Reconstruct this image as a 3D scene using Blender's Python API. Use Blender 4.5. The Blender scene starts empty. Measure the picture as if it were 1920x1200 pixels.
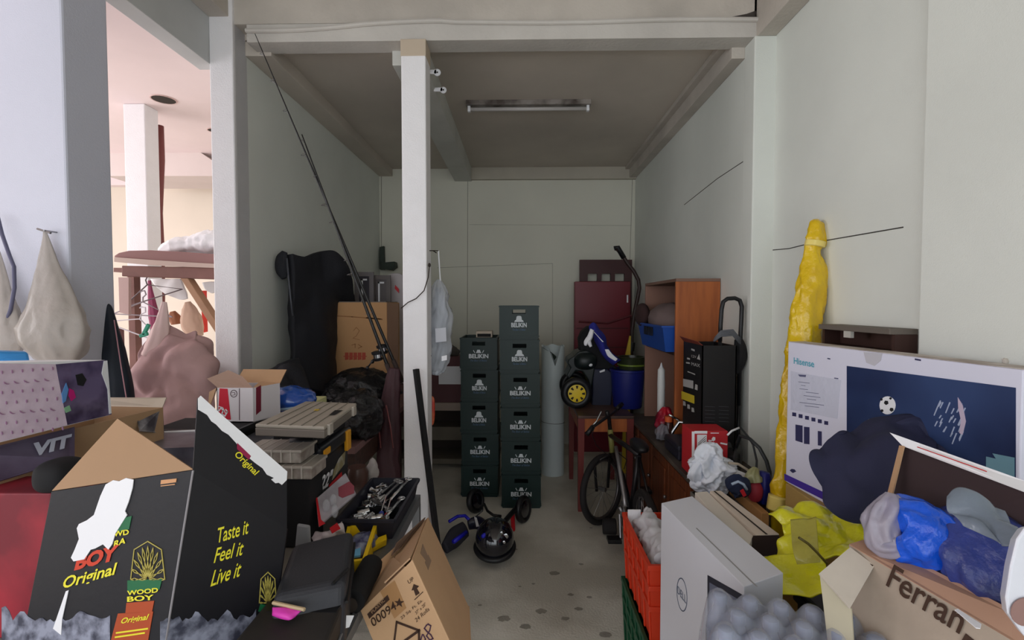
import bpy, math, random
from mathutils import Vector, Matrix, noise
import bmesh

# ---------------------------------------------------------------- camera, light, exposure
SC = bpy.context.scene
COL = SC.collection
W, H, F = 1920.0, 1200.0, 900.0
CAMZ = 1.56
cam_data = bpy.data.cameras.new('camera')
cam = bpy.data.objects.new('camera', cam_data)
COL.objects.link(cam)
cam_data.sensor_fit = 'HORIZONTAL'
cam_data.sensor_width = 36.0
cam_data.lens = 36.0 * F / W
cam_data.clip_start = 0.02
PITCH = math.atan(30 / F)
YAW = math.atan(17 / F)
cam.location = (0, 0, CAMZ)
cam.rotation_euler = (math.pi / 2 - PITCH, 0, YAW)
SC.camera = cam
ROT = cam.rotation_euler.to_matrix()

SC.view_settings.view_transform = 'Standard'
SC.view_settings.look = 'None'
SC.view_settings.gamma = 1.0
SC.view_settings.exposure = 0.27
SC.view_settings.use_curve_mapping = False

world = bpy.data.worlds.new('daylight')
SC.world = world
world.use_nodes = True
bg = world.node_tree.nodes['Background']
bg.inputs['Color'].default_value = (0.86, 0.93, 1.0, 1)
bg.inputs['Strength'].default_value = 1.3

def area(name, loc, rot, sx, sy, power, color):
    d = bpy.data.lights.new(name, 'AREA'); d.shape = 'RECTANGLE'
    d.size = sx; d.size_y = sy; d.energy = power; d.color = color
    o = bpy.data.objects.new(name, d); o.location = loc; o.rotation_euler = rot
    COL.objects.link(o); return o
# daylight entering through the open front of the building, behind the camera
area('daylight_from_open_front', (0.1, -2.6, 1.9), (math.radians(-90), 0, math.pi), 3.4, 2.6, 26, (0.95, 0.98, 1.0))
# daylight entering the neighbouring room through its open side
area('daylight_next_room', (-5.3, 2.2, 1.9), (math.radians(90), 0, math.radians(-90)), 3.6, 2.2, 85, (1.0, 0.93, 0.93))
area('daylight_next_room_front', (-3.4, -1.6, 1.9), (math.radians(-90), 0, math.pi), 2.6, 2.2, 14, (1.0, 0.93, 0.93))

# ---------------------------------------------------------------- picture to place helpers
def ray(px, py):
    return (ROT @ Vector(((px - W / 2) / F, (H / 2 - py) / F, -1.0))).normalized()
C0 = Vector((0, 0, CAMZ))
def P(px, py, k):
    """point seen at a pixel, at the depth where one metre spans k pixels"""
    d = ray(px, py); return C0 + d * ((F / k) / d.y)
def Pz(px, py, z):
    d = ray(px, py); return C0 + d * ((z - CAMZ) / d.z)
def Px(px, py, x):
    d = ray(px, py); return C0 + d * (x / d.x)
def Py(px, py, y):
    d = ray(px, py); return C0 + d * (y / d.y)
def Pl(px, py, p0, n):
    d = ray(px, py); return C0 + d * ((p0 - C0).dot(n) / d.dot(n))

# ---------------------------------------------------------------- materials
def lin(c):
    c = c / 255.0
    return c / 12.92 if c <= 0.04045 else ((c + 0.055) / 1.055) ** 2.4
def rgb(r, g, b): return (lin(r), lin(g), lin(b), 1)
MATS = {}
def mat(name, col, rough=0.6, metal=0.0, bump=0.0, scale=20.0, var=0.0, var_scale=3.0, col2=None, trans=0.0, alpha=1.0, coat=0.0, emit=0.0, ior=1.45, detail=6.0, stretch=None, sss=0.0):
    if name in MATS: return MATS[name]
    m = bpy.data.materials.new(name); m.use_nodes = True
    nt = m.node_tree; b = nt.nodes['Principled BSDF']
    c = rgb(*col)
    b.inputs['Base Color'].default_value = c
    b.inputs['Roughness'].default_value = rough
    b.inputs['Metallic'].default_value = metal
    b.inputs['Transmission Weight'].default_value = trans
    b.inputs['IOR'].default_value = ior
    b.inputs['Alpha'].default_value = alpha
    b.inputs['Coat Weight'].default_value = coat
    if emit:
        b.inputs['Emission Color'].default_value = c
        b.inputs['Emission Strength'].default_value = emit
    tc = nt.nodes.new('ShaderNodeTexCoord')
    src = tc.outputs['Object']
    if stretch:
        mp = nt.nodes.new('ShaderNodeMapping'); mp.inputs['Scale'].default_value = stretch
        nt.links.new(src, mp.inputs['Vector']); src = mp.outputs['Vector']
    if var or col2:
        n = nt.nodes.new('ShaderNodeTexNoise'); n.inputs['Scale'].default_value = var_scale; n.inputs['Detail'].default_value = detail
        nt.links.new(src, n.inputs['Vector'])
        r = nt.nodes.new('ShaderNodeValToRGB')
        r.color_ramp.elements[0].position = 0.38; r.color_ramp.elements[1].position = 0.62
        c2 = rgb(*col2) if col2 else tuple(x * (1 - var) for x in c[:3]) + (1,)
        r.color_ramp.elements[0].color = c2; r.color_ramp.elements[1].color = c
        nt.links.new(n.outputs['Fac'], r.inputs['Fac']); nt.links.new(r.outputs['Color'], b.inputs['Base Color'])
    if bump:
        n2 = nt.nodes.new('ShaderNodeTexNoise'); n2.inputs['Scale'].default_value = scale; n2.inputs['Detail'].default_value = 5
        nt.links.new(src, n2.inputs['Vector'])
        bm_ = nt.nodes.new('ShaderNodeBump'); bm_.inputs['Strength'].default_value = bump; bm_.inputs['Distance'].default_value = 0.01
        nt.links.new(n2.outputs['Fac'], bm_.inputs['Height']); nt.links.new(bm_.outputs['Normal'], b.inputs['Normal'])
    MATS[name] = m
    return m

WALL = mat('painted wall board', (226, 229, 222), 0.75, bump=0.12, scale=260, var=0.06, var_scale=1.6)
WALLB = mat('back wall cream paint', (222, 220, 205), 0.75, bump=0.1, scale=260, var=0.06, var_scale=1.4)
WALLP = mat('next room cream paint', (226, 214, 198), 0.8, var=0.05, var_scale=1.5)
CEIL = mat('grey ceiling board', (206, 196, 184), 0.85, bump=0.1, scale=160, var=0.14, var_scale=1.1)
CEILP = mat('pale pink ceiling paint', (238, 220, 220), 0.85, var=0.05, var_scale=2)
BEAM = mat('dusty painted beam', (202, 194, 184), 0.8, bump=0.2, scale=60, var=0.2, var_scale=2.5)
POST = mat('white painted post', (240, 238, 240), 0.6, bump=0.25, scale=140, var=0.03, var_scale=9)
FLOOR = mat('bare concrete', (218, 213, 201), 0.75, bump=0.25, scale=90, col2=(184, 178, 165), var_scale=2.2, detail=10)
DIRT = mat('dark dirt', (52, 44, 38), 0.9)
STAIN = mat('mould stain', (70, 62, 58), 0.95, alpha=0.55)
CARD = mat('brown cardboard', (190, 152, 116), 0.8, bump=0.08, scale=60, var=0.08, var_scale=5)
CARD_IN = mat('inner cardboard', (176, 142, 108), 0.85, var=0.06, var_scale=8)
CARD_PALE = mat('pale cardboard', (205, 190, 172), 0.8, bump=0.08, scale=50, var=0.1, var_scale=7)
INK = mat('dark brown ink', (62, 40, 28), 0.8)
BLACK = mat('black plastic', (22, 22, 25), 0.42)
BLACKM = mat('matt black', (20, 20, 23), 0.8)
BLKFAB = mat('black fabric', (24, 25, 32), 0.9, bump=0.3, scale=400)
GREY = mat('grey plastic', (120, 122, 126), 0.5)
CHROME = mat('chrome', (200, 202, 206), 0.18, metal=1.0)
STEEL = mat('steel', (150, 150, 152), 0.35, metal=0.9)
WHITE = mat('white print', (235, 236, 240), 0.6)
WHITEP = mat('white paper', (240, 240, 244), 0.7)
YEL = mat('yellow print', (235, 225, 50), 0.5)
REDP = mat('red print', (200, 30, 40), 0.5)
WOOD = mat('brown stained wood', (122, 66, 36), 0.45, bump=0.1, scale=30, col2=(92, 46, 26), var_scale=6, stretch=(6, 6, 0.6))
WOODD = mat('dark old wood', (70, 44, 34), 0.6, col2=(48, 30, 24), var_scale=6, stretch=(1, 6, 6))
WOODO = mat('orange brown veneer', (176, 98, 48), 0.5, col2=(150, 80, 40), var_scale=4, stretch=(5, 5, 0.5))
CLEAR = mat('clear plastic film', (225, 230, 238), 0.12, trans=0.0, alpha=0.22, bump=0.6, scale=25)

# ---------------------------------------------------------------- mesh helpers
class MB:
    def __init__(s): s.v = []; s.f = []
    def add(s, vs, fs):
        o = len(s.v); s.v += [Vector(v) for v in vs]; s.f += [tuple(i + o for i in f) for f in fs]; return s
    def hexa(s, b, t):
        return s.add(list(b) + list(t), [(3, 2, 1, 0), (4, 5, 6, 7), (0, 1, 5, 4), (1, 2, 6, 5), (2, 3, 7, 6), (3, 0, 4, 7)])
    def box(s, c, size, yaw=0.0, M=None):
        c = Vector(c); x, y, z = [d / 2 for d in size]
        R = M if M is not None else Matrix.Rotation(yaw, 3, 'Z')
        q = lambda a, b_, c_: c + R @ Vector((a * x, b_ * y, c_ * z))
        return s.hexa([q(-1, -1, -1), q(1, -1, -1), q(1, 1, -1), q(-1, 1, -1)], [q(-1, -1, 1), q(1, -1, 1), q(1, 1, 1), q(-1, 1, 1)])
    def b2(s, x0, x1, y0, y1, z0, z1):
        return s.box(((x0 + x1) / 2, (y0 + y1) / 2, (z0 + z1) / 2), (abs(x1 - x0), abs(y1 - y0), abs(z1 - z0)))
    def prism(s, pts, vec):
        pts = [Vector(p) for p in pts]; vec = Vector(vec); n = len(pts)
        return s.add(pts + [p + vec for p in pts], [tuple(range(n - 1, -1, -1)), tuple(range(n, 2 * n))] + [(i, (i + 1) % n, n + (i + 1) % n, n + i) for i in range(n)])
    def slab(s, pts, th):
        pts = [Vector(p) for p in pts]
        n = (pts[1] - pts[0]).cross(pts[2] - pts[0]).normalized()
        if n.dot(C0 - pts[0]) > 0: n = -n
        return s.prism(pts, n * abs(th))
    def tube(s, path, r, n=10, caps=True, radii=None, flat=1.0):
        path = [Vector(p) for p in path]; N = len(path); rings = []
        up = Vector((0, 0, 1)); prev = None
        for i, p in enumerate(path):
            t = (path[min(i + 1, N - 1)] - path[max(i - 1, 0)]).normalized()
            if prev is None:
                a = t.cross(up if abs(t.z) < 0.9 else Vector((0, 1, 0))).normalized()
            else:
                a = (prev - t * prev.dot(t)).normalized()
            prev = a; b = t.cross(a)
            rr = radii[i] if radii else r
            rings.append([p + a * math.cos(2 * math.pi * j / n) * rr + b * math.sin(2 * math.pi * j / n) * rr * flat for j in range(n)])
        vs = [v for rg in rings for v in rg]
        fs = [(i * n + j, i * n + (j + 1) % n, (i + 1) * n + (j + 1) % n, (i + 1) * n + j) for i in range(N - 1) for j in range(n)]
        if caps: fs += [tuple(range(n - 1, -1, -1)), tuple((N - 1) * n + j for j in range(n))]
        return s.add(vs, fs)
    def lathe(s, prof, c, axis=(0, 0, 1), n=24, closed=False):
        c = Vector(c); ax = Vector(axis).normalized()
        a = ax.cross(Vector((0, 0, 1)) if abs(ax.z) < 0.9 else Vector((1, 0, 0))).normalized(); b = ax.cross(a)
        vs = []
        for (z, r) in prof:
            for j in range(n):
                th = 2 * math.pi * j / n; vs.append(c + ax * z + (a * math.cos(th) + b * math.sin(th)) * r)
        N = len(prof)
        fs = [(i * n + j, i * n + (j + 1) % n, (i + 1) * n + (j + 1) % n, (i + 1) * n + j) for i in range(N - 1) for j in range(n)]
        if closed: fs += [((N - 1) * n + j, (N - 1) * n + (j + 1) % n, (j + 1) % n, j) for j in range(n)]
        else: fs += [tuple(range(n - 1, -1, -1)), tuple((N - 1) * n + j for j in range(n))]
        return s.add(vs, fs)
    def torus(s, c, axis, R, r, n=32, m=10, squash=1.0):
        prof = [(r * squash * math.sin(2 * math.pi * j / m), R + r * math.cos(2 * math.pi * j / m)) for j in range(m)]
        return s.lathe(prof, c, axis, n, closed=True)
    def sack(s, path, radii, flat=1.0, amp=0.1, folds=7, freq=9.0, seed=0, n=48, sub=7, twist=0.0):
        """a crumpled soft body that follows a path; radii per path point"""
        path = [Vector(p) for p in path]; pts = []; rr = []
        N = len(path)
        def cr(a, b, c, d, t):
            return 0.5 * ((2 * b) + (c - a) * t + (2 * a - 5 * b + 4 * c - d) * t * t + (3 * b - a - 3 * c + d) * t ** 3)
        for i in range(N - 1):
            for q in range(sub):
                t = q / sub
                g = lambda A: cr(A[max(i - 1, 0)], A[i], A[i + 1], A[min(i + 2, N - 1)], t)
                pts.append(g(path)); rr.append(max(0.001, g(radii)))
        pts.append(path[-1]); rr.append(radii[-1])
        M = len(pts); vs = []; prev = None
        for i, p in enumerate(pts):
            t = (pts[min(i + 1, M - 1)] - pts[max(i - 1, 0)]).normalized()
            if prev is None: a = t.cross(Vector((0, 1, 0)) if abs(t.y) < 0.9 else Vector((1, 0, 0))).normalized()
            else: a = (prev - t * prev.dot(t)).normalized()
            prev = a; b = t.cross(a)
            for j in range(n):
                th = 2 * math.pi * j / n + twist * i / M
                d = a * math.cos(th) + b * math.sin(th) * flat
                q = p + d * rr[i]
                fo = math.sin(folds * th + 2.6 * noise.noise(q * 6 + Vector((seed, 0, 0)))) * 0.4
                g1 = q * freq * 1.6; g2 = q * freq * 4.2; g1.z *= .55; g2.z *= .6
                cr_ = 0.6 - abs(noise.noise(g1 + Vector((seed, seed * 2.1, 0)))) * 2.6 + 0.5 * (0.5 - abs(noise.noise(g2 + Vector((0, seed, 3)))) * 2.4)
                vs.append(p + d * rr[i] * (1 + amp * (fo + 1.1 * cr_)))
        fs = [(i * n + j, i * n + (j + 1) % n, (i + 1) * n + (j + 1) % n, (i + 1) * n + j) for i in range(M - 1) for j in range(n)]
        fs += [tuple(range(n - 1, -1, -1)), tuple((M - 1) * n + j for j in range(n))]
        return s.add(vs, fs)
    def patch(s, rows, nu=26, nv=26, th=0.004, amp=0.008, freq=9.0, seed=0, ridge=True):
        """a sheet through a grid of control points, with folds and real thickness"""
        R = [[Vector(p) for p in r] for r in rows]; nr = len(R); nc = len(R[0])
        def cr(A, x):
            n_ = len(A); i = min(int(x), n_ - 2); t = x - i
            a, b, c, d = A[max(i - 1, 0)], A[i], A[i + 1], A[min(i + 2, n_ - 1)]
            return 0.5 * ((2 * b) + (c - a) * t + (2 * a - 5 * b + 4 * c - d) * t * t + (3 * b - a - 3 * c + d) * t ** 3)
        G = [[cr([cr(r, (nc - 1) * u / nu) for r in R], (nr - 1) * v / nv) for u in range(nu + 1)] for v in range(nv + 1)]
        top = []; bot = []
        for v in range(nv + 1):
            for u in range(nu + 1):
                p = G[v][u]
                du = G[v][min(u + 1, nu)] - G[v][max(u - 1, 0)]; dv = G[min(v + 1, nv)][u] - G[max(v - 1, 0)][u]
                n = du.cross(dv); n = n.normalized() if n.length > 1e-9 else Vector((0, 0, 1))
                q = noise.noise(p * freq + Vector((seed, 0, seed)))
                q2 = noise.noise(p * freq * 2.7 + Vector((seed, 5, seed)))
                h = ((1 - abs(q) * 3) if ridge else q) * amp + q2 * amp * 0.5
                top.append(p + n * h); bot.append(p + n * (h - th))
        w = nu + 1; N = len(top); fs = []
        for v in range(nv):
            for u in range(nu):
                a = v * w + u; fs.append((a, a + 1, a + w + 1, a + w)); fs.append((N + a + w, N + a + w + 1, N + a + 1, N + a))
        for u in range(nu):
            fs.append((u + 1, u, N + u, N + u + 1)); a = nv * w + u; fs.append((a, a + 1, N + a + 1, N + a))
        for v in range(nv):
            a = v * w; fs.append((a, a + w, N + a + w, N + a)); a = v * w + nu; fs.append((a + w, a, N + a, N + a + w))
        return s.add(top + bot, fs)
    def ell(s, c, r, amp=0.0, freq=6.0, seed=0, n=28, m=18, ridge=True, M=None, box=1.0):
        c = Vector(c); vs = []
        for i in range(m + 1):
            ph = math.pi * i / m
            for j in range(n):
                th = 2 * math.pi * j / n
                d = Vector((math.sin(ph) * math.cos(th), math.sin(ph) * math.sin(th), math.cos(ph)))
                e = Vector([math.copysign(abs(x) ** box, x) for x in d])
                q = Vector((e.x * r[0], e.y * r[1], e.z * r[2]))
                if amp:
                    w_ = noise.noise((c + q) * freq + Vector((seed, 0, 0))); w2_ = noise.noise((c + q) * freq * 3 + Vector((seed, 4, 0)))
                    q = q * (1 + amp * ((.8 - abs(w_) * 3 + .5 * (.5 - abs(w2_) * 2.4)) if ridge else w_))
                if M is not None: q = M @ q
                vs.append(c + q)
        fs = [(i * n + j, (i + 1) * n + j, (i + 1) * n + (j + 1) % n, i * n + (j + 1) % n) for i in range(m) for j in range(n)]
        return s.add(vs, fs)

def build(name, mb, m, parent=None, smooth=False, bevel=0.0, kind=None, seg=2, origin=None):
    me = bpy.data.meshes.new(name)
    base = Vector((0, 0, 0))
    if parent is not None: base = ORG[parent.name]
    else:
        xs = [v.x for v in mb.v]; ys = [v.y for v in mb.v]; zs = [v.z for v in mb.v]
        base = Vector(((min(xs) + max(xs)) / 2, (min(ys) + max(ys)) / 2, min(zs))) if origin is None else Vector(origin)
    me.from_pydata([tuple(v - base) for v in mb.v], [], mb.f)
    me.materials.append(m)
    bm = bmesh.new(); bm.from_mesh(me)
    bmesh.ops.remove_doubles(bm, verts=bm.verts, dist=1e-5)
    bmesh.ops.recalc_face_normals(bm, faces=bm.faces)
    bm.to_mesh(me); bm.free()
    o = bpy.data.objects.new(name, me)
    COL.objects.link(o)
    ORG[o.name] = base.copy()
    if parent is not None: o.parent = parent; o.location = (0, 0, 0)
    else: o.location = base
    if smooth:
        for p in me.polygons: p.use_smooth = True
        if smooth == 'auto':
            md = o.modifiers.new('edges', 'EDGE_SPLIT'); md.split_angle = math.radians(40)
    if bevel:
        md = o.modifiers.new('bevel', 'BEVEL'); md.width = bevel; md.segments = seg; md.limit_method = 'ANGLE'; md.angle_limit = math.radians(40)
    if kind: o['kind'] = kind
    return o
ORG = {}
def thing(name, label, cat, loc, group=None):
    o = bpy.data.objects.new(name, None); COL.objects.link(o)
    o.empty_display_size = 0.05
    o.location = loc; ORG[o.name] = Vector(loc)
    o['label'] = label; o['category'] = cat
    if group: o['group'] = group
    return o
def tag(o, label, cat, group=None):
    o['label'] = label; o['category'] = cat
    if group: o['group'] = group
    return o
def struct(name, mb, m, parent=None, **kw):
    return build(name, mb, m, parent, kind='structure', **kw)
def B(*a, **k): return MB().b2(*a, **k)
def sub(parent, name, mb, m, **kw):
    o = build(name, mb, m, parent, **kw)
    return o
def subsub(parent, name, mb, m, **kw):
    """a piece of a part: the part already carries the thing's origin"""
    return build(name, mb, m, parent, **kw)

# lettering: real letter outlines laid on a face
_tc = {}
def text_flat(s, shear=0.0, bold=0.0, space=1.0):
    key = (s, shear, bold, space)
    if key in _tc: return _tc[key]
    cu = bpy.data.curves.new('letters', 'FONT'); cu.body = s; cu.shear = shear; cu.offset = bold; cu.space_character = space; cu.resolution_u = 3
    ob = bpy.data.objects.new('letters', cu); COL.objects.link(ob)
    me = bpy.data.meshes.new_from_object(ob.evaluated_get(bpy.context.evaluated_depsgraph_get()))
    vs = [v.co.copy() for v in me.vertices]; fs = [tuple(p.vertices) for p in me.polygons]
    bpy.data.objects.remove(ob); bpy.data.curves.remove(cu); bpy.data.meshes.remove(me)
    x0 = min(v.x for v in vs); x1 = max(v.x for v in vs); y0 = min(v.y for v in vs); y1 = max(v.y for v in vs)
    uv = [((v.x - x0) / (x1 - x0), (v.y - y0) / (y1 - y0)) for v in vs]
    _tc[key] = (uv, fs); return _tc[key]
def add_text(mb, s, LL, LR, UL, off=0.0015, shear=0.0, bold=0.0, n=None):
    LL, LR, UL = Vector(LL), Vector(LR), Vector(UL)
    a = LR - LL; b = UL - LL
    nn = a.cross(b).normalized()
    if nn.dot(C0 - LL) < 0: nn = -nn
    uv, fs = text_flat(s, shear, bold)
    mb.add([LL + a * u + b * v + nn * off for u, v in uv], fs); return mb
def poly(mb, pts, off=0.001):
    pts = [Vector(p) for p in pts]
    n = (pts[1] - pts[0]).cross(pts[-1] - pts[0]).normalized()
    if n.dot(C0 - pts[0]) < 0: n = -n
    mb.prism([p + n * (off * 0.3) for p in pts], n * off * 0.7); return mb
class Face:
    """the flat face of a thing; turns picture points into points on it"""
    def __init__(s, a, b, c):
        s.p = Vector(a); s.n = (Vector(b) - s.p).cross(Vector(c) - s.p).normalized()
        if s.n.dot(C0 - s.p) < 0: s.n = -s.n
    def at(s, px, py, off=0.0): return Pl(px, py, s.p, s.n) + s.n * off
    def poly(s, mb, pts, off=0.001, lift=0.0):
        q = [s.at(*p) + s.n * (off * 0.3 + lift) for p in pts]; mb.prism(q, s.n * off * 0.7); return mb
    def text(s, mb, t, LL, LR, UL, off=0.0015, **k): return add_text(mb, t, s.at(*LL), s.at(*LR), s.at(*UL), off, **k)
    def line(s, mb, pts, w, off=0.001, closed=False):
        q = [s.at(*p) for p in pts]
        if closed: q.append(q[0])
        for a, b in zip(q[:-1], q[1:]):
            d = (b - a)
            if d.length < 1e-6: continue
            d.normalize(); e = s.n.cross(d) * w / 2
            mb.prism([a - e - d * w / 2 + s.n * off * .3, a + e - d * w / 2 + s.n * off * .3, b + e + d * w / 2 + s.n * off * .3, b - e + d * w / 2 + s.n * off * .3], s.n * off * .7)
        return mb
def copy_tree(o, label=None, group=None, loc=None):
    c = o.copy(); COL.objects.link(c)
    if label: c['label'] = label
    if group: c['group'] = group
    if loc is not None: c.location = loc
    for ch in list(o.children):
        d = ch.copy(); COL.objects.link(d); d.parent = c
        for g in list(ch.children):
            e = g.copy(); COL.objects.link(e); e.parent = d
    return c

# ================================================================ THE SETTING
XL, XR, YB, YF = -1.57, 1.25, 5.33, 2.65
XRF, ZB, ZF = 1.36, 3.05, 3.26
XP0 = -1.70
struct('floor', B(-6.5, 1.9, -3.5, YB + .2, -0.1, 0.0), FLOOR)
struct('wall_back', B(-6.5, 1.9, YB, YB + .15, 0, 3.4), WALLB)
struct('wall_left', B(XL - .11, XL, YF, YB, 0, 3.3), WALL)
struct('wall_right', B(XR, XR + .35, YF + .0, YB, 0, 3.3), WALL)
struct('wall_right_middle', B(XRF, XRF + .3, 1.62, YF, 0, 3.4), WALL)
struct('wall_right_front', B(XRF - .035, XRF + .3, -3.5, 1.62, 0, 3.4), WALL)
struct('ceiling', B(XL - .1, XR + .1, YF + .1, YB, ZB, ZB + .1), CEIL)
struct('ceiling_front', B(XP0 - .1, XRF + .3, -3.5, YF + .1, ZF, ZF + .1), CEIL)
struct('ceiling_next_room', B(-6.5, XP0 - .1, -3.5, YB, 2.98, 3.1), CEILP)
hb = MB(); hb.b2(XP0 - .05, XRF + .05, YF + .0, YF + .14, 3.09, 3.3)
struct('trim_header', hb, BEAM, bevel=.004)
# timber board under the header with a wavy paint edge
wv = []
for i in range(41):
    x = -1.5 + (XRF + 1.5) * i / 40
    wv.append((x, YF - .012, 3.078 - 0.012 * math.sin(i * .33) * (1 if i < 16 else .4) - (0.03 * max(0, 1 - i / 9.0))))
hm = MB(); hm.tube(wv, .012, 8); hm.b2(-1.5, XRF, YF - .004, YF + .12, 2.99, 3.085)
struct('trim_header_board', hm, mat('pale header board', (205, 200, 193), .8, bump=.2, scale=50, var=.12, var_scale=3), smooth=False)
struct('trim_bay_beam', B(-.73, -.545, YF + .1, YB, 2.91, 3.06), mat('bay beam paint', (205, 205, 198), .8, var=.1, var_scale=3), bevel=.004)
struct('trim_bay_right', MB().b2(XR - .075, XR, YF + .1, YB, 2.93, 3.06).b2(XR - .12, XR - .07, YF + .1, YB, 3.02, 3.06), BEAM, bevel=.003)
struct('trim_bay_left', B(XL, XL + .15, YF + .1, YB, 2.97, 3.06), CEIL, bevel=.003)
struct('trim_bay_back_shade', MB().b2(-.55, XR, YB - .05, YB, 2.92, 3.06), mat('back wall shade band', (190, 183, 168), .8, var=.1), bevel=.003)  # strip added for the shadow band on the wall top, shade in its colour
struct('trim_front_right', MB().b2(XRF - .1, XRF, -3.0, YF, 2.99, 3.26), BEAM, bevel=.004)
struct('trim_front_left', MB().b2(XP0 - .1, XP0, -3.0, YF + .05, 2.87, 3.3), mat('opening beam paint', (198, 200, 200), .8, var=.08), bevel=.003)
struct('trim_front_left_soffit', MB().b2(XP0, XP0 + .11, -3.0, YF + .02, 3.12, 3.27), BEAM, bevel=.003)
# pillars
struct('wall_left_pillar', B(XP0, XL, YF - .02, YF + .12, 0, 3.3), POST, bevel=.006)
struct('wall_right_pillar', B(XR - .005, XRF + .01, YF - .02, YF + .1, 0, 2.99), WALL, bevel=.006)
struct('wall_left_front', B(-2.45, XP0, 1.78, 1.98, 0, 3.3), mat('near pillar paint', (208, 210, 224), .7, bump=.12, scale=220, var=.03), bevel=.008)
struct('wall_next_room', B(-6.5, -6.4, -3.5, YB, 0, .9), WALLP)
struct('wall_back_next_room', B(-6.4, XL - .11, YB - .03, YB, 0, 2.98), WALLP)
struct('trim_next_room_back', B(-6.4, XL - .11, YB - .12, YB - .03, 2.86, 2.98), CEILP, bevel=.004)
# the free-standing post carrying the header
pz = 3.0
post = MB(); 
a0 = Py(753, 62, YF); a1 = Py(799, 62, YF)
post.b2(a0.x, a1.x, YF - .02, YF + .11, 0, 2.99)
struct('wall_post', post, POST, bevel=.006)
struct('trim_post_cap', B(a0.x - .002, a1.x + .002, YF - .023, YF + .112, 2.90, 2.99), mat('yellowed paint', (196, 180, 160), .8), bevel=.003)
# panel joints and cracks: thin raised battens of filler
JO = mat('joint line', (150, 146, 132), .9)
def joint(name, pts, w=.006, m=None):
    mb = MB()
    for a, b in zip(pts[:-1], pts[1:]): mb.tube([a, b], w / 2, 5)
    struct(name, mb, m or JO)
joint('trim_joint_1', [Py(877, 340, YB - .001), Py(876, 640, YB - .001)])
joint('trim_joint_2', [Py(820, 502, YB - .001), Py(1036, 494, YB - .001)], .004)
joint('trim_joint_3', [Py(1036, 494, YB - .001), Py(1036, 650, YB - .001)], .004)
joint('trim_joint_4', [Py(715, 318, YB - .001), Py(715, 480, YB - .001)], .008)
joint('trim_joint_5', [Py(880, 421, YB - .001), Py(1184, 423, YB - .001)], .003)
CR = mat('crack line', (70, 68, 64), .9)
joint('trim_crack_1', [Px(1283, 384, XR), Px(1345, 335, XR), Px(1398, 300, XR)], .005, CR)
joint('trim_crack_2', [Px(1436, 470, XRF), Px(1480, 466, XRF), Px(1520, 456, XRF), Px(1560, 449, XRF), Px(1630, 437, XRF), Px(1694, 426, XRF)], .005, CR)
joint('trim_crack_3', [Py(1181, 490, YB - .001), Py(1186, 330, YB - .001)], .005)
# dirt on the ceiling corner
def stain(name, c, r, n_, label, seed=0, m=STAIN, asp=1.0):
    c = Vector(c); n_ = Vector(n_); a = n_.cross(Vector((0, 0, 1)) if abs(n_.z) < .9 else Vector((0, 1, 0))).normalized(); b = n_.cross(a)
    pts = [c + n_ * .001 + (a * math.cos(t) * asp + b * math.sin(t)) * r * (1 + .5 * noise.noise(Vector((math.cos(t) * 1.5 + seed, math.sin(t) * 1.5, seed)))) for t in [2 * math.pi * i / 28 for i in range(28)]]
    return tag(build(name, MB().prism(pts, n_ * .0008), m), label, 'stain')
o = build('trim_mould_patch', MB().prism([Py(px, py, YF - .002) for px, py in [(1210, 50), (1260, 42), (1340, 38), (1400, 26), (1440, 12), (1474, 8), (1462, 30), (1440, 52), (1405, 60), (1370, 52), (1300, 50)]], (0, -.001, 0)), STAIN, kind='structure')
# floor marks
spots = [(1015, 1146, .02), (985, 1175, .018), (1070, 1115, .012), (870, 1150, .02), (1105, 1120, .01), (1000, 1095, .007), (1135, 1190, .02), (975, 1100, .006), (1108, 990, .007), (1090, 1058, .01), (1040, 1075, .02), (900, 1135, .007), (965, 1030, .012), (1060, 1160, .014), (1085, 1142, .014), (945, 1160, .022)]
FM = mat('floor grime', (88, 80, 68), .9, alpha=.2)
mb = MB()
for i, (px, py, r) in enumerate(spots):
    c = Pz(px, py, 0)
    pts = [c + Vector((math.cos(t) * r * 1.5, math.sin(t) * r, 0.0004)) * 1.0 * (1 + .45 * noise.noise(Vector((math.cos(t) * 2 + i, math.sin(t) * 2, i)))) for t in [2 * math.pi * q / 18 for q in range(18)]]
    for p in pts: p.z = .0006
    mb.prism(pts, (0, 0, .0008))
o = build('trim_floor_grime', mb, FM, kind='structure')

# neighbouring room: column, pipe
c0 = Py(232, 250, 3.4); c1 = Py(272, 250, 3.4)
struct('trim_next_room_soffit', MB().prism([Py(200, 166, 4.5), Py(420, 316, 4.5), Py(420, 330, 4.5), Py(200, 330, 4.5)], (0, .5, 0)), mat('soffit paint', (214, 200, 196), .85, var=.05))
struct('wall_next_room_column', B(c0.x, c1.x, 3.4, 3.53, 0, 2.98), POST, bevel=.006)
pp = [Py(299, 236, 3.6), Py(301, 300, 3.6), Py(297, 400, 3.6), Py(301, 480, 3.6), Py(303, 958, 3.6)]
tag(build('drain_pipe', MB().tube(pp, .028, 12), mat('maroon pipe', (120, 62, 60), .5), smooth=True), 'thin maroon downpipe running behind the white column in the next room', 'pipe')
for i, (px, py, r) in enumerate([(307, 186, .075), (402, 244, .05)]):
    c = Pz(px, py, 2.98)
    struct('trim_ceiling_hole', MB().lathe([(-.004, r), (0.0, r)], c, n=20), DIRT)
    struct('trim_ceiling_ring', MB().torus(c, (0, 0, 1), r, .006, n=20, m=6), mat('ring paint', (200, 170, 165), .6))

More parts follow.
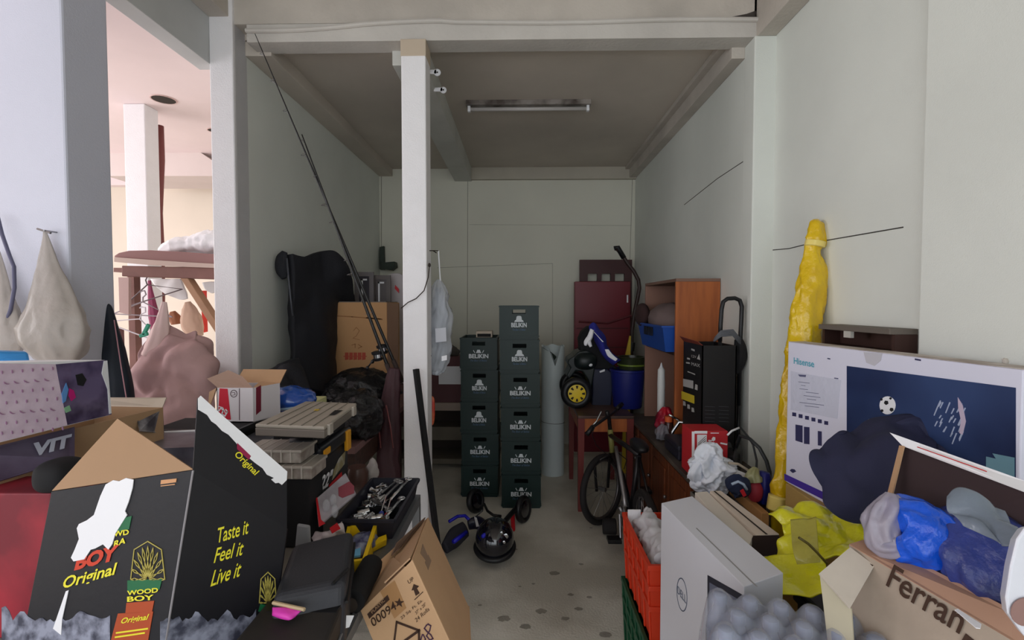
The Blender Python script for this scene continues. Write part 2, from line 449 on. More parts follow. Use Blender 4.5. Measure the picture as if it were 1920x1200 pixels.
# ================================================================ BACK OF THE BAY
# ---- beer crates
CRATE = mat('dark green crate plastic', (11, 38, 35), 0.45, bump=.05, scale=40)
CLOGO = mat('pale crate print', (214, 220, 224), 0.6)
CSCR = mat('blue grey script print', (84, 110, 140), 0.7)
CW, CD, CH = .298, .40, .258
def crate_body():
    m = MB(); w, d, h, t = CW / 2, CD, CH, .012
    def panel(y0, y1):
        hw, hz0, hz1 = .052, h - .062, h - .030
        m.b2(-w, -hw, y0, y1, .01, h); m.b2(hw, w, y0, y1, .01, h)
        m.b2(-hw, hw, y0, y1, .01, hz0); m.b2(-hw, hw, y0, y1, hz1, h)
    panel(0, t); panel(d - t, d)
    m.b2(-w, -w + t, t, d - t, .01, h); m.b2(w - t, w, t, d - t, .01, h)
    m.b2(-w + .006, w - .006, .006, d - .006, 0, .014)
    # rim lip and foot bead
    for z in (h - .012, .02):
        m.b2(-w - .003, w + .003, -.004, 0, z, z + .01); m.b2(-w - .003, w + .003, d, d + .004, z, z + .01)
        m.b2(-w - .004, -w, 0, d, z, z + .01); m.b2(w, w + .004, 0, d, z, z + .01)
    for x in (-w + .004, w - .012): m.b2(x, x + .008, -.003, 0, .03, h - .012)
    # bottle dividers
    for i in (1, 2, 3): m.b2(-w + t, w - t, d * i / 4 - .002, d * i / 4 + .002, .014, h * .5)
    m.b2(-.002, .002, t, d - t, .014, h * .5)
    return m
def make_crate(style, loc, label):
    t = thing('beer_crate', label, 'crate', loc, None)
    o = Vector(loc)
    def V(x, z): return o + Vector((x, 0, z))
    m = crate_body(); m.v = [v + o for v in m.v]
    build('body', m, CRATE, t)
    s = .058 if style == 'narrow' else .078
    lt = MB(); z0 = .095
    add_text(lt, 'BELIKIN', V(-s, z0), V(s, z0), V(-s, z0 + .034), off=.0045, bold=.03)
    build('lettering', lt, CLOGO, t)
    em = MB()
    def pl(pts): em.prism([V(x, z0 + z) + Vector((0, -.0035, 0)) for x, z in pts], (0, -.0015, 0))
    if style == 'narrow':
        # temple: stepped pyramid wide and tall
        pl([(-.036, .040), (.036, .040), (.030, .052), (.022, .056), (.018, .080), (.010, .086), (-.010, .086), (-.018, .080), (-.022, .056), (-.030, .052)])
    else:
        pl([(-.022, .042), (.022, .042), (.016, .052), (.010, .068), (-.010, .068), (-.016, .052)])
        for q in (-1, 1):
            pl([(q * .030, .042), (q * .033, .044), (q * .044, .062), (q * .040, .066), (q * .029, .047)])
    build('temple_emblem', em, CLOGO, t)
    sc_ = MB(); ss = s * .85
    add_text(sc_, 'The Beer of Belize', V(-ss, z0 - .026), V(ss, z0 - .026), V(-ss, z0 - .010), off=.0045, shear=.4)
    build('script_line', sc_, CSCR, t)
    return t
def place(k, pxs, pxe): return
YL, YR_ = F / 235.5, F / 249.0
xl = (Py(863, 800, YL).x + Py(935, 800, YL).x) / 2
xr = (Py(938, 800, YR_).x + Py(1013, 800, YR_).x) / 2
cr_w = make_crate('wide', (xl, YL, 0), 'green beer crate on the floor, bottom of the shorter five-crate stack')
cr_n = make_crate('narrow', (xl, YL, 3 * CH), 'green beer crate with narrow temple emblem, second from top of the shorter stack')
G1 = 'green beer crates in two stacks'
cr_w['group'] = G1; cr_n['group'] = G1
copy_tree(cr_w, 'green beer crate with wide emblem, second from bottom of the shorter stack', G1, (xl + .004, YL + .002, CH))
copy_tree(cr_n, 'green beer crate with narrow emblem, middle of the shorter five-crate stack', G1, (xl - .004, YL, 2 * CH))
copy_tree(cr_w, 'green beer crate topmost of the shorter five-crate stack, small box on it', G1, (xl - .005, YL - .003, 4 * CH))
L = ['green beer crate on the floor, bottom of the taller six-crate stack', 'green beer crate second from bottom of the taller six-crate stack', 'green beer crate third from bottom of the taller six-crate stack',
     'green beer crate with wide emblem, fourth from bottom of the taller stack', 'green beer crate with narrow emblem, just below the topmost of the taller stack', 'green beer crate topmost of the taller six-crate stack, wall seen through its handle hole']
for i in range(6):
    copy_tree(cr_n if i >= 4 else cr_w, L[i], G1, (xr + [.008, .006, .002, 0, -.006, -.010][i], YR_ + [0, .003, 0, .002, 0, .001][i], i * CH + .0))
bx = thing('small_box', 'small pale open box lying on top of the shorter crate stack', 'box', (xl + .03, YL + .06, 5 * CH))
build('body', MB().b2(xl - .03, xl + .1, YL + .05, YL + .17, 5 * CH, 5 * CH + .05), CARD_PALE, bx, bevel=.002)
build('opening', MB().b2(xl - .02, xl + .09, YL + .049, YL + .052, 5 * CH + .004, 5 * CH + .03), BLACKM, bx)

# ---- standing roll
rc = (P(1016, 760, 210) + P(1060, 760, 210)) / 2; rr_ = (P(1060, 760, 210) - P(1016, 760, 210)).length / 2
t = thing('vinyl_roll', 'tall pale grey-white roll of sheeting standing upright beside the crates, torn top', 'roll', (rc.x, rc.y + rr_, 0))
m = MB(); cx, cy = rc.x, rc.y + rr_
zt = P(1030, 650, 210).z; n = 48; vs = []
for ring, (r_, top) in enumerate([(rr_, True), (rr_ - .012, True)]):
    pass
def top_z(a):
    # the torn v-shaped notch faces the front
    d = math.atan2(math.sin(a + math.pi / 2 - .12), math.cos(a + math.pi / 2 - .12))
    return zt - max(0, .17 - abs(d) * .28) + .008 * math.sin(a * 5)
for r_, zz in ((rr_, 0), (rr_, .4), (rr_, .8)):
    vs += [Vector((cx + math.cos(2 * math.pi * i / n) * r_, cy + math.sin(2 * math.pi * i / n) * r_, zz)) for i in range(n)]
vs += [Vector((cx + math.cos(2 * math.pi * i / n) * rr_, cy + math.sin(2 * math.pi * i / n) * rr_, top_z(2 * math.pi * i / n))) for i in range(n)]
ri = rr_ - .01
vs += [Vector((cx + math.cos(2 * math.pi * i / n) * ri, cy + math.sin(2 * math.pi * i / n) * ri, top_z(2 * math.pi * i / n))) for i in range(n)]
vs += [Vector((cx + math.cos(2 * math.pi * i / n) * ri, cy + math.sin(2 * math.pi * i / n) * ri, 0.3)) for i in range(n)]
m.add(vs, [(q * n + i, q * n + (i + 1) % n, (q + 1) * n + (i + 1) % n, (q + 1) * n + i) for q in range(5) for i in range(n)])
build('sheet', m, mat('pale grey vinyl', (205, 214, 214), .45), t, smooth='auto')
build('tie_string', MB().torus((cx, cy, P(1040, 795, 210).z), (0.05, 0, 1), rr_ + .001, .002, 40, 6), DIRT, t)
m = MB(); zc = zt
m.patch([[(cx - .09, cy - .07, zt - .01), (cx - .03, cy - .1, zt - .05), (cx + .01, cy - .1, zt - .12)], [(cx - .08, cy - .02, zt - .03), (cx - .02, cy - .03, zt - .06), (cx + .03, cy - .03, zt - .1)]], 10, 8, .003, .004)
build('torn_flap', m, mat('dark green lining', (40, 52, 44), .8), t)

# ---- low rack behind the post
t = thing('wooden_rack', 'low dark wooden rack with pale plank edges against the back wall', 'shelf', (-.6, 4.62, 0))
x0, x1, y0, y1 = -1.2, -.42, 4.5, 4.85
RK = mat('pale plank edge', (168, 150, 138), .7); RKD = mat('dark rack board', (58, 48, 42), .8); RKG = mat('greyed plank', (120, 112, 98), .8, var=.15, var_scale=6)
build('top_board', MB().b2(x0, x1, y0, y1, .55, .625), RK, t, bevel=.003)
build('middle_board', MB().b2(x0, x1, y0 + .1, y1, .24, .37), RKG, t, bevel=.003)
build('bottom_board', MB().b2(x0, x1, y0, y1, 0.04, .09), RKG, t, bevel=.003)
for x in (x0, x1 - .03): build('side_panel', MB().b2(x, x + .03, y0, y1, 0, .56), RKD, t)
build('back_panel', MB().b2(x0, x1, y1, y1 + .01, .02, .6), RKD, t)
t = thing('maroon_box', 'faded maroon carton with a white paper sheet, standing on the low wooden rack', 'box', (-.75, 4.65, .625))
build('body', MB().b2(-1.1, -.52, 4.52, 4.8, .625, 1.06), mat('faded maroon card', (98, 62, 66), .7), t, bevel=.004)
build('paper_sheet', MB().b2(-.78, -.56, 4.512, 4.518, .8, .97), WHITEP, t)
t = thing('folded_garment', 'dark grey folded garment lying on the maroon carton', 'garment', (-.72, 4.6, 1.06))
build('cloth', MB().sack([(-.84, 4.62, 1.09), (-.72, 4.62, 1.12), (-.6, 4.62, 1.08)], [.03, .06, .03], amp=.15, seed=4), mat('grey brown cloth', (84, 80, 76), .9), t, smooth=True)
m = MB().prism([P(847, 625, 215), P(857, 663, 215), P(852, 665, 215), P(848, 663, 215)], (0, .02, 0))
m.b2(-.60, -.56, 4.18, 4.22, 0, .0) if False else None
t = thing('snack_bag', 'red and orange packet hanging on a string from the post side', 'bag', P(810, 800, 300))
a = P(809, 770, 318)
build('packet', MB().ell(a, (.022, .012, .085), amp=.08, seed=3, box=.7), mat('red orange foil', (190, 60, 45), .35, col2=(225, 150, 90), var_scale=9), t, smooth=True)
build('string', MB().tube([a + Vector((0, 0, .07)), Vector((a.x - .01, a.y - .02, a.z + .26)), Vector((a1.x + .001, YF + .09, a.z + .34))], .002, 5), DIRT, t)

# ---- rolled plastic hung on the post
k_ = 322
hk = [P(799, 470, 334), P(812, 470, 330), P(822, 470, 326)]
t = thing('wire_hook', 'thin bent wire arm with white rod sticking out from the post', 'hook', hk[0])
build('arm', MB().tube(hk, .003, 6).tube([hk[1], P(818, 474, 326)], .003, 6), DIRT, t)
build('rod', MB().tube([hk[2], P(826, 533, k_)], .004, 8), WHITE, t)
t = thing('plastic_wrapped_clothes', 'bundle of clothes in crinkled clear plastic hanging from the wire arm', 'hanging bag', P(824, 530, k_))
pth = [P(822, 524, k_), P(822, 540, k_), P(824, 580, k_), P(824, 620, k_), P(824, 660, k_), P(818, 690, k_), P(816, 703, k_)]
FILM = mat('crinkled film', (196, 200, 208), .18, alpha=.45, bump=.8, scale=30)
build('clothes', MB().sack(pth[1:], [.02, .045, .05, .045, .045, .02], flat=.6, amp=.12, seed=2), mat('mixed dark clothes', (92, 98, 106), .9, col2=(190, 196, 205), var_scale=9), t, smooth=True)
build('plastic_cover', MB().sack(pth, [.01, .045, .066, .066, .062, .052, .02], flat=.65, amp=.2, folds=9, seed=5), FILM, t, smooth=True)
build('paper_tag', MB().prism([P(828, 668, 334), P(838, 666, 334), P(838, 675, 334), P(828, 677, 334)], (0, .003, 0)), WHITEP, t)
build('paper_label', MB().prism([P(816, 616, 334), P(836, 614, 334), P(837, 640, 334), P(817, 642, 334)], (0, .003, 0)), mat('greyed paper', (190, 192, 200), .6), t)
# wire drooping across the post, bracket
t = thing('loose_wire', 'thin dark wire drooping across the face of the post', 'wire', P(804, 497, 344))
build('strand', MB().tube([P(805, 500, 344), P(803, 520, 344), P(795, 545, 345), P(780, 560, 345), P(765, 567, 345), P(752, 578, 345)], .0028, 6), DIRT, t)
build('knot', MB().ell(P(805, 497, 344), (.008, .008, .012)), DIRT, t)
for (px, py) in ((812, 135), (824, 168)):
    q = P(px, py, 318) if py == 135 else Px(px, py, -.515)
    t = thing('metal_bracket', 'white metal bracket at the top of the post' if py == 135 else 'lower worn white metal bracket below the other at the post top', 'bracket', q)
    build('plate', MB().b2(q.x - .035, q.x + .02, q.y - .004, q.y + .004, q.z - .012, q.z + .012).lathe([(-.004, .02), (.004, .02)], q + Vector((.025, 0, -.004)), (0, 1, 0)), WHITE, t, bevel=.001)
    build('screw', MB().lathe([(-.006, .005), (-.003, .005)], q + Vector((.025, 0, -.004)), (0, 1, 0), 10), DIRT, t)
    if py == 135: build('strap', MB().b2(q.x - .04, q.x - .028, q.y - .004, q.y + .004, q.z - .02, q.z + .1), WHITE, t)
# ---- black square tube leaning on the post
pb = Vector((P(822, 1000, 420).x, 2.52, 0)); 
p0 = P(780, 692, 352); p1_ = P(818, 1000, 352); d_ = (p1_ - p0).normalized(); p1_ = p0 + d_ * (p0.z / -d_.z)
tag(build('square_tube', MB().tube([p0, p1_], .018, 4), BLACKM), 'long black square tube leaning against the front of the white post', 'pole')

# ---- ceiling lamp
la = Pz(875, 208, 2.99); lb = Pz(1105, 211, 2.99)
t = thing('fluorescent_fixture', 'unlit bare fluorescent batten fixture on the bay ceiling', 'ceiling light', ((la.x + lb.x) / 2, la.y, 3.05))
build('housing', MB().b2(la.x, lb.x, la.y - .05, la.y + .06, 3.015, 3.05), mat('dusty fixture', (150, 142, 136), .5, col2=(70, 60, 55), var_scale=7), t, bevel=.003)
build('tube', MB().tube([(la.x + .03, la.y - .015, 2.995), (lb.x - .03, la.y - .015, 2.995)], .014, 12), mat('unlit tube glass', (190, 185, 182), .25), t, smooth=True)
for x in (la.x + .01, lb.x - .03): build('lamp_holder', MB().b2(x, x + .02, la.y - .03, la.y + .0, 2.975, 3.02), WHITE, t, bevel=.002)
build('rust_streak', MB().b2(la.x + .02, la.x + .4, la.y + .02, la.y + .045, 3.012, 3.016), DIRT, t)

# ---- maroon cabinets and bent handle at the back
t = thing('headboard_panel', 'dark brown panel with three square cut-outs standing against the back wall', 'panel', (P(1135, 560, 172).x, 5.2, 0))
x0 = Py(1087, 520, 5.2).x; x1 = Py(1185, 520, 5.2).x; zt = Py(1087, 487, 5.2).z
zh1 = Py(1100, 513, 5.2).z; zh0 = Py(1100, 527, 5.2).z
m = MB(); m.b2(x0, x1, 5.2, 5.24, zh1, zt); m.b2(x0, x1, 5.2, 5.24, 0, zh0)
hx = [x0] 
for a, b in ((1102, 1120), (1128, 1145), (1153, 1171)): hx += [Py(a, 520, 5.2).x, Py(b, 520, 5.2).x]
hx.append(x1)
for i in range(0, 8, 2): m.b2(hx[i], hx[i + 1], 5.2, 5.24, zh0, zh1)
build('board', m, mat('dark maroon brown', (70, 32, 34), .5), t)
t = thing('maroon_board', 'large plain maroon board standing in front of the dark cut-out panel', 'panel', (P(1130, 560, 178).x, 5.05, 0))
x0 = Py(1077, 600, 5.05).x; x1 = Py(1181, 600, 5.05).x; zt = Py(1077, 528, 5.05).z
build('board', MB().b2(x0, x1, 5.03, 5.12, 0, zt), mat('maroon paint', (116, 26, 40), .38), t, bevel=.006)
for z in (1.3, 1.1): build('groove_strip', MB().b2(x0 + .02, x1 - .02, 5.024, 5.03, z, z + .012), mat('dark maroon', (84, 20, 30), .5), t)
build('latch', MB().b2(x1 - .04, x1 - .025, 5.02, 5.03, zt - .22, zt - .14), WHITE, t)
k_ = 200
pts = [P(1156, 466, k_), P(1165, 475, k_), P(1176, 493, k_), P(1188, 508, k_), P(1197, 525, k_), P(1199, 540, k_), P(1195, 562, k_), P(1189, 590, k_), P(1185, 620, k_), P(1184, 670, k_), P(1184, 760, k_), P(1186, 815, k_)]
pts[-1].z = 0.0
t = thing('push_handle', 'tall bent dark brown handle of a garden tool rising in front of the maroon board', 'tool', (pts[-1].x, pts[-1].y, 0))
build('shaft', MB().tube(pts, .018, 10), mat('dark brown tube', (52, 34, 32), .45), t, smooth=True)
build('grip', MB().tube([P(1152, 466, k_), P(1158, 464, k_), P(1170, 484, k_)], .024, 10), BLACK, t, smooth=True)
build('clamp', MB().lathe([(-.04, .03), (.04, .03)], P(1184, 650, k_), (0.1, 0, 1), 12), BLACK, t)
build('crossbar', MB().tube([P(1184, 592, k_), P(1140, 606, k_), P(1085, 603, k_)], .01, 8), mat('dark maroon', (84, 20, 30), .5), t)
wa = P(1180, 700, 205); m = MB().prism([P(1181, 630, 205), P(1183, 630, 205), P(1182, 672, 205), Vector((wa.x + .01, wa.y, 0)), Vector((wa.x - .06, wa.y, 0)), P(1172, 672, 205)], (0, .03, 0))
tag(build('yellow_wedge', m, mat('yellow plastic', (222, 190, 60), .5)), 'narrow yellow plastic wedge standing behind the blue bin', 'wedge')

# ---- side table
TX0, TX1, TY0, TY1, TZ = .425, .84, 3.56, 4.28, .705
t = thing('side_table', 'orange-brown wooden table holding the toy jeep behind the bicycle', 'table', ((TX0 + TX1) / 2, (TY0 + TY1) / 2, 0))
build('table_top', MB().b2(TX0, TX1, TY0, TY1, TZ, TZ + .022), mat('scuffed table top', (98, 72, 60), .45, col2=(74, 54, 48), var_scale=5), t, bevel=.003)
m = MB().b2(TX0 + .02, TX1 - .02, TY0 + .01, TY0 + .03, TZ - .1, TZ); m.b2(TX0 + .01, TX0 + .03, TY0 + .01, TY1 - .01, TZ - .1, TZ); m.b2(TX1 - .03, TX1 - .01, TY0 + .01, TY1 - .01, TZ - .1, TZ)
build('apron', m, WOODO, t)
LEGM = mat('reddish leg', (112, 46, 42), .5)
for x in (TX0, TX1 - .05):
    for y in (TY0, TY1 - .05):
        build('leg', MB().hexa([(x + .005, y + .005, 0), (x + .04, y + .005, 0), (x + .04, y + .04, 0), (x + .005, y + .04, 0)], [(x, y, TZ), (x + .05, y, TZ), (x + .05, y + .05, TZ), (x, y + .05, TZ)]), LEGM, t)
# ---- toy jeep on it
z = TZ + .022
jx, jy = P(1081, 733, 232).x, P(1081, 733, 232).y
t = thing('toy_jeep', 'black ride-on toy jeep with yellow wheel hubs, standing on the side table', 'toy car', (.62, 4.05, z))
JB = mat('dark green black plastic', (26, 34, 34), .4); JN = mat('navy plastic', (30, 34, 58), .45)
def wheel(cx_, cy_, cz_, r, nm='wheel', ax=(0, 1, 0)):
    w = build(nm, MB().torus((cx_, cy_, cz_), ax, r * .74, r * .27, 32, 12).lathe([(.01, r * .55), (.05, r * .55)], (cx_, cy_, cz_), ax), BLACK, t, smooth='auto')
    h = MB(); A = Vector(ax); s = -1
    h.lathe([(-.03, r * .56), (-.02, r * .58), (.0, r * .55), (.02, r * .4)], (cx_, cy_, cz_), ax, 28)
    build('hub_cap', h, mat('yellow hub', (232, 200, 44), .4), w, smooth='auto')
    hh = MB()
    for i in range(8):
        a = 2 * math.pi * i / 8
        c = Vector((cx_ + math.cos(a) * r * .38, cy_ - .033, cz_ + math.sin(a) * r * .38))
        e = Vector((math.cos(a), 0, math.sin(a))); g = Vector((-math.sin(a), 0, math.cos(a)))
        hh.prism([c - e * r * .08 - g * r * .05, c + e * r * .09 - g * r * .09, c + e * r * .09 + g * r * .09, c - e * r * .08 + g * r * .05], (0, .004, 0))
    build('vent_hole', hh, DIRT, w)
ORG['wheel'] = None
def wheel2(c, r):
    w = MB().torus(c, (0, 1, 0), r * .74, r * .27, 32, 12).lathe([(.01, r * .5), (.05, r * .5)], c, (0, 1, 0))
    o = build('wheel', w, BLACK, t, smooth='auto'); ORG[o.name] = ORG[t.name]
    h = build('hub_cap', MB().lathe([(-.034, r * .3), (-.03, r * .56), (.0, r * .58), (.02, r * .4)], c, (0, 1, 0), 28), mat('yellow hub', (232, 200, 44), .4), o, smooth='auto')
    hh = MB()
    for i in range(8):
        a = 2 * math.pi * i / 8
        cc = c + Vector((math.cos(a) * r * .4, -.037, math.sin(a) * r * .4)); e = Vector((math.cos(a), 0, math.sin(a))); g = Vector((-math.sin(a), 0, math.cos(a)))
        hh.prism([cc - e * r * .08 - g * r * .04, cc + e * r * .1 - g * r * .08, cc + e * r * .1 + g * r * .08, cc - e * r * .08 + g * r * .04], (0, .004, 0))
    build('hub_holes', hh, DIRT, o)
R_ = .125
wheel2(Vector((P(1081, 733, 236).x, F / 236, z + R_)), R_)
wheel2(Vector((P(1081, 733, 236).x + .02, 4.2, z + R_)), R_)
kj = 228
body = MB()
yj0, yj1 = F / kj, F / kj + .22
body.prism([Py(px, py, yj0) for px, py in [(1110, 762), (1146, 762), (1149, 735), (1149, 700), (1140, 692), (1112, 692)]], (0, yj1 - yj0, 0))
build('chassis', body, JN, t, bevel=.01)
fen = MB().prism([Py(px, py, yj0 - .02) for px, py in [(1064, 682), (1066, 674), (1076, 668), (1084, 660), (1100, 656), (1112, 664), (1116, 690), (1112, 715), (1108, 735), (1102, 712), (1092, 697), (1080, 696), (1068, 712), (1062, 705), (1070, 690)]], (0, .26, 0))
build('fender', fen, JB, t, bevel=.012, seg=3)
build('hood', MB().ell(P(1096, 676, kj - 2), (.1, .12, .075), box=.8), JB, t, smooth=True)
build('headlight', MB().ell(P(1107, 684, kj + 4), (.018, .018, .015)), WHITE, t, smooth=True)
seat = MB().prism([Py(px, py, yj0 + .03) for px, py in [(1088, 660), (1086, 636), (1092, 622), (1104, 612), (1112, 612), (1120, 640), (1145, 676), (1160, 692), (1112, 694)]], (0, .14, 0))
build('roll_frame', seat, BLACKM, t, bevel=.01)
build('name_plate', MB().prism([Py(px, py, yj0 - .024) for px, py in [(1124, 696), (1134, 692), (1134, 696), (1125, 699)]], (0, .003, 0)), WHITE, t)
# striped jersey draped over
k_ = 236
t = thing('jersey', 'blue and white striped jersey draped over the toy jeep', 'garment', P(1110, 612, k_))
m = MB().patch([[P(1104, 612, k_), P(1112, 606, k_), P(1120, 612, k_)], [P(1108, 622, k_), P(1118, 622, k_ + 4), P(1130, 626, k_)], [P(1120, 645, k_), P(1128, 642, k_ + 4), P(1137, 644, k_)], [P(1130, 668, k_), P(1138, 664, k_ + 4), P(1148, 662, k_)], [P(1150, 684, k_), P(1156, 680, k_ + 4), P(1165, 675, k_)]], 14, 24, .006, .008)
jm = build('blue_cloth', m, mat('blue jersey', (40, 44, 140), .8), t, smooth=True)
m = MB().patch([[P(1106, 616, k_ + 8), P(1110, 617, k_ + 8)], [P(1120, 630, k_ + 8), P(1123, 632, k_ + 8)], [P(1129, 641, k_ + 8), P(1132, 641, k_ + 8)]], 6, 16, .004, .002)
m.patch([[P(1134, 655, k_ + 8), P(1141, 655, k_ + 8)], [P(1140, 668, k_ + 8), P(1148, 664, k_ + 8)], [P(1154, 677, k_ + 8), P(1158, 673, k_ + 8)]], 6, 16, .004, .002)
build('white_stripe', m, WHITEP, t, smooth=True)
m = MB().sack([P(1110, 618, k_ + 10), P(1106, 632, k_ + 10), P(1099, 642, k_ + 10), P(1098, 648, k_ + 10)], [.014, .02, .018, .008], amp=.1); m.sack([P(1103, 640, k_ + 10), P(1108, 650, k_ + 10)], [.018, .01], amp=.1)
build('white_sleeve', m, WHITEP, t, smooth=True)
# ---- blue bin with green lid
bc = P(1181, 700, 236); bx_, by_ = bc.x, bc.y + .08
t = thing('blue_bin', 'dark blue round plastic bin standing at the end of the side table', 'bin', (bx_, by_, z))
zt = P(1181, 694, 236).z
build('body', MB().lathe([(0, .11), (.01, .115), (zt - z - .02, .135), (zt - z - .015, .145), (zt - z, .145), (zt - z, .13), (.02, .105)], (bx_, by_, z), n=36), mat('dark blue plastic', (26, 34, 110), .4), t, smooth='auto')
t = thing('green_tub', 'dark green and black tub with a shiny rim sitting on the blue bin', 'tub', (bx_ + .03, by_, zt))
build('body', MB().lathe([(0, .1), (.09, .115), (.1, .12), (.1, .1), (.02, .09)], (bx_ + .03, by_, zt), n=30), mat('dark olive plastic', (44, 50, 32), .3), t, smooth='auto')
build('rim_band', MB().torus((bx_ + .03, by_, zt + .035), (0, 0, 1), .107, .008, 30, 8), mat('green shiny band', (110, 130, 50), .2), t, smooth=True)

# ---- long sideboard against the wall
SX, SY0, SY1, SZ = .865, 2.42, 3.86, .68
t = thing('sideboard', 'long low brown wooden sideboard with panelled doors along the wall', 'sideboard', ((SX + XR) / 2, (SY0 + SY1) / 2, 0))
TOPM = mat('dusty worn top', (92, 84, 76), .6, col2=(66, 58, 54), var_scale=4)
build('top', MB().b2(SX - .02, XR - .003, SY0 - .02, SY1, SZ - .025, SZ), TOPM, t, bevel=.003)
build('carcass', MB().b2(SX + .01, XR - .01, SY0, SY1 - .01, .06, SZ - .025), mat('dark carcass', (84, 48, 32), .5), t)
build('plinth', MB().b2(SX + .04, XR - .02, SY0 + .03, SY1 - .03, 0, .06), WOODD, t)
nd = 4; dw = (SY1 - SY0) / nd
for i in range(nd):
    ya, yb = SY0 + i * dw + .01, SY0 + (i + 1) * dw - .01
    d = build('door', MB().b2(SX - .005, SX + .012, ya, yb, .09, SZ - .045), WOOD, t, bevel=.003)
    ORG[d.name] = ORG[t.name]
    build('raised_panel', MB().b2(SX - .012, SX - .004, ya + .05, yb - .05, .15, SZ - .1), WOOD, d, bevel=.006)
    build('pull', MB().lathe([(0, .008), (.012, .012), (.018, .008)], (SX - .005, ya + .03, .42), (-1, 0, 0), 10), STEEL, d, smooth=True)
# ---- bookcase on it
BX0, BY0, BY1 = .97, 3.03, 3.78
bz = P(1278, 528, F / BY0).z
t = thing('bookcase', 'orange-brown open bookcase standing on the sideboard, opening towards the bicycle', 'bookcase', ((BX0 + XR) / 2, (BY0 + BY1) / 2, SZ))
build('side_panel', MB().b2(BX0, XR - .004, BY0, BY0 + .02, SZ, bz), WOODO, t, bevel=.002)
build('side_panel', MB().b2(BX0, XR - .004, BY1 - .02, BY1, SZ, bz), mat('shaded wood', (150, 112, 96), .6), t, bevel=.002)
build('top_board', MB().b2(BX0, XR - .004, BY0, BY1, bz, bz + .02), mat('dusty board', (128, 98, 84), .7), t, bevel=.002)
shz = P(1240, 646, 262).z - .02
build('shelf', MB().b2(BX0 + .01, XR - .01, BY0 + .02, BY1 - .02, shz - .02, shz), WOODD, t)
build('back_panel', MB().b2(XR - .016, XR - .004, BY0 + .02, BY1 - .02, SZ, bz), mat('dark back panel', (66, 36, 30), .7), t)
# basket on the shelf
kb = 268
y0, y1 = BY0 + .04, BY1 - .06
t = thing('blue_basket', 'blue slotted plastic basket on the upper shelf of the bookcase', 'basket', (1.08, (y0 + y1) / 2, shz))
x0 = .90; x1 = 1.2; hz = .17
m = MB()
def frust(m, x0, x1, y0, y1, z0, z1, f, th):
    i = [(x0 + f, y0 + f, z0), (x1 - f, y0 + f, z0), (x1 - f, y1 - f, z0), (x0 + f, y1 - f, z0)]; o = [(x0, y0, z1), (x1, y0, z1), (x1, y1, z1), (x0, y1, z1)]
    for a in range(4):
        b = (a + 1) % 4
        A, B_, C_, D = [Vector(q) for q in (i[a], i[b], o[b], o[a])]
        cc = Vector(((x0 + x1) / 2, (y0 + y1) / 2, (z0 + z1) / 2)); n = (B_ - A).cross(D - A).normalized()
        if n.dot(cc - A) < 0: n = -n
        m.prism([A, B_, C_, D], n * th)
    m.prism(i, (0, 0, th))
    return m
frust(m, x0, x1, y0, y1, shz, shz + hz, .03, .004)
m.b2(x0 - .008, x1 + .008, y0 - .008, y0 + .004, shz + hz - .012, shz + hz); m.b2(x0 - .008, x0 + .006, y0, y1, shz + hz - .012, shz + hz)
bl = build('body', m, mat('blue basket plastic', (24, 74, 160), .45), t)
m = MB()
for i in range(7): m.b2(x0 - .002, x0 + .002, 3.3 + i * .035, 3.315 + i * .035, shz + .09, shz + .15)
build('slots', m, BLACKM, t)
t = thing('cloth_bundle', 'greyish brown cloth bundle heaped in the blue basket', 'cloth', (1.05, 3.4, shz + .1))
build('cloth', MB().ell((1.06, 3.42, shz + .19), (.14, .27, .12), amp=.12, seed=7, freq=5), mat('taupe cloth', (126, 108, 106), .95), t, smooth=True)
t = thing('dark_hat', 'dark brown curved hat brim poking out of the basket heap', 'hat', (.93, 3.62, shz + .15))
build('brim', MB().ell((.92, 3.66, shz + .23), (.05, .12, .09), amp=.03), mat('dark brown felt', (56, 36, 36), .9), t, smooth=True)
# bottle and packets in the lower space
c = P(1240, 745, 285); c = Vector((1.03, 3.2, SZ))
t = thing('white_bottle', 'white squeeze bottle with pointed nozzle inside the bookcase', 'bottle', (1.06, 3.38, SZ))
c = Vector((Py(1240, 700, 3.38).x, 3.38, SZ)); zb = Py(1240, 722, 3.38).z; zt = Py(1240, 680, 3.38).z
build('body', MB().lathe([(0, .026), (zb - SZ - .04, .026), (zb - SZ, .027), (zt - SZ - .05, .024), (zt - SZ - .035, .014)], c, n=20), mat('white bottle plastic', (225, 228, 226), .4), t, smooth='auto')
build('nozzle', MB().lathe([(zt - SZ - .035, .014), (zt - SZ - .02, .008), (zt - SZ, .003)], c, n=14), WHITE, t, smooth=True)
t = thing('red_plastic_bag', 'crumpled glossy red plastic bag at the foot of the bookcase', 'bag', (.93, 3.35, SZ))
build('film', MB().sack([(.96, 3.22, SZ + .01), (.96, 3.22, SZ + .07), (.97, 3.22, SZ + .14), (.97, 3.22, SZ + .19)], [.045, .055, .05, .02], amp=.25, freq=14, seed=11), mat('glossy red film', (190, 28, 48), .15, col2=(120, 40, 60), var_scale=8), t, smooth=True)
t = thing('clear_plastic_bag', 'clear crinkled plastic bag with small parts lying on the sideboard', 'bag', (.95, 3.2, SZ))
build('film', MB().sack([(.92, 3.10, SZ + .01), (.92, 3.10, SZ + .05), (.93, 3.10, SZ + .1)], [.04, .045, .02], amp=.28, freq=14, seed=13), mat('smoky film', (150, 150, 160), .12, alpha=.55), t, smooth=True)
t = thing('chrome_tap', 'chrome tap fitting lying on the sideboard beside the black box', 'tap', (.94, 2.99, SZ))
c = Vector((.93, 2.97, SZ))
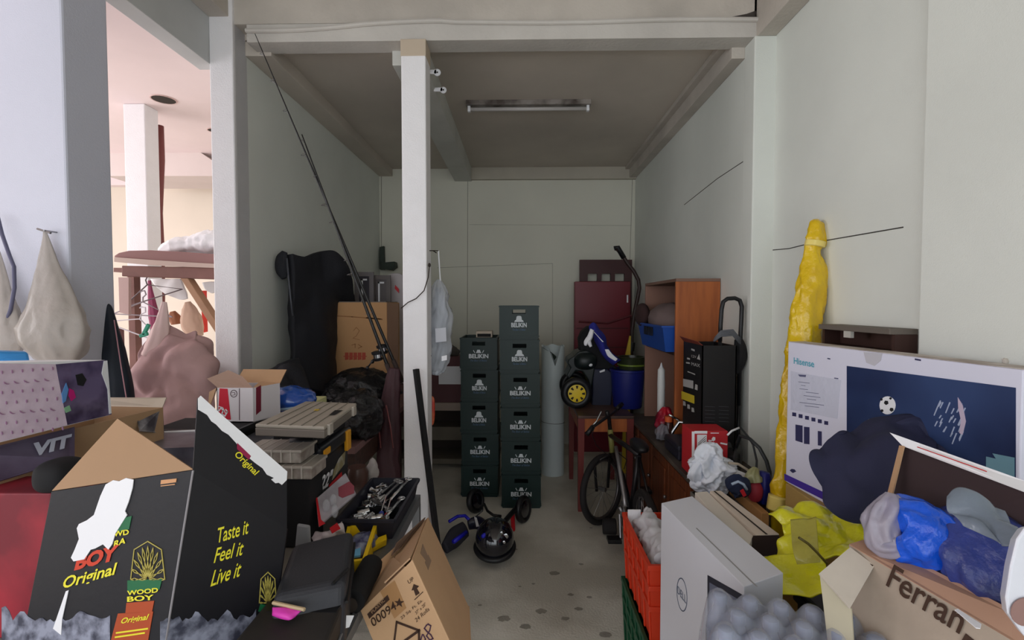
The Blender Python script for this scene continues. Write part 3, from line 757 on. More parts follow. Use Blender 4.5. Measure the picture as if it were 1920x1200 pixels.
build('spout', MB().tube([c + Vector((0, 0, .02)), c + Vector((.01, 0, .09)), c + Vector((.05, 0, .15)), c + Vector((.09, -.02, .15))], .011, 10).lathe([(0, .035), (.012, .033), (.014, .015)], c), CHROME, t, smooth='auto')
build('lever', MB().tube([c + Vector((.05, 0, .16)), c + Vector((-.02, -.02, .2))], .007, 8), CHROME, t, smooth=True)
t = thing('orange_jar', 'small jar with orange cap beside the chrome tap', 'jar', (.96, 3.08, SZ))
c = Vector((.955, 3.1, SZ))
build('glass', MB().lathe([(0, .028), (.1, .028), (.12, .02)], c), mat('brown glass', (70, 40, 36), .15), t, smooth='auto')
build('cap', MB().lathe([(.12, .024), (.155, .024)], c), mat('orange cap', (220, 100, 50), .5), t, smooth='auto')
t = thing('dark_case', 'dark navy flat case lying on the sideboard in front of the bookcase', 'case', (1.0, 2.9, SZ))
build('body', MB().b2(.88, .99, 2.68, 2.94, SZ, SZ + .085), mat('dark navy plastic', (34, 34, 48), .5), t, bevel=.01)
build('lid_line', MB().b2(.879, .991, 2.679, 2.941, SZ + .055, SZ + .059), BLACK, t)
# ---- black carton with yellow print
KX0, KX1, KY0, KY1 = .985, 1.17, 2.62, 2.92
kz0, kz1 = SZ, P(1317, 648, F / KY0).z
t = thing('black_carton', 'tall black carton with yellow and white print, open top, on the sideboard', 'box', ((KX0 + KX1) / 2, (KY0 + KY1) / 2, SZ))
m = MB()
m.b2(KX0, KX1, KY0, KY0 + .006, kz0, kz1); m.b2(KX0, KX1, KY1 - .006, KY1, kz0, kz1); m.b2(KX0, KX0 + .006, KY0, KY1, kz0, kz1); m.b2(KX1 - .006, KX1, KY0, KY1, kz0, kz1); m.b2(KX0, KX1, KY0, KY1, kz0, kz0 + .005)
build('body', m, mat('black card print', (20, 19, 22), .5), t)
build('open_flap', MB().slab([(KX0, KY0, kz1), (KX0, KY1, kz1), (KX0 - .025, KY1, kz1 + .03), (KX0 - .025, KY0, kz1 + .02)], .003), mat('flap red brown', (120, 52, 36), .6), t)
fc = Face((KX0, KY0, kz0), (KX0, KY1, kz0), (KX0, KY0, kz1))
m = MB(); fc.poly(m, [(1278, 733), (1302, 742), (1302, 757), (1278, 748)], .001); build('yellow_band', m, mat('yellow label', (214, 190, 50), .5), t)
m = MB(); fc.poly(m, [(1281, 710), (1300, 714), (1300, 729), (1281, 724)], .001)
fc.text(m, 'MAX', (1297, 685), (1313, 689), (1297, 679)); fc.text(m, '12V', (1297, 670), (1306, 672), (1297, 665)); fc.text(m, 'PRO', (1297, 656), (1305, 658), (1297, 652)) if False else None
for a, b in ((1283, 760), (1291, 766), (1299, 772)): fc.poly(m, [(a - 2, b - 8), (a + 2, b - 7), (a + 3, b + 1), (a - 2, b)])
fc.poly(m, [(1307, 673), (1311, 664), (1313, 675)]); fc.line(m, [(1290, 697), (1296, 699), (1303, 702)], .006); fc.line(m, [(1289, 672), (1293, 673)], .01); fc.line(m, [(1287, 680), (1293, 681)], .008); fc.line(m, [(1297, 655), (1302, 657)], .01)
fc.poly(m, [(1304, 720), (1308, 722), (1308, 732), (1303, 730)])
build('white_print', m, mat('dull white print', (178, 176, 174), .6), t)
f2 = Face((KX0, KY0, kz0), (KX1, KY0, kz0), (KX0, KY0, kz1))
m = MB()
for r in range(5):
    for c_ in range(2):
        xx, yy = 1322 + c_ * 26, 762 + r * 7; f2.line(m, [(xx, yy), (xx + 18, yy + 1)], .002)
build('faint_print', m, mat('faint grey print', (70, 70, 76), .6), t)
# ---- trolley with black handle
kt = 337; hy = F / kt
A = Py(1352, 640, hy); 
t = thing('folding_trolley', 'folding hand trolley with a tall black looped handle beside the pillar', 'trolley', (1.2, hy - .0, SZ))
pts = [(1350, 640), (1351, 610), (1353, 580), (1356, 566), (1364, 560), (1378, 559), (1387, 563), (1391, 575), (1390, 600), (1388, 640), (1385, 760)]
build('handle', MB().tube([Py(a, b, hy) for a, b in pts] , .0115, 12), BLACK, t, smooth=True)
p = Py(1385, 760, hy)
build('lower_bar', MB().tube([Py(1350, 640, hy), Py(1349, 760, hy), Vector((Py(1349, 760, hy).x, hy, SZ + .01))], .01, 10).tube([p, Vector((p.x, hy, SZ + .01))], .01, 10), BLACK, t, smooth=True)
m = MB()
for i in range(4): m.tube([Py(1338 + i, 640 - i * 2, hy - .02), Py(1352, 630 - i * 3, hy - .03), Py(1374, 628 - i * 3, hy - .03), Py(1388, 645 - i * 3, hy - .02)], .006, 8)
build('elastic_cord', m, mat('grey cord', (90, 92, 98), .5), t, smooth=True)
build('cord_wrap', MB().sack([Py(1384, 636, hy - .0), Py(1388, 655, hy), Py(1386, 680, hy), Py(1380, 700, hy)], [.02, .033, .033, .015], amp=.1), BLACKM, t, smooth=True)

# ---- bicycle
BIKE = mat('dark bike paint', (30, 27, 30), .35); TYRE = mat('worn tyre', (34, 31, 32), .8); RIM = mat('grey rim', (110, 106, 106), .3, metal=.7)
fw = P(1129, 905, 266); Rw = .245
t = thing('bicycle', 'small dark bicycle leaning along the brown sideboard', 'bicycle', (.66, 3.1, 0))
def bwheel(c, ax, R):
    ax = Vector(ax).normalized()
    o = build('wheel', MB().torus(c, ax, R - .02, .022, 44, 10), TYRE, t, smooth=True); ORG[o.name] = ORG[t.name]
    build('rim', MB().torus(c, ax, R - .045, .009, 44, 8, squash=1.2), RIM, o, smooth=True)
    a = ax.cross(Vector((0, 0, 1))).normalized(); b = ax.cross(a); m = MB()
    for i in range(20):
        th = 2 * math.pi * i / 20; m.tube([c + ax * (.018 if i % 2 else -.018), c + (a * math.cos(th) + b * math.sin(th)) * (R - .045)], .0012, 4)
    build('spokes', m, STEEL, o)
    build('hub', MB().lathe([(-.035, .006), (-.03, .016), (.03, .016), (.035, .006)], c, ax, 14), STEEL, o, smooth='auto')
fwc = Vector((fw.x, fw.y, Rw)); rwc = Vector((.73, 2.72, Rw))
bwheel(fwc, (math.cos(math.radians(-30)), math.sin(math.radians(-30)) * 1.0 - .35, 0.06), Rw)
bwheel(rwc, (1, .06, .08), Rw)
hd = Vector((P(1150, 830, 268).x, 3.36, .0)); head_t = P(1144, 805, 268); head_b = P(1148, 850, 268)
build('fork', MB().tube([head_b, fwc + Vector((-.06, -.03, .2)), fwc + Vector((-.045, -.04, 0))], .011, 8).tube([head_b, fwc + Vector((.06, .03, .25)), fwc + Vector((.045, .03, 0))], .011, 8), BIKE, t, smooth=True)
build('head_tube', MB().tube([head_t, head_b], .019, 12), mat('yellowish decal paint', (130, 126, 70), .4), t, smooth=True)
bb = Vector((.70, 3.03, .22)); stt = Vector((.735, 2.98, .62))
build('stem', MB().tube([head_t, P(1142, 785, 268), P(1138, 772, 272)], .014, 10), BIKE, t, smooth=True)
build('handlebar', MB().tube([P(1104, 812, 280), P(1112, 800, 280), P(1138, 782, 272), P(1150, 775, 262), P(1164, 760, 250)], .011, 10), BIKE, t, smooth=True)
build('grip', MB().tube([P(1100, 815, 282), P(1112, 800, 280)], .017, 10), BLACK, t, smooth=True)
build('grip', MB().tube([P(1156, 767, 256), P(1166, 758, 250)], .017, 10), BLACK, t, smooth=True)
build('brake_lever', MB().tube([P(1104, 806, 280), P(1118, 790, 278), P(1127, 772, 274)], .005, 6), CHROME, t)
build('down_tube', MB().tube([head_b, Vector((.68, 3.2, .4)), bb], .02, 12), BIKE, t, smooth=True)
build('silver_strut', MB().tube([P(1155, 838, 275), P(1162, 880, 290), P(1170, 930, 300), P(1173, 950, 305)], .013, 10), mat('silver paint', (170, 166, 168), .3, metal=.6), t, smooth=True)
build('seat_tube', MB().tube([bb, stt], .018, 12), BIKE, t, smooth=True)
build('seat_stay', MB().tube([stt, rwc + Vector((.05, 0, 0))], .009, 8).tube([bb, rwc + Vector((.05, 0, 0))], .009, 8).tube([stt, rwc - Vector((.05, 0, 0))], .009, 8).tube([bb, rwc - Vector((.05, 0, 0))], .009, 8), BIKE, t, smooth=True)
build('top_tube', MB().tube([head_t + Vector((0, 0, -.04)), stt], .016, 12), BIKE, t, smooth=True)
build('saddle', MB().ell(stt + Vector((0, 0, .06)), (.05, .12, .03), box=.8), BLACK, t, smooth=True)
build('chain_ring', MB().lathe([(-.003, .075), (.003, .075)], bb + Vector((-.05, 0, 0)), (1, 0, .06), 30).torus(bb + Vector((-.05, 0, 0)), (1, 0, .06), .075, .005, 30, 6), STEEL, t)
build('crank', MB().tube([bb + Vector((-.07, 0, 0)), bb + Vector((-.075, -.06, -.13))], .01, 8).tube([bb + Vector((.07, 0, 0)), bb + Vector((.075, .06, .13))], .01, 8), STEEL, t)
build('pedal', MB().b2(bb.x - .16, bb.x - .075, bb.y - .1, bb.y - .03, bb.z - .145, bb.z - .12), BLACK, t, bevel=.004)
build('pedal', MB().b2(bb.x + .075, bb.x + .14, bb.y + .02, bb.y + .1, bb.z + .12, bb.z + .145), BLACK, t, bevel=.004)
build('brake_cable', MB().tube([P(1118, 792, 278), P(1110, 815, 290), P(1118, 835, 285), P(1135, 850, 275)], .0025, 6).tube([P(1160, 850, 280), P(1175, 862, 290), P(1170, 880, 295)], .0025, 6), BLACK, t)
build('stand_foot', MB().tube([P(1161, 950, 300), P(1168, 962, 300), P(1163, 985, 292)], .014, 8), STEEL, t, smooth=True)
fp = P(1140, 978, 272); 
build('training_wheel', MB().lathe([(-.045, .045), (-.04, .052), (.04, .052), (.045, .045)], Vector((P(1140, 978, 275).x, 3.22, .053)), (1, -.1, 0), 20), TYRE, t, smooth='auto')

# ---- toys on the floor in front of the crates
BLUE = mat('bright blue plastic', (28, 26, 180), .35); NAVY = mat('navy black plastic', (22, 22, 44), .35)
hc = Pz(926, 1068, 0); hr = .118
t = thing('toy_helmet', 'shiny black child helmet lying on the floor beside the blue toy bike', 'helmet', (hc.x, hc.y + .1, 0))
cc = Vector((hc.x, hc.y + .1, hr + .02))
build('shell', MB().ell(cc, (hr * 1.0, hr * 1.12, hr)), mat('gloss black', (16, 16, 26), .12, coat=1.0), t, smooth=True)
build('rim', MB().torus(cc - Vector((0, .0, .05)), (0, -.25, 1), hr * .97, .016, 40, 8), BLACK, t, smooth=True)
f = Face(P(926, 1050, 330), P(950, 1050, 330), P(926, 1020, 330))
m = MB(); 
for (a, b, r) in ((.07, .055, .016), (.045, .075, .01), (.06, .03, .01)):
    d = Vector((a / hr, -math.sqrt(max(0, 1 - (a / hr) ** 2 - (b / hr) ** 2)), b / hr)); m.ell(cc + Vector((d.x * hr * 1.0, d.y * hr * 1.12, d.z * hr)), (r, .003, r))
build('silver_sticker', m, CHROME, t, smooth=True)
t = thing('toy_bike', 'blue and black child balance bike lying on its side before the crates', 'toy bike', (Pz(900, 1010, 0).x, Pz(900, 1010, 0).y, 0))
q = lambda px, py, z_: Pz(px, py, z_)
w1 = q(981, 985, 0) + Vector((0, .05, .095))
def twheel(c, ax, r, w_=.02):
    o = build('wheel', MB().torus(c, ax, r - w_, w_, 32, 10, squash=1.2), BLACK, t, smooth=True); ORG[o.name] = ORG[t.name]
    build('hub', MB().lathe([(-.022, r * .35), (-.018, r * .6), (.018, r * .6), (.022, r * .35)], c, ax, 20), mat('gloss black', (16, 16, 26), .12), o, smooth='auto')
twheel(w1, (.86, -.5, .1), .095)
w2 = q(886, 985, 0) + Vector((0, .22, .085)); twheel(w2, (.8, -.55, .25), .09)
w3 = q(870, 1018, 0) + Vector((-.05, .02, .06)); 
build('seat', MB().sack([q(834, 1028, .08), q(852, 1008, .1), q(872, 992, .12)], [.035, .06, .05], flat=.55, amp=.02), mat('grey black rubber', (44, 42, 52), .7), t, smooth=True)
build('blue_bar', MB().tube([q(842, 978, .14), q(858, 968, .15), q(872, 967, .15), q(880, 975, .14)], .011, 8), BLUE, t, smooth=True)
build('blue_bar', MB().tube([q(850, 1016, .16), q(874, 998, .165)], .013, 8), BLUE, t, smooth=True)
build('blue_bar', MB().tube([q(905, 1006, .2), q(920, 992, .2), q(932, 982, .2)], .011, 8), BLUE, t, smooth=True)
build('frame', MB().sack([q(878, 985, .11), q(895, 980, .12), q(912, 990, .12), q(915, 1025, .07)], [.03, .045, .035, .05], flat=.6, amp=.03), NAVY, t, smooth=True)
build('steering_column', MB().tube([q(912, 1000, .09), q(940, 985, .11), w1 + Vector((-.03, 0, .03))], .017, 10), BLACK, t, smooth=True)
build('handlebar', MB().tube([q(908, 945, .17), q(914, 958, .17), q(925, 966, .16), q(940, 968, .15)], .009, 8), BLACK, t, smooth=True)
build('white_sticker', MB().prism([q(889, 970, .155), q(893, 969, .155), q(898, 987, .145), q(893, 988, .145)], (0, -.002, .006)), WHITE, t)
build('cable', MB().tube([q(893, 968, .15), q(905, 958, .18), q(905, 950, .18), q(900, 958, .15)], .004, 6), BLACK, t)
m = MB().prism([q(957, 968, .06), q(964, 966, .06), q(965, 996, .005), q(959, 996, .005)], (.004, .02, 0))
tag(build('red_reflector_strip', m, REDP), 'short red plastic strip on the floor beside the toy bike wheel', 'strip')

# ================================================================ RIGHT HAND SIDE
def stand(m, px4, zt, zb):
    q = [Pz(a, b, zt) for a, b in px4]
    return m.hexa([Vector((p.x, p.y, zb)) for p in q], q)
# ---- stacked harvest crates
def lattice(name, x0, x1, y0, y1, z0, z1, mt, lbl, rough=0):
    t = thing(name, lbl, 'crate', ((x0 + x1) / 2, (y0 + y1) / 2, z0), 'plastic crates stacked beside the white monitor box')
    m = MB(); f = .015; th = .006
    frust(m, x0, x1, y0, y1, z0, z1, f, th)
    build('body', m, mt, t)
    m = MB()
    for z in (z1 - .02, z1 - .1, z1 - .18):
        g = f * (z1 - z) / (z1 - z0)
        m.b2(x0 - .008 + g, x1 + .008 - g, y0 - .008 + g, y0 + .002 + g, z, z + .02); m.b2(x0 - .008 + g, x1 + .008 - g, y1 - g - .002, y1 + .008 - g, z, z + .02)
        m.b2(x0 - .008 + g, x0 + .002 + g, y0 + g, y1 - g, z, z + .02); m.b2(x1 - .002 - g, x1 + .008 - g, y0 + g, y1 - g, z, z + .02)
    for i in range(6):
        y = y0 + (y1 - y0) * (i + .2) / 5.4
        m.hexa([(x0 + f - .007, y, z0), (x0 + f, y, z0), (x0 + f, y + .012, z0), (x0 + f - .007, y + .012, z0)], [(x0 - .007, y, z1), (x0, y, z1), (x0, y + .012, z1), (x0 - .007, y + .012, z1)])
    build('ribs', m, mt, t, bevel=.002)
    return t
OX0, OX1, OY0, OY1 = .474, .66, 1.745, 2.19
lattice('orange_crate', OX0, OX1, OY0, OY1, .30, .60, mat('orange red plastic', (205, 58, 28), .45), 'orange-red plastic crate stacked on the green one, filled with pale clothes')
lattice('green_crate', OX0 - .003, OX1, OY0, OY1, 0, .30, mat('dark green plastic', (20, 74, 48), .45), 'dark green plastic crate on the floor under the orange crate')
t = thing('pale_clothes', 'pale grey crumpled clothes filling the orange crate', 'clothes', (.57, 1.97, .42))
build('fabric', MB().patch([[(OX0 + .04, y, .53 + .02 * math.sin(i)), (.53, y, .60 + .01 * math.cos(i * 2)), (.575, y, .63), (.62, y, .57)] for i, y in enumerate((OY0 + .045, 1.85, 1.97, 2.08, OY1 - .045))], 26, 40, .05, .02, 18, seed=3), mat('pale grey fabric', (196, 196, 200), .9), t, smooth=True)
tag(build('white_card', MB().b2(OX0 + .012, OX0 + .07, OY1 - .03, OY1 - .024, .45, .625), WHITEP), 'white card sticking up at the back corner of the orange crate', 'card')

# ---- white monitor box standing on its edge
DZ = .85
t = thing('monitor_box', 'white flat monitor carton standing on edge, round maker emblem on its side', 'box', (.56, 1.47, 0))
a, b = Pz(1240, 943, DZ), Pz(1395, 1100, DZ); c_ = Pz(1298, 930, DZ); d2 = b + (c_ - a) * 1.0
DW = mat('white box card', (212, 214, 222), .6, bump=.05, scale=40, var=.03)
build('body', MB().hexa([Vector((p.x, p.y, .0)) for p in (a, b, d2, c_)], [a, b, d2, c_]), DW, t, bevel=.002)
fd = Face(a, b, Vector((a.x, a.y, 0)))
m = MB(); N_ = 40
outl = [(1279 + math.cos(2 * math.pi * i / N_) * 9.5, 1115 + math.sin(2 * math.pi * i / N_) * 30 + math.cos(2 * math.pi * i / N_) * 7) for i in range(N_)]
fd.line(m, outl, .003, closed=True); fd.text(m, 'DELL', (1274, 1128), (1285, 1117), (1274, 1105)) if False else fd.text(m, 'DELL', (1271, 1112), (1287, 1132), (1271, 1098))
build('emblem', m, mat('grey blue print', (92, 104, 128), .6), t)
m = MB(); fd.poly(m, [(1327, 1078), (1440, 1142), (1440, 1300), (1327, 1300)]); build('picture_frame', m, mat('dark print', (40, 42, 56), .5), t)
m = MB(); fd.poly(m, [(1331, 1092), (1440, 1156), (1440, 1300), (1331, 1300)], .0015); build('picture', m, mat('grey blue picture', (120, 126, 146), .5, col2=(60, 66, 90), var_scale=8), t)
# top tape seam
m = MB(); m.prism([a * .62 + b * .38 + Vector((.03, 0, .0004)), a * .62 + b * .38 + Vector((.034, 0, .0004)), b + Vector((.034, 0, .0004)), b + Vector((.03, 0, .0004))], (0, 0, .0006)); 
build('seam', m, mat('seam grey', (150, 150, 150), .6), t)

# ---- long flat cartons behind it
FP = mat('off white carton', (222, 214, 202), .7, bump=.05, scale=40, var=.05)
t = thing('flat_carton', 'long off-white flat carton with a dark cut-out, next to the monitor box', 'box', (.73, 1.7, 0), 'long flat cartons standing on edge')
m = stand(MB(), [(1303, 923), (1398, 1040), (1412, 1004), (1326, 921)], .80, 0)
build('body', m, FP, t, bevel=.002)
q = [Pz(x, y, .8) for x, y in [(1303, 923), (1398, 1040)]]
ff = Face(q[0], q[1], Vector((q[0].x, q[0].y, 0)))
m = MB(); ff.poly(m, [(1304, 940), (1338, 980), (1338, 1008), (1304, 968)]); build('cut_out', m, BLACKM, t)
t = thing('flat_carton', 'wider long off-white flat carton with a dark open end, behind the one with the cut-out', 'box', (.83, 1.7, 0), 'long flat cartons standing on edge')
m = stand(MB(), [(1331, 920), (1417, 1003), (1461, 1001), (1352, 920)], .81, 0)
build('body', m, mat('beige carton', (214, 200, 184), .7, bump=.05, scale=40, var=.05), t, bevel=.002)
q = [Pz(x, y, .81) for x, y in [(1412, 1003), (1461, 1001)]]
ff = Face(q[0], q[1], Vector((q[0].x, q[0].y, 0)))
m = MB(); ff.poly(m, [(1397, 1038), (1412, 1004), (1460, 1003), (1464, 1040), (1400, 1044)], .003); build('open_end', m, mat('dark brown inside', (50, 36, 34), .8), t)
m = MB(); A_, B_ = Pz(1338, 921, .811), Pz(1436, 1002, .811)
m.prism([A_, A_ + Vector((.006, 0, 0)), B_ + Vector((.006, 0, 0)), B_], (0, 0, .001)); build('seam', m, DIRT, t)

# ---- grey carton at the end of the sideboard and what lies on it
GZ = .62
t = thing('grey_carton', 'dusty grey carton on the floor against the near end of the sideboard', 'box', (1.05, 2.2, 0))
build('body', MB().b2(.853, 1.03, 2.07, 2.395, 0, GZ), mat('dusty grey card', (130, 126, 116), .8, var=.1), t, bevel=.004)
build('lid_edge', MB().b2(.85, 1.033, 2.066, 2.398, GZ - .05, GZ), mat('dusty grey lid', (118, 114, 106), .8), t, bevel=.002)
t = thing('red_box', 'red and white printed carton at the near end of the sideboard', 'box', (.95, 2.5, SZ))
x0, x1 = P(1296, 870, F / 2.44).x, P(1364, 870, F / 2.44).x; zt = P(1300, 808, F / 2.44).z
build('body', MB().b2(x0, x1, 2.44, 2.585, SZ, zt), mat('red carton', (188, 40, 48), .5), t, bevel=.002)
fr = Face((x0, 2.44, SZ), (x1, 2.44, SZ), (x0, 2.44, zt))
m = MB(); fr.poly(m, [(1297, 809), (1302, 809), (1302, 885), (1297, 885)], .002); fr.poly(m, [(1302, 808), (1326, 808), (1326, 813), (1302, 813)])
build('white_edge', m, WHITEP, t)
m = MB(); fr.poly(m, [(1307, 815), (1325, 815), (1325, 838), (1307, 846)]); build('white_panel', m, WHITE, t)
m = MB()
for i in range(5): fr.line(m, [(1309, 831 + i * 3), (1323, 818 + i * 4)], .0022, .0016)
build('hatching', m, BLACKM, t)
m = MB(); fr.text(m, 'Royal', (1328, 828), (1346, 827), (1328, 819)) if False else None
fr.poly(m, [(1334, 823), (1337, 819), (1341, 820), (1341, 825), (1337, 828)]); fr.line(m, [(1329, 826), (1334, 826)], .006); fr.line(m, [(1333, 812), (1347, 812)], .004); fr.line(m, [(1352, 831), (1362, 833)], .008)
build('white_print', m, WHITE, t)
t = thing('white_bag', 'crumpled white plastic carrier bag slumped against the red carton', 'bag', (.93, 2.27, GZ))
kw = 392
build('film', MB().sack([P(1348, 928, kw), P(1343, 915, kw), P(1337, 890, kw), P(1334, 868, kw), P(1338, 848, kw), P(1350, 838, kw)], [.03, .075, .1, .09, .06, .02], flat=.8, amp=.26, folds=6, freq=13, seed=21, n=110, sub=18), mat('white film', (222, 228, 238), .35, sss=.1), t, smooth=True)
build('handle', MB().sack([P(1320, 862, kw + 6), P(1308, 880, kw + 6), P(1306, 895, kw + 4), P(1320, 905, kw)], [.02, .03, .03, .02], flat=.6, amp=.3, seed=5), mat('white film', (222, 228, 238), .35), t, smooth=True)
t = thing('white_paper_box', 'tilted plain white paper box beside the white carrier bag', 'box', P(1395, 905, 412))
build('body', MB().slab([P(1369, 876, 398), P(1414, 893, 400), P(1404, 930, 408), P(1366, 912, 406)], .03), WHITEP, t, bevel=.002)
t = thing('navy_cloth', 'navy blue cloth with a white stripe tucked beside the white carrier bag', 'cloth', P(1382, 922, 418))
build('cloth', MB().sack([P(1366, 918, 420), P(1376, 912, 420), P(1392, 916, 420), P(1402, 924, 418)], [.02, .05, .045, .02], flat=.7, amp=.16, seed=8), mat('navy cloth', (30, 40, 66), .9), t, smooth=True)
build('stripe', MB().tube([P(1372, 908, 436), P(1384, 903, 438), P(1394, 908, 438), P(1400, 918, 436)], .006, 8), mat('pale blue stripe', (168, 186, 206), .8), t, smooth=True)
t = thing('red_pouch', 'small red pouch wrapped in clear film beside the yellow tube', 'pouch', P(1416, 935, 418))
build('pouch', MB().ell(P(1416, 920, 412), (.034, .03, .05), amp=.08, seed=2), mat('red mesh', (158, 44, 60), .6), t, smooth=True)
build('film_top', MB().sack([P(1414, 905, 412), P(1412, 890, 410), P(1418, 878, 408)], [.03, .03, .012], amp=.2, seed=6), mat('olive film', (150, 150, 110), .3), t, smooth=True)
t = thing('blue_pouch', 'deep blue bag standing between the red pouch and the yellow tube', 'bag', P(1433, 930, 408))
build('body', MB().sack([P(1432, 942, 408), P(1432, 925, 408), P(1432, 900, 408), P(1434, 885, 408)], [.03, .04, .035, .02], amp=.1, seed=9), mat('deep blue film', (30, 36, 120), .4), t, smooth=True)
t = thing('black_reel', 'round black cable reel standing behind the red carton', 'reel', (P(1372, 850, 360).x, 2.52, SZ))
c = Vector((P(1374, 832, F / 2.5).x, 2.5, SZ + .078))
build('drum', MB().lathe([(-.03, .077), (-.022, .077), (-.02, .05), (.02, .05), (.022, .077), (.03, .077)], c, (.75, -.6, 0), 30), BLACK, t, smooth='auto')
build('core', MB().lathe([(-.034, .025), (-.03, .028), (.03, .028)], c, (.75, -.6, 0), 20), BLACKM, t, smooth='auto')
cab = mat('dark cable', (40, 44, 46), .5)
k_ = 400
tag(build('thick_cable', MB().tube([c, P(1388, 817, 372), P(1406, 823, 385), P(1424, 840, 395), P(1437, 864, 398), P(1443, 885, 400), P(1442, 919, 402), P(1438, 940, 404)], .009, 8), cab, smooth=True), 'thick dark cable arching from the reel down beside the yellow tube', 'cable')
tag(build('thin_cable', MB().tube([P(1388, 801, 370), P(1404, 820, 380), P(1412, 834, 386), P(1419, 864, 392), P(1418, 888, 400), P(1417, 905, 405)], .005, 8), cab, smooth=True), 'thin dark cable dropping steeply in front of the pillar', 'cable')
tag(build('white_cable', MB().tube([P(1364, 816, 372), P(1372, 808, 370), P(1386, 802, 368)], .005, 8), WHITEP, smooth=True), 'short white cable running from the red carton to the pillar', 'cable')
tag(build('beige_cable', MB().tube([P(1366, 868, 400), P(1384, 870, 400), P(1400, 880, 400), P(1413, 890, 400), P(1420, 900, 404)], .006, 8), mat('beige cable', (176, 164, 146), .6), smooth=True), 'beige cable curving over the white paper box', 'cable')
t = thing('brown_carton', 'low orange-brown carton between the flat cartons and the yellow tube', 'box', (1.05, 1.95, 0))
m = MB().b2(1.037, 1.07, 2.06, 2.38, 0, .66)
build('body', m, mat('orange brown card', (176, 130, 78), .8), t, bevel=.003)
build('torn_print', MB().slab([P(1388, 921, 440), P(1394, 917, 440), P(1400, 929, 440), P(1394, 932, 440)], .004), REDP, t)

# ---- yellow wrapped tube
YF_ = mat('glossy yellow wrap', (226, 190, 22), .22, bump=.7, scale=34, col2=(212, 172, 20), var_scale=6, coat=.3)
t = thing('yellow_wrapped_tube', 'long bundle in glossy yellow plastic leaning against the wall by the pillar', 'tube', (P(1462, 950, 428).x, F / 424, 0))
pth = [P(1533, 411, 409), P(1531, 420, 409), P(1531, 448, 410), P(1524, 470, 411), P(1524, 520, 412), P(1514, 580, 414), P(1506, 640, 416), P(1492, 720, 418), P(1482, 800, 420), P(1474, 880, 422), P(1467, 960, 424)]
e = pth[-1] + (pth[-1] - pth[-3]) * 3; e = Vector((pth[-1].x + .03, pth[-1].y + .02, 0.02)); pth.append(e)
build('wrap', MB().sack(pth, [.006, .03, .043, .034, .058, .062, .064, .056, .05, .05, .05, .05], flat=.75, amp=.14, folds=4, freq=9, seed=31, n=64, sub=12), YF_, t, smooth=True)
build('tape_band', MB().sack([P(1529, 452, 413), P(1527, 462, 413)], [.043, .043], flat=.76, amp=.02), mat('pale tape', (236, 214, 120), .3), t, smooth=True)
build('tape_band', MB().sack([P(1463, 930, 428), P(1460, 955, 428)], [.051, .051], flat=.76, amp=.03), mat('pale tape', (236, 214, 120), .3), t, smooth=True)

# ---- dark shelf unit behind the television carton
t = thing('dark_shelf_unit', 'dark brown wooden shelf top against the wall behind the television carton', 'shelf', (1.31, 1.85, 0))
zt = 1.475
build('top_board', MB().b2(1.262, 1.357, 1.665, 2.06, zt - .02, zt), mat('dusty dark board', (104, 96, 88), .7), t, bevel=.002)
build('carcass', MB().b2(1.345, 1.357, 1.665, 2.06, 0, zt - .02).b2(1.28, 1.345, 1.665, 1.68, 0, zt - .02).b2(1.28, 1.345, 2.045, 2.06, 0, zt - .02), mat('dark brown carcass', (58, 34, 28), .6), t)
build('inner_shelf', MB().b2(1.285, 1.345, 1.68, 2.045, zt - .1, zt - .08), WOODD, t)
build('catch', MB().b2(1.262, 1.275, 1.86, 1.9, zt - .045, zt - .02), mat('off white catch', (190, 186, 178), .5), t)

# ---- television carton
k0, k1 = 440.0, 760.0
TL, BL_, TR = P(1478, 641, k0), P(1471, 903, k0), P(1919, 693, k1)
BLc = Vector((TL.x, TL.y, BL_.z)); BRc = Vector((TR.x, TR.y, BL_.z)); TLc = TL.copy(); TRc = Vector((TR.x, TR.y, TL.z))
dn = Vector((TR.y - TL.y, -(TR.x - TL.x), 0)).normalized()
if dn.x < 0: dn = -dn
TH = .075
t = thing('television_carton', 'large white television carton with a football picture, standing against the wall', 'box', ((TL.x + TR.x) / 2, (TL.y + TR.y) / 2, BL_.z))
m = MB().hexa([BLc, BRc, BRc + dn * TH, BLc + dn * TH], [TLc, TRc, TRc + dn * TH, TLc + dn * TH])
TVW = mat('white carton print', (222, 222, 238), .45, var=.02)
build('body', m, TVW, t, bevel=.003)
e_ = .002
build('worn_top', MB().hexa([TLc + Vector((0, 0, .0003)), TRc + Vector((0, 0, .0003)), TRc + dn * TH + Vector((0, 0, .0003)), TLc + dn * TH + Vector((0, 0, .0003))], [p + Vector((0, 0, .002)) for p in (TLc, TRc, TRc + dn * TH, TLc + dn * TH)]), mat('worn carton top', (206, 198, 192), .7, col2=(160, 146, 136), var_scale=9), t)
ft = Face(BLc, BRc, TLc)
m = MB(); ft.text(m, 'Hisense', (1489, 682), (1527, 689), (1489, 670), bold=.01); build('lettering', m, mat('teal print', (70, 170, 190), .5), t)
m = MB(); ft.poly(m, [(1470, 889), (1920, 1100), (1920, 1160), (1470, 904)]) if False else ft.poly(m, [ (1471, 888), (1560, 930), (1640, 968), (1640, 986), (1560, 945), (1471, 900)]); build('purple_band', m, mat('purple print', (74, 50, 160), .5), t)
scr = build('screen_picture', (lambda mm: ft.poly(mm, [(1588, 686), (1905, 727), (1905, 1052), (1588, 940)]))(MB()), mat('night stadium picture', (17, 20, 52), .3, col2=(52, 70, 112), var_scale=1.8, detail=3), t)
ORG[scr.name] = ORG[t.name]
m = MB(); ft.poly(m, [(1665 + 15 * math.cos(a) , 760 + 17 * math.sin(a)) for a in [2 * math.pi * i / 24 for i in range(24)]], .002); build('ball', m, WHITE, scr)
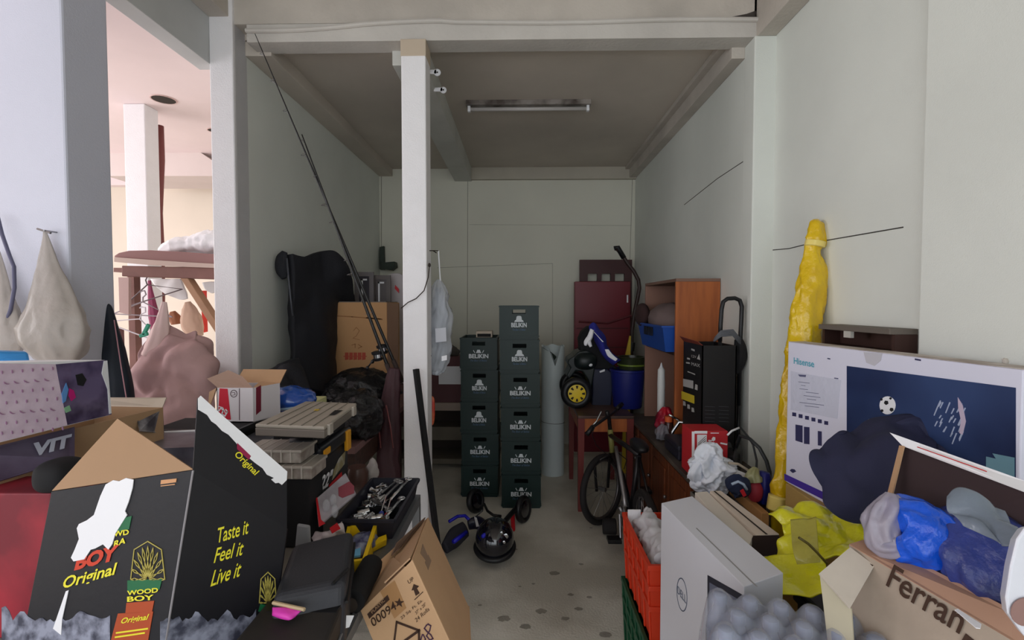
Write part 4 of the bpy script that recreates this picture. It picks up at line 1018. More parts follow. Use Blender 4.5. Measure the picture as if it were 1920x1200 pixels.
m = MB()
for bx_, by_, r in ((1663, 755, 4.5), (1673, 768, 4), (1655, 770, 3), (1671, 747, 2.5), (1654, 749, 2.5)): ft.poly(m, [(bx_ + r * math.cos(a), by_ + r * math.sin(a)) for a in [2 * math.pi * i / 5 + .4 for i in range(5)]], .0028)
build('ball_patches', m, BLACKM, scr)
m = MB()
for bx_, by_, r in ((1624, 793, 3.5), (1638, 794, 2.5), (1646, 785, 2.6), (1630, 787, 1.5), (1700, 830, 3)): ft.poly(m, [(bx_ + r * math.cos(a), by_ + r * math.sin(a)) for a in [2 * math.pi * i / 9 for i in range(9)]], .002)
rnd = random.Random(4)
for i in range(26):
    x = 1755 + rnd.random() * 55; y = 745 + rnd.random() * 70 + (x - 1755) * .1; l = 6 + rnd.random() * 16
    ft.poly(m, [(x, y), (x + 2, y + 1), (x - l * .3, y + l), (x - l * .3 - 1.5, y + l - 1)], .002)
build('water_spray', m, mat('pale spray', (170, 180, 205), .5), scr)
m = MB(); ft.poly(m, [(1797, 745), (1806, 760), (1812, 790), (1806, 815), (1800, 812), (1803, 788), (1798, 765)], .0022); build('leg_shape', m, mat('pale pink print', (196, 180, 200), .5), scr)
m = MB(); ft.poly(m, [(1850, 856), (1903, 868), (1903, 900), (1850, 880)], .002); ft.poly(m, [(1862, 850), (1903, 858), (1903, 870), (1870, 862)], .0022); build('horizon_glow_print', m, mat('teal grey print', (110, 150, 165), .4), scr)
m = MB(); ft.poly(m, [(1483, 696), (1577, 713), (1570, 785), (1483, 768)]); sh = build('label_pouch', m, mat('clear label pouch', (208, 210, 226), .2, bump=.3, scale=30), t)
m = MB()
for i, (x0_, x1_) in enumerate([(1498, 1518), (1503, 1510), (1500, 1515), (1512, 1535), (1508, 1538), (1514, 1530), (1500, 1545), (1510, 1536)]):
    y = 716 + i * 6.4; ft.line(m, [(x0_, y), (x1_, y + (x1_ - x0_) * .12)], .0018, .002)
ft.poly(m, [(1497, 702), (1512, 703), (1511, 707), (1500, 706)], .002); ft.poly(m, [(1565, 708), (1572, 709), (1572, 711), (1565, 710)], .002)
build('small_print', m, mat('grey print', (96, 98, 130), .5), sh)
m = MB()
for i in range(6):
    x = 1486 + i * 12; y = 773 + i * 3.2; ft.poly(m, [(x, y), (x + 7, y + 1), (x + 7, y + 8), (x, y + 7)], .0015)
ft.poly(m, [(1492, 796), (1505, 798), (1505, 830), (1492, 826)], .0015); ft.poly(m, [(1508, 800), (1518, 801), (1518, 833), (1508, 832)], .0015); ft.poly(m, [(1534, 808), (1541, 809), (1541, 836), (1534, 835)], .0015)
ft.poly(m, [(1481, 882), (1485, 879), (1490, 880), (1493, 884), (1487, 887)], .0015)
ft.poly(m, [(1552, 671), (1557, 672), (1557, 674), (1552, 673)], .0015); ft.poly(m, [(1716, 672), (1727, 674), (1727, 677), (1716, 675)], .0015)
build('icons', m, mat('navy icons', (50, 50, 90), .5), t)
m = MB(); ft.poly(m, [(1620, 660), (1655, 663), (1652, 676), (1640, 686), (1625, 680)], .0016)
build('tape', m, mat('greyed tape', (198, 196, 204), .3), t)
def topp(px, py): return Pl(px, py, TLc + Vector((0, 0, .003)), Vector((0, 0, 1)))
m = MB(); m.sack([topp(1850, 672), topp(1865, 660) + Vector((0, 0, .01)), topp(1885, 678)], [.012, .018, .008], flat=.7, amp=.3); build('torn_flap', m, mat('torn card', (196, 188, 178), .8), t, smooth=True)
m = MB(); m.box(topp(1755, 652) + Vector((0, 0, .008)), (.03, .05, .016)); build('tape_lump', m, mat('clear tape', (216, 218, 218), .3), t, bevel=.004)
# support cartons under it
t = thing('support_carton', 'brown carton carrying the television carton', 'box', (1.2, 1.6, 0))
build('body', MB().b2(1.12, 1.255, 1.2, 2.03, 0, BL_.z), mat('yellowish card', (178, 146, 84), .8, var=.1), t, bevel=.004)
build('tape', MB().b2(1.118, 1.12, 1.6, 1.65, .05, BL_.z - .02), mat('brown tape', (150, 116, 60), .3), t)

# ---- navy jacket draped in front
t = thing('navy_jacket', 'dark navy jacket draped in front of the television carton', 'jacket', P(1600, 960, 640))
J = lambda r: [P(*q) for q in r]
NJ = mat('navy jacket fabric', (36, 38, 66), .8, bump=.2, scale=300)
m = MB().patch([J([(1568, 818, 600), (1620, 806, 590), (1670, 800, 600), (1716, 790, 610), (1748, 822, 630)]),
                J([(1522, 858, 620), (1590, 850, 640), (1650, 845, 650), (1710, 850, 660), (1752, 850, 660)]),
                J([(1536, 900, 640), (1590, 898, 665), (1645, 890, 672), (1690, 890, 680), (1720, 890, 680)]),
                J([(1548, 935, 650), (1590, 940, 672), (1640, 938, 680), (1672, 930, 690), (1700, 930, 690)]),
                J([(1556, 958, 655), (1600, 968, 665), (1640, 970, 675), (1668, 960, 680), (1690, 955, 680)])], 54, 50, .02, .02, 7, seed=12)
build('body', m, NJ, t, smooth=True)
m = MB().patch([J([(1742, 818, 620), (1790, 806, 625), (1840, 822, 635), (1860, 848, 645)]), J([(1745, 845, 640), (1790, 850, 655), (1840, 860, 660), (1862, 870, 650)]), J([(1755, 880, 650), (1790, 890, 665), (1830, 895, 668), (1860, 900, 660)])], 36, 30, .02, .016, 9, seed=14)
build('sleeve', m, NJ, t, smooth=True)
build('collar', MB().sack([P(1665, 806, 612), P(1700, 797, 618), P(1725, 800, 622), P(1752, 835, 640)], [.01, .02, .022, .015], flat=.6, amp=.1), NJ, t, smooth=True)

# ---- dark television-like open box and the printed brown carton in the corner
t = thing('dark_open_box', 'box with white lid edge and dark inside holding bags behind the printed carton', 'box', P(1690, 1000, 760))
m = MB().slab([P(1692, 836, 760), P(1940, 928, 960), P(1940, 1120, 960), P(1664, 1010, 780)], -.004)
build('back_panel', m, mat('shadowed box inside', (52, 36, 38), .8), t)  # brown card with the box's inner shadow put into the colour
m = MB().slab([P(1668, 811, 740), P(1692, 836, 765), P(1940, 930, 965), P(1940, 908, 940)], .004)
build('lid_edge', m, WHITEP, t)
m = MB().slab([P(1694, 836, 770), P(1686, 835, 762), P(1660, 940, 780), P(1668, 945, 790)], .004)
build('side_edge', m, CARD, t)
m = MB().tube([P(1720, 838, 790), P(1850, 884, 890)], .0012, 5); build('red_line', m, REDP, t)
t = thing('printed_carton', 'pale brown open carton with large dark lettering in the near corner', 'box', P(1760, 1200, 950))
F1, R1, R2, F2 = P(1592, 1022, 830), P(1940, 1226, 1130), P(1940, 1500, 1130), P(1596, 1300, 900)
nn_ = (R1 - F1).cross(F2 - F1).normalized(); R2 = F2 + (R1 - F1)
m = MB().slab([F1, R1, R2, F2], -.004)
build('front_panel', m, mat('pale taupe card', (172, 156, 140), .8, bump=.1, scale=50, var=.12, var_scale=7), t)
ff = Face(F1, R1, F2)
m = MB(); ff.text(m, 'Ferran', (1662, 1098), (1800, 1190), (1678, 1058), bold=.012, off=.003); build('lettering', m, INK, t)
m = MB(); ff.poly(m, [(1614, 1066), (1618, 1048), (1638, 1060), (1636, 1064), (1624, 1058), (1619, 1070)], .003); ff.poly(m, [(1805, 1200), (1812, 1188), (1832, 1204), (1830, 1220), (1805, 1220)], .003); ff.poly(m, [(1592, 1176), (1604, 1190), (1598, 1192), (1600, 1215), (1592, 1215)], .003); build('ink_marks', m, INK, t)
m = MB().slab([P(1536, 1075, 880), P(1594, 1026, 840), P(1640, 1060, 872), P(1594, 1140, 935)], .004)
build('taped_flap', m, mat('tape over card', (206, 196, 182), .3, var=.08, var_scale=12), t)
m = MB().slab([P(1537, 1077, 878), P(1596, 1142, 930), P(1606, 1290, 960), P(1562, 1290, 930)], .004)
build('side_panel', m, mat('pale olive card', (190, 182, 158), .8, var=.1, var_scale=6), t)
m = MB().slab([P(1592, 1020, 830), P(1632, 1008, 815), P(1940, 1165, 1085), P(1940, 1226, 1130)], .004)
fl = build('top_flap', m, mat('brown flap card', (186, 146, 122), .8, var=.05), t)
g = Face(P(1592, 1020, 830), P(1632, 1008, 815), P(1940, 1165, 1085))
m = MB(); g.poly(m, [(1790, 1145), (1796, 1143), (1840, 1172), (1838, 1180), (1830, 1179)], .002); build('white_tape_piece', m, WHITEP, t)
# bags in it
BF = mat('bright blue film', (20, 92, 226), .2, bump=.8, scale=40, coat=.3); 
t = thing('blue_bag', 'bright blue plastic bag bulging out of the printed carton', 'bag', P(1715, 1080, 890))
build('film', MB().sack([P(1668, 975, 850), P(1690, 975, 855), P(1720, 1000, 870), P(1750, 1030, 890), P(1775, 1065, 910)], [.03, .055, .07, .068, .035], flat=.9, amp=.1, folds=8, freq=11, seed=41, n=96, sub=14), BF, t, smooth=True)
t = thing('dark_blue_bag', 'large translucent dark blue bag filling the near part of the printed carton', 'bag', P(1850, 1180, 1050))
build('film', MB().sack([P(1770, 955, 860), P(1805, 995, 880), P(1845, 1035, 930), P(1885, 1080, 970), P(1930, 1130, 1010)], [.05, .08, .09, .085, .06], flat=.8, amp=.1, folds=6, freq=9, seed=43, n=96, sub=12), mat('dusky blue film', (62, 78, 160), .25, bump=.7, scale=36, col2=(44, 50, 92), var_scale=5), t, smooth=True)
t = thing('clear_bag', 'clear crinkled plastic bag behind the blue bag', 'bag', P(1660, 1010, 850))
m = MB().sack([P(1672, 925, 840), P(1668, 950, 845), P(1652, 985, 850), P(1662, 1020, 860), P(1690, 1026, 880)], [.012, .035, .03, .03, .02], amp=.25, seed=44)
build('film', m, mat('milky clear film', (178, 172, 186), .15, alpha=.75, bump=.6, scale=25), t, smooth=True)
t = thing('clear_bag', 'grey-green shiny plastic bag lying over the dark blue bag', 'bag', P(1830, 960, 1000))
build('film', MB().patch([J([(1775, 930, 975), (1800, 920, 975), (1860, 935, 1010), (1890, 950, 1030)]), J([(1775, 950, 1000), (1820, 960, 1030), (1860, 975, 1060), (1910, 985, 1085)]), J([(1800, 985, 1030), (1840, 1000, 1065), (1880, 1015, 1100), (1920, 1030, 1120)])], 30, 24, .003, .02, 10, seed=45), mat('grey green film', (130, 142, 156), .15, alpha=.8, bump=.6, scale=22), t, smooth=True)
t = thing('white_container', 'smooth white plastic container at the picture corner beside the dark blue bag', 'container', P(1930, 1130, 1220))
build('body', MB().prism([P(a, b, 1230) for a, b in [(1922, 985), (1905, 1010), (1893, 1060), (1884, 1120), (1888, 1150), (1925, 1200), (1990, 1200), (1990, 985)]], (.052, .06, -.03)), mat('white container', (226, 228, 238), .35), t, bevel=.006, seg=3)
build('brown_mark', MB().lathe([(0, .022), (.001, .022)], P(1922, 1147, 1234), (0, -1, 0), 24), mat('brown mark', (150, 116, 110), .5), t)

# ---- yellow plastic bag
YB_ = mat('light yellow film', (226, 222, 40), .2, bump=.6, scale=34, coat=.3)
t = thing('yellow_bag', 'bright yellow plastic bag spread over the cartons in front of the television carton', 'bag', P(1520, 1110, 660))
m = MB().patch([J([(1440, 962, 560), (1490, 946, 560), (1550, 948, 575), (1628, 968, 600)]), J([(1466, 985, 590), (1500, 985, 610), (1560, 985, 625), (1632, 990, 640)]), J([(1462, 1020, 610), (1500, 1025, 640), (1555, 1030, 655), (1615, 1012, 665)]), J([(1458, 1045, 620), (1500, 1050, 650), (1540, 1050, 665), (1575, 1040, 680)])], 60, 50, .004, .013, 13, seed=51)
build('body', m, YB_, t, smooth=True)
m = MB().patch([J([(1376, 1047, 640), (1430, 1042, 640), (1490, 1040, 650), (1545, 1045, 670)]), J([(1392, 1080, 670), (1440, 1080, 680), (1500, 1082, 690), (1550, 1075, 700)]), J([(1402, 1108, 700), (1450, 1114, 710), (1500, 1118, 720), (1546, 1114, 730)])], 36, 20, .004, .008, 9, seed=52)
build('lower_flap', m, YB_, t, smooth=True)
m = MB().patch([J([(1482, 975, 640), (1530, 968, 650)]), J([(1486, 1030, 680), (1535, 1030, 690)]), J([(1494, 1058, 690), (1538, 1055, 700)])], 18, 24, .003, .008, 12, seed=53)
build('olive_panel', m, mat('olive print film', (168, 160, 70), .2, bump=.5, scale=30), t, smooth=True)
m = MB().tube([P(1498, 1008, 716), P(1516, 1020, 716), P(1532, 1036, 716), P(1550, 1056, 716)], .0035, 7)
build('handle_cord', m, mat('dark olive cord', (84, 74, 20), .4), t, smooth=True)
t = thing('dark_crate', 'black plastic crate mostly hidden under the yellow bag', 'crate', (.75, 1.15, 0))
build('body', MB().b2(.80, 1.02, .95, 1.38, 0, .74), BLACK, t, bevel=.006)
build('rim', MB().b2(.792, 1.028, .942, 1.388, .70, .725), BLACKM, t, bevel=.004)
build('slats', MB().b2(.8, 1.02, .946, .95, .1, .13).b2(.8, 1.02, .946, .95, .3, .33).b2(.8, 1.02, .946, .95, .5, .53), GREY, t)

# ---- shrink wrapped bottles
t = thing('bottle_pack', 'shrink-wrapped pack of clear water bottles in front of the monitor box', 'bottle pack', (.52, 1.0, .64))
BZ0, BZ1 = .66, .885
u = Vector((.955, -.296, 0)) * .0635; v = Vector((-.30, -.954, 0)) * .0635
o0 = Pz(1350, 1126, BZ1 - .02); o0.z = 0
BOT = mat('clear bottle', (150, 160, 186), .05, alpha=.6, coat=.5, ior=1.4)
pack = []
for i in range(5):
    for j in range(3):
        c = o0 + u * i + v * j + (u * .5 if j % 2 else Vector()); c.z = BZ0; pack.append(c)
        bmesh_ = MB().lathe([(0, .022), (.004, .029), (.03, .0305), (.06, .029), (.09, .0305), (.14, .0305), (.165, .027), (.19, .016), (.2, .0135), (.215, .0135), (.217, .012)], c, n=20)
        bo = build('bottle', bmesh_, BOT, t, smooth=True)
        build('cap', MB().lathe([(.201, .0155), (.219, .0155), (.2215, .0135)], c, n=16), mat('grey blue cap', (112, 122, 150), .3), bo, smooth='auto')
build('tray', MB().hexa([o0 - u * .7 - v * .7 + Vector((0, 0, BZ0 - .012)), o0 + u * 5.1 - v * .7 + Vector((0, 0, BZ0 - .012)), o0 + u * 5.1 + v * 2.7 + Vector((0, 0, BZ0 - .012)), o0 - u * .7 + v * 2.7 + Vector((0, 0, BZ0 - .012))], [o0 - u * .7 - v * .7 + Vector((0, 0, BZ0)), o0 + u * 5.1 - v * .7 + Vector((0, 0, BZ0)), o0 + u * 5.1 + v * 2.7 + Vector((0, 0, BZ0)), o0 - u * .7 + v * 2.7 + Vector((0, 0, BZ0))]), mat('clear tray', (160, 165, 180), .3), t)
# film: a sheet dimpled over the bottle tops
rows = []
nu_, nv_ = 60, 44; m = MB(); vs = []
for b_ in range(nv_ + 1):
    for a_ in range(nu_ + 1):
        p = o0 + u * (-.75 + 6.05 * a_ / nu_) + v * (-.8 + 3.6 * b_ / nv_)
        dmin = min((Vector((p.x - c.x, p.y - c.y))).length for c in pack)
        h = BZ1 + .004 - .05 * min(1, (max(0, dmin - .012) / .035)) ** 1.3
        edge = min(a_, nu_ - a_, b_, nv_ - b_)
        if edge < 4: h -= (4 - edge) ** 2 * .009
        vs.append(Vector((p.x, p.y, h + .004 * noise.noise(p * 40))))
m.add(vs, [(q * (nu_ + 1) + r, q * (nu_ + 1) + r + 1, (q + 1) * (nu_ + 1) + r + 1, (q + 1) * (nu_ + 1) + r) for q in range(nv_) for r in range(nu_)])
fo = build('shrink_film', m, mat('shrink film', (200, 206, 222), .05, alpha=.22, coat=.6), t, smooth=True)
md = fo.modifiers.new('thickness', 'SOLIDIFY'); md.thickness = .0006
t = thing('plinth_box', 'plain grey box under the bottle pack', 'box', (.5, 1.0, 0))
build('body', MB().hexa([Vector((p.x, p.y, 0)) for p in (o0 - u * .7 - v * .7, o0 + u * 5.1 - v * .7, o0 + u * 5.1 + v * 2.7, o0 - u * .7 + v * 2.7)], [Vector((p.x, p.y, BZ0 - .013)) for p in (o0 - u * .7 - v * .7, o0 + u * 5.1 - v * .7, o0 + u * 5.1 + v * 2.7, o0 - u * .7 + v * 2.7)]), CARD_PALE, t)

# ================================================================ LEFT HAND SIDE
# ---- steel framed work table
TZ_ = .75; TX0_, TX1_, TY0_, TY1_ = -1.5, -.425, .62, 2.0
STG = mat('grey steel angle', (112, 114, 118), .45, metal=.3, bump=.1, scale=60)
t = thing('work_table', 'grey steel-framed work table covered with tools, boxes and a black case', 'table', (-.96, 1.3, 0))
build('table_top', MB().b2(TX0_ + .02, TX1_ - .025, TY0_ + .02, TY1_ - .02, TZ_ - .02, TZ_), mat('scratched grey table top', (128, 124, 116), .6, var=.2, var_scale=7), t)
m = MB()
m.b2(TX1_ - .03, TX1_, TY0_, TY1_, TZ_ - .035, TZ_ + .004).b2(TX0_, TX0_ + .03, TY0_, TY1_, TZ_ - .035, TZ_ + .004).b2(TX0_ + .03, TX1_ - .03, TY1_ - .03, TY1_, TZ_ - .035, TZ_ + .004).b2(TX0_ + .03, TX1_ - .03, TY0_, TY0_ + .03, TZ_ - .035, TZ_ + .004)
build('frame', m, STG, t, bevel=.002)
for x in (TX0_, TX1_ - .03):
    for y in (TY0_, TY1_ - .03): build('leg', MB().b2(x, x + .03, y, y + .03, 0, TZ_ - .035), STG, t)
# ---- socket tray
SX0, SX1, SY0_, SY1_ = -.625, -.43, 1.60, 1.985
t = thing('tool_tray', 'black open plastic tray full of sockets and wrenches at the table corner', 'tray', ((SX0 + SX1) / 2, 1.8, TZ_ + .005))
frust(m := MB(), SX0, SX1, SY0_, SY1_, TZ_ + .005, TZ_ + .075, .012, .005)
m.b2(SX0 - .006, SX0 + .004, SY0_, SY1_, TZ_ + .068, TZ_ + .078).b2(SX1 - .004, SX1 + .006, SY0_, SY1_, TZ_ + .068, TZ_ + .078).b2(SX0, SX1, SY0_ - .006, SY0_ + .004, TZ_ + .068, TZ_ + .078).b2(SX0, SX1, SY1_ - .004, SY1_ + .006, TZ_ + .068, TZ_ + .078)
build('body', m, mat('navy black tray', (34, 34, 46), .5), t)
build('divider', MB().b2(SX0 + .02, SX1 - .02, 1.735, 1.74, TZ_ + .01, TZ_ + .06), BLACK, t)
rnd = random.Random(7)
sz = TZ_ + .042
# sockets: one built, the others copied
GS = 'chrome sockets in the tool tray'
s0 = thing('socket', 'short chrome socket lying among the wrenches in the tool tray', 'socket', (0, 0, 0), GS)
build('barrel', MB().lathe([(-.022, .009), (-.02, .012), (-.002, .012), (.002, .0145), (.02, .0145), (.022, .012)], (0, 0, 0), (1, 0, 0), 16), CHROME, s0, smooth='auto')
build('drive_hole', MB().lathe([(.021, .009), (.0225, .009)], (0, 0, 0), (1, 0, 0), 6), BLACKM, s0)
pos = []
for i in range(22):
    if i < 9: x, y = SX0 + .03 + rnd.random() * .13, 1.63 + rnd.random() * .1
    else: x, y = SX0 + .03 + rnd.random() * .06, 1.76 + rnd.random() * .2
    pos.append((x, y, sz + rnd.random() * .018, rnd.random() * 6.28, rnd.random() * .5))
for i, (x, y, z_, a, b) in enumerate(pos):
    o = s0 if i == 0 else copy_tree(s0)
    o.location = (x, y, z_); o.rotation_euler = (0, b, a)
def wrench(p, q, lab, mt=None, r=.006):
    p, q = Vector(p), Vector(q)
    t = thing('wrench', lab, 'wrench', (p + q) / 2, 'wrenches in the tool tray')
    d = (q - p).normalized()
    build('handle', MB().tube([p, q], r, 8, flat=.6), mt or CHROME, t, smooth=True)
    build('ring_end', MB().torus(q + d * .012, (d.z, d.x * .0, 1), .011, .005, 20, 8), mt or CHROME, t, smooth=True)
    build('open_jaw', MB().box(p - d * .012 + d.cross(Vector((0, 0, 1))) * .008, (.008, .02, .008), yaw=math.atan2(d.y, d.x) - 1.57).box(p - d * .012 - d.cross(Vector((0, 0, 1))) * .008, (.008, .02, .008), yaw=math.atan2(d.y, d.x) - 1.57), mt or CHROME, t)
    return t
zt_ = TZ_ + .062
wrench((-.50, 1.80, zt_), (-.468, 1.95, zt_ + .02), 'long chrome wrench along the outer side of the tool tray', r=.008)
wrench((-.535, 1.78, zt_), (-.50, 1.93, zt_ + .015), 'chrome wrench lying beside the long one in the tool tray', STEEL)
wrench((-.575, 1.80, zt_ - .005), (-.52, 1.96, zt_ + .01), 'steel wrench lying diagonally at the far end of the tool tray', STEEL)
wrench((-.475, 1.66, zt_), (-.455, 1.78, zt_ + .008), 'short chrome wrench near the front edge of the tool tray', r=.007)
wrench((-.54, 1.765, zt_ + .01), (-.485, 1.71, zt_ + .006), 'short steel wrench crossing the middle divider of the tool tray', STEEL)
for i, (x, y, c_, nm) in enumerate([(-.505, 1.655, (54, 66, 140), 'blue'), (-.482, 1.64, (150, 40, 50), 'dark red')]):
    t = thing('screwdriver', nm + '-handled screwdriver standing in the near end of the tool tray', 'screwdriver', (x, y, sz))
    build('handle', MB().lathe([(0, .008), (.01, .011), (.05, .011), (.06, .007)], (x, y, TZ_ + .02), (.05, .5, .5), 12), mat(nm + ' handle', c_, .35), t, smooth='auto')
    build('shaft', MB().tube([(x, y + .03, TZ_ + .05), (x + .005, y + .09, TZ_ + .1)], .003, 8), CHROME, t)

# ---- yellow tray box
t = thing('yellow_box', 'shallow yellow open box with silver and blue packets, beside the black case', 'box', (-.56, 1.5, TZ_))
q4 = [Pz(a, b, TZ_ + .055) for a, b in [(652, 984), (709, 977), (686, 1050), (636, 1056)]]
b4 = [Vector((p.x, p.y, TZ_ + .004)) for p in q4]
m = MB().hexa(b4, [Vector((p.x, p.y, TZ_ + .008)) for p in q4])
for i in range(4):
    A, B_ = q4[i], q4[(i + 1) % 4]; n = (B_ - A).normalized().cross(Vector((0, 0, 1)))
    c = sum(q4, Vector()) / 4
    if n.dot(c - A) < 0: n = -n
    w_ = .012
    m.prism([Vector((A.x, A.y, TZ_ + .004)), Vector((B_.x, B_.y, TZ_ + .004)), B_, A], n * w_)
YBX = mat('yellow card', (236, 198, 20), .5)
build('body', m, YBX, t)
c = sum(q4, Vector()) / 4
build('packets', MB().ell((c.x, c.y + .02, TZ_ + .03), (.045, .07, .025), amp=.25, freq=22, seed=4), mat('silver packets', (140, 146, 166), .25, col2=(72, 74, 110), var_scale=30), t, smooth=True)
build('blue_packet', MB().box((c.x + .01, c.y - .055, TZ_ + .045), (.03, .05, .006), yaw=.3), mat('light blue packet', (110, 180, 220), .4), t)
t = thing('yellow_card_strip', 'narrow yellow box lid lying on the table beside the yellow open box', 'lid', (-.45, 1.45, TZ_))
m = MB().hexa([Pz(a, b, TZ_ + .006) for a, b in [(690, 1040), (724, 1022), (726, 1010), (700, 1018)]], [Pz(a, b, TZ_ + .03) for a, b in [(690, 1028), (724, 1012), (724, 1002), (698, 1012)]])
build('body', m, YBX, t)
# ---- blister pack and crumpled wrapper
t = thing('blister_pack', 'large clear blister pack with red print leaning against the toolbox', 'packet', P(630, 980, 560))
m = MB().slab([P(592, 935, 560), P(648, 886, 520), P(668, 925, 540), P(598, 986, 590)], .012)
build('card', m, mat('grey lilac card', (150, 142, 150), .3, col2=(186, 180, 188), var_scale=9), t, bevel=.003)
bf = Face(P(592, 935, 560), P(648, 886, 520), P(598, 986, 590))
m = MB(); bf.poly(m, [(634, 915), (655, 903), (664, 912), (664, 925), (642, 934), (635, 930)], .002); bp = build('red_print', m, mat('dusky red print', (150, 70, 84), .3), t)
m = MB(); bf.poly(m, [(592, 935), (595, 933), (602, 975), (610, 982), (598, 988)], .002); build('red_edge', m, REDP, t)
for (a, b) in ((611, 955), (624, 945), (627, 965)):
    build('bulb', MB().ell(bf.at(a, b, .018), (.012, .012, .022)), CLEAR, t, smooth=True)
t = thing('crumpled_wrapper', 'crumpled white and red wrapper behind the black case', 'wrapper', Pz(610, 1000, TZ_ + .01))
m = MB().patch([[Pz(582, 1005, .78), Pz(612, 992, .82), Pz(640, 975, .84)], [Pz(586, 1015, .80), Pz(615, 1002, .84), Pz(642, 992, .83)], [Pz(590, 1024, .79), Pz(618, 1012, .82), Pz(645, 1000, .80)]], 18, 14, .003, .012, 18, seed=8)
build('wrapper', m, mat('white wrapper', (208, 200, 204), .4), t, smooth=True)
build('red_patch', MB().slab([Pz(618, 990, .855), Pz(632, 980, .86), Pz(638, 990, .86), Pz(622, 999, .855)], .003), REDP, t)

# ---- black case with grey pad behind
t = thing('black_case', 'bulky matt black moulded case standing on the work table', 'case', (-.56, 1.2, TZ_))
zc = .915
tp = [Pz(a, b, zc) for a, b in [(548, 1020), (662, 992), (650, 1090), (512, 1118)]]
bt = [Vector((p.x, p.y, TZ_ + .006)) for p in tp]
bt[1] += Vector((.01, -.01, 0)); bt[2] += Vector((.012, -.06, 0)); bt[3] += Vector((0, -.05, 0))
BC = mat('charcoal plastic', (50, 51, 57), .55, bump=.1, scale=200)
build('body', MB().hexa(bt, tp), BC, t, bevel=.018, seg=4)
g = Face(tp[0], tp[1], tp[3])
build('lid_seam', MB().tube([tp[1] * .75 + bt[1] * .25 + Vector((.002, 0, 0)), tp[2] * .75 + bt[2] * .25 + Vector((.002, 0, 0))], .004, 6), BLACK, t)
build('handle_recess', MB().tube([tp[2] * .8 + tp[1] * .2 + Vector((0, 0, .001)), tp[2] * .8 + tp[3] * .2 + Vector((0, 0, .001))], .004, 6), BLACK, t)
tag(build('grey_pad', MB().slab([P(546, 1088, 650), P(584, 1086, 650), P(580, 986, 640), P(556, 982, 640)], .012), mat('grey pad', (150, 152, 156), .6), bevel=.01), 'small rounded grey pad standing behind the black case', 'pad')
t = thing('black_tube', 'short black ribbed tube lying on the table edge beside the black case', 'tube', Pz(675, 1110, TZ_))
build('barrel', MB().tube([Pz(697, 1060, TZ_ + .04), Pz(660, 1128, TZ_ + .04)], .033, 20), BLACKM, t, smooth='auto', bevel=.003)
build('bore', MB().lathe([(0, .018), (.004, .02)], Pz(657, 1133, TZ_ + .042), (Pz(660, 1128, TZ_) - Pz(697, 1060, TZ_)), 16), DIRT, t)
# ---- lower black printer like tray in the near corner
t = thing('black_drawer_unit', 'low dusty black plastic unit with a pink slip, in front of the black case', 'drawer unit', (-.52, .95, TZ_))
zc = .87
tp = [Pz(a, b, zc) for a, b in [(500, 1128), (645, 1126), (560, 1330), (330, 1330)]]
bt = [Vector((p.x, p.y, TZ_ + .006)) for p in tp]
build('body', MB().hexa(bt, tp), mat('dusty black plastic', (52, 48, 46), .6, col2=(36, 34, 34), var_scale=6), t, bevel=.008)
build('groove', MB().tube([tp[1] * .5 + bt[1] * .5 + Vector((.002, 0, 0)), tp[2] * .5 + bt[2] * .5 + Vector((.002, 0, 0))], .003, 6), GREY, t)
m = MB().slab([Pz(500, 1128, zc + .001), Pz(645, 1126, zc + .001), Pz(630, 1148, zc + .001), Pz(500, 1146, zc + .001)], .012)
build('raised_back', m, BLACK, t)
t = thing('pink_slip', 'bright pink plastic slip under a wooden stick on the black unit', 'slip', Pz(540, 1150, zc))
build('slip', MB().patch([[Pz(512, 1140, zc + .02), Pz(535, 1142, zc + .024), Pz(565, 1146, zc + .02)], [Pz(512, 1150, zc + .016), Pz(536, 1154, zc + .022), Pz(556, 1152, zc + .016)], [Pz(512, 1152, zc + .012), Pz(542, 1162, zc + .014), Pz(552, 1156, zc + .012)]], 10, 8, .003, .003), mat('pink plastic', (232, 70, 190), .4), t, smooth=True)
tag(build('wooden_stick', MB().tube([Pz(512, 1130, zc + .03), Pz(571, 1143, zc + .03)], .004, 6), mat('pale stick', (200, 176, 140), .7)), 'thin pale wooden stick lying over the pink slip', 'stick')
t = thing('white_card_tag', 'white card tag hanging at the side of the black unit', 'tag', Pz(650, 1160, TZ_))
build('tag', MB().slab([P(634, 1154, 830), P(664, 1154, 820), P(655, 1176, 830), P(634, 1182, 840)], .003), WHITEP, t)
build('strip', MB().slab([P(629, 1126, 800), P(634, 1123, 800), P(640, 1154, 825), P(634, 1156, 825)], .003), WHITEP, t)
tag(build('steel_strip', MB().slab([Pz(662, 1148, TZ_ + .012), Pz(672, 1152, TZ_ + .012), Pz(620, 1260, TZ_ + .012), Pz(600, 1250, TZ_ + .012)], .01), STG), 'grey steel strip lying on the table edge by the white card tag', 'strip')

# ---- toolbox with organisers
t = thing('toolbox', 'big black toolbox with orange latches and worn size lettering on the table', 'toolbox', (-.9, 1.85, TZ_))
QX0, QX1, QY0, QY1 = -1.06, -.72, 1.68, 1.97
build('body', MB().b2(QX0, QX1, QY0, QY1, TZ_ + .004, 1.0), BLACK, t, bevel=.01)
build('lid', MB().b2(QX0 - .01, QX1 + .012, QY0 - .01, QY1 + .01, 1.0, 1.05), mat('blue black plastic', (28, 32, 38), .4), t, bevel=.012, seg=3)
build('upper_compartment', MB().b2(-.90, QX1 - .01, QY0 + .03, QY1, 1.05, 1.135), BLACKM, t, bevel=.006)
hx_ = P(543, 868, 545)
build('handle', MB().tube([Vector((-.80, QY0 - .02, 1.05)), Vector((-.80, QY0 - .03, 1.075)), Vector((-.74, QY0 - .02, 1.075)), Vector((-.735, QY0 - .01, 1.04))], .018, 12), BLACK, t, smooth=True)
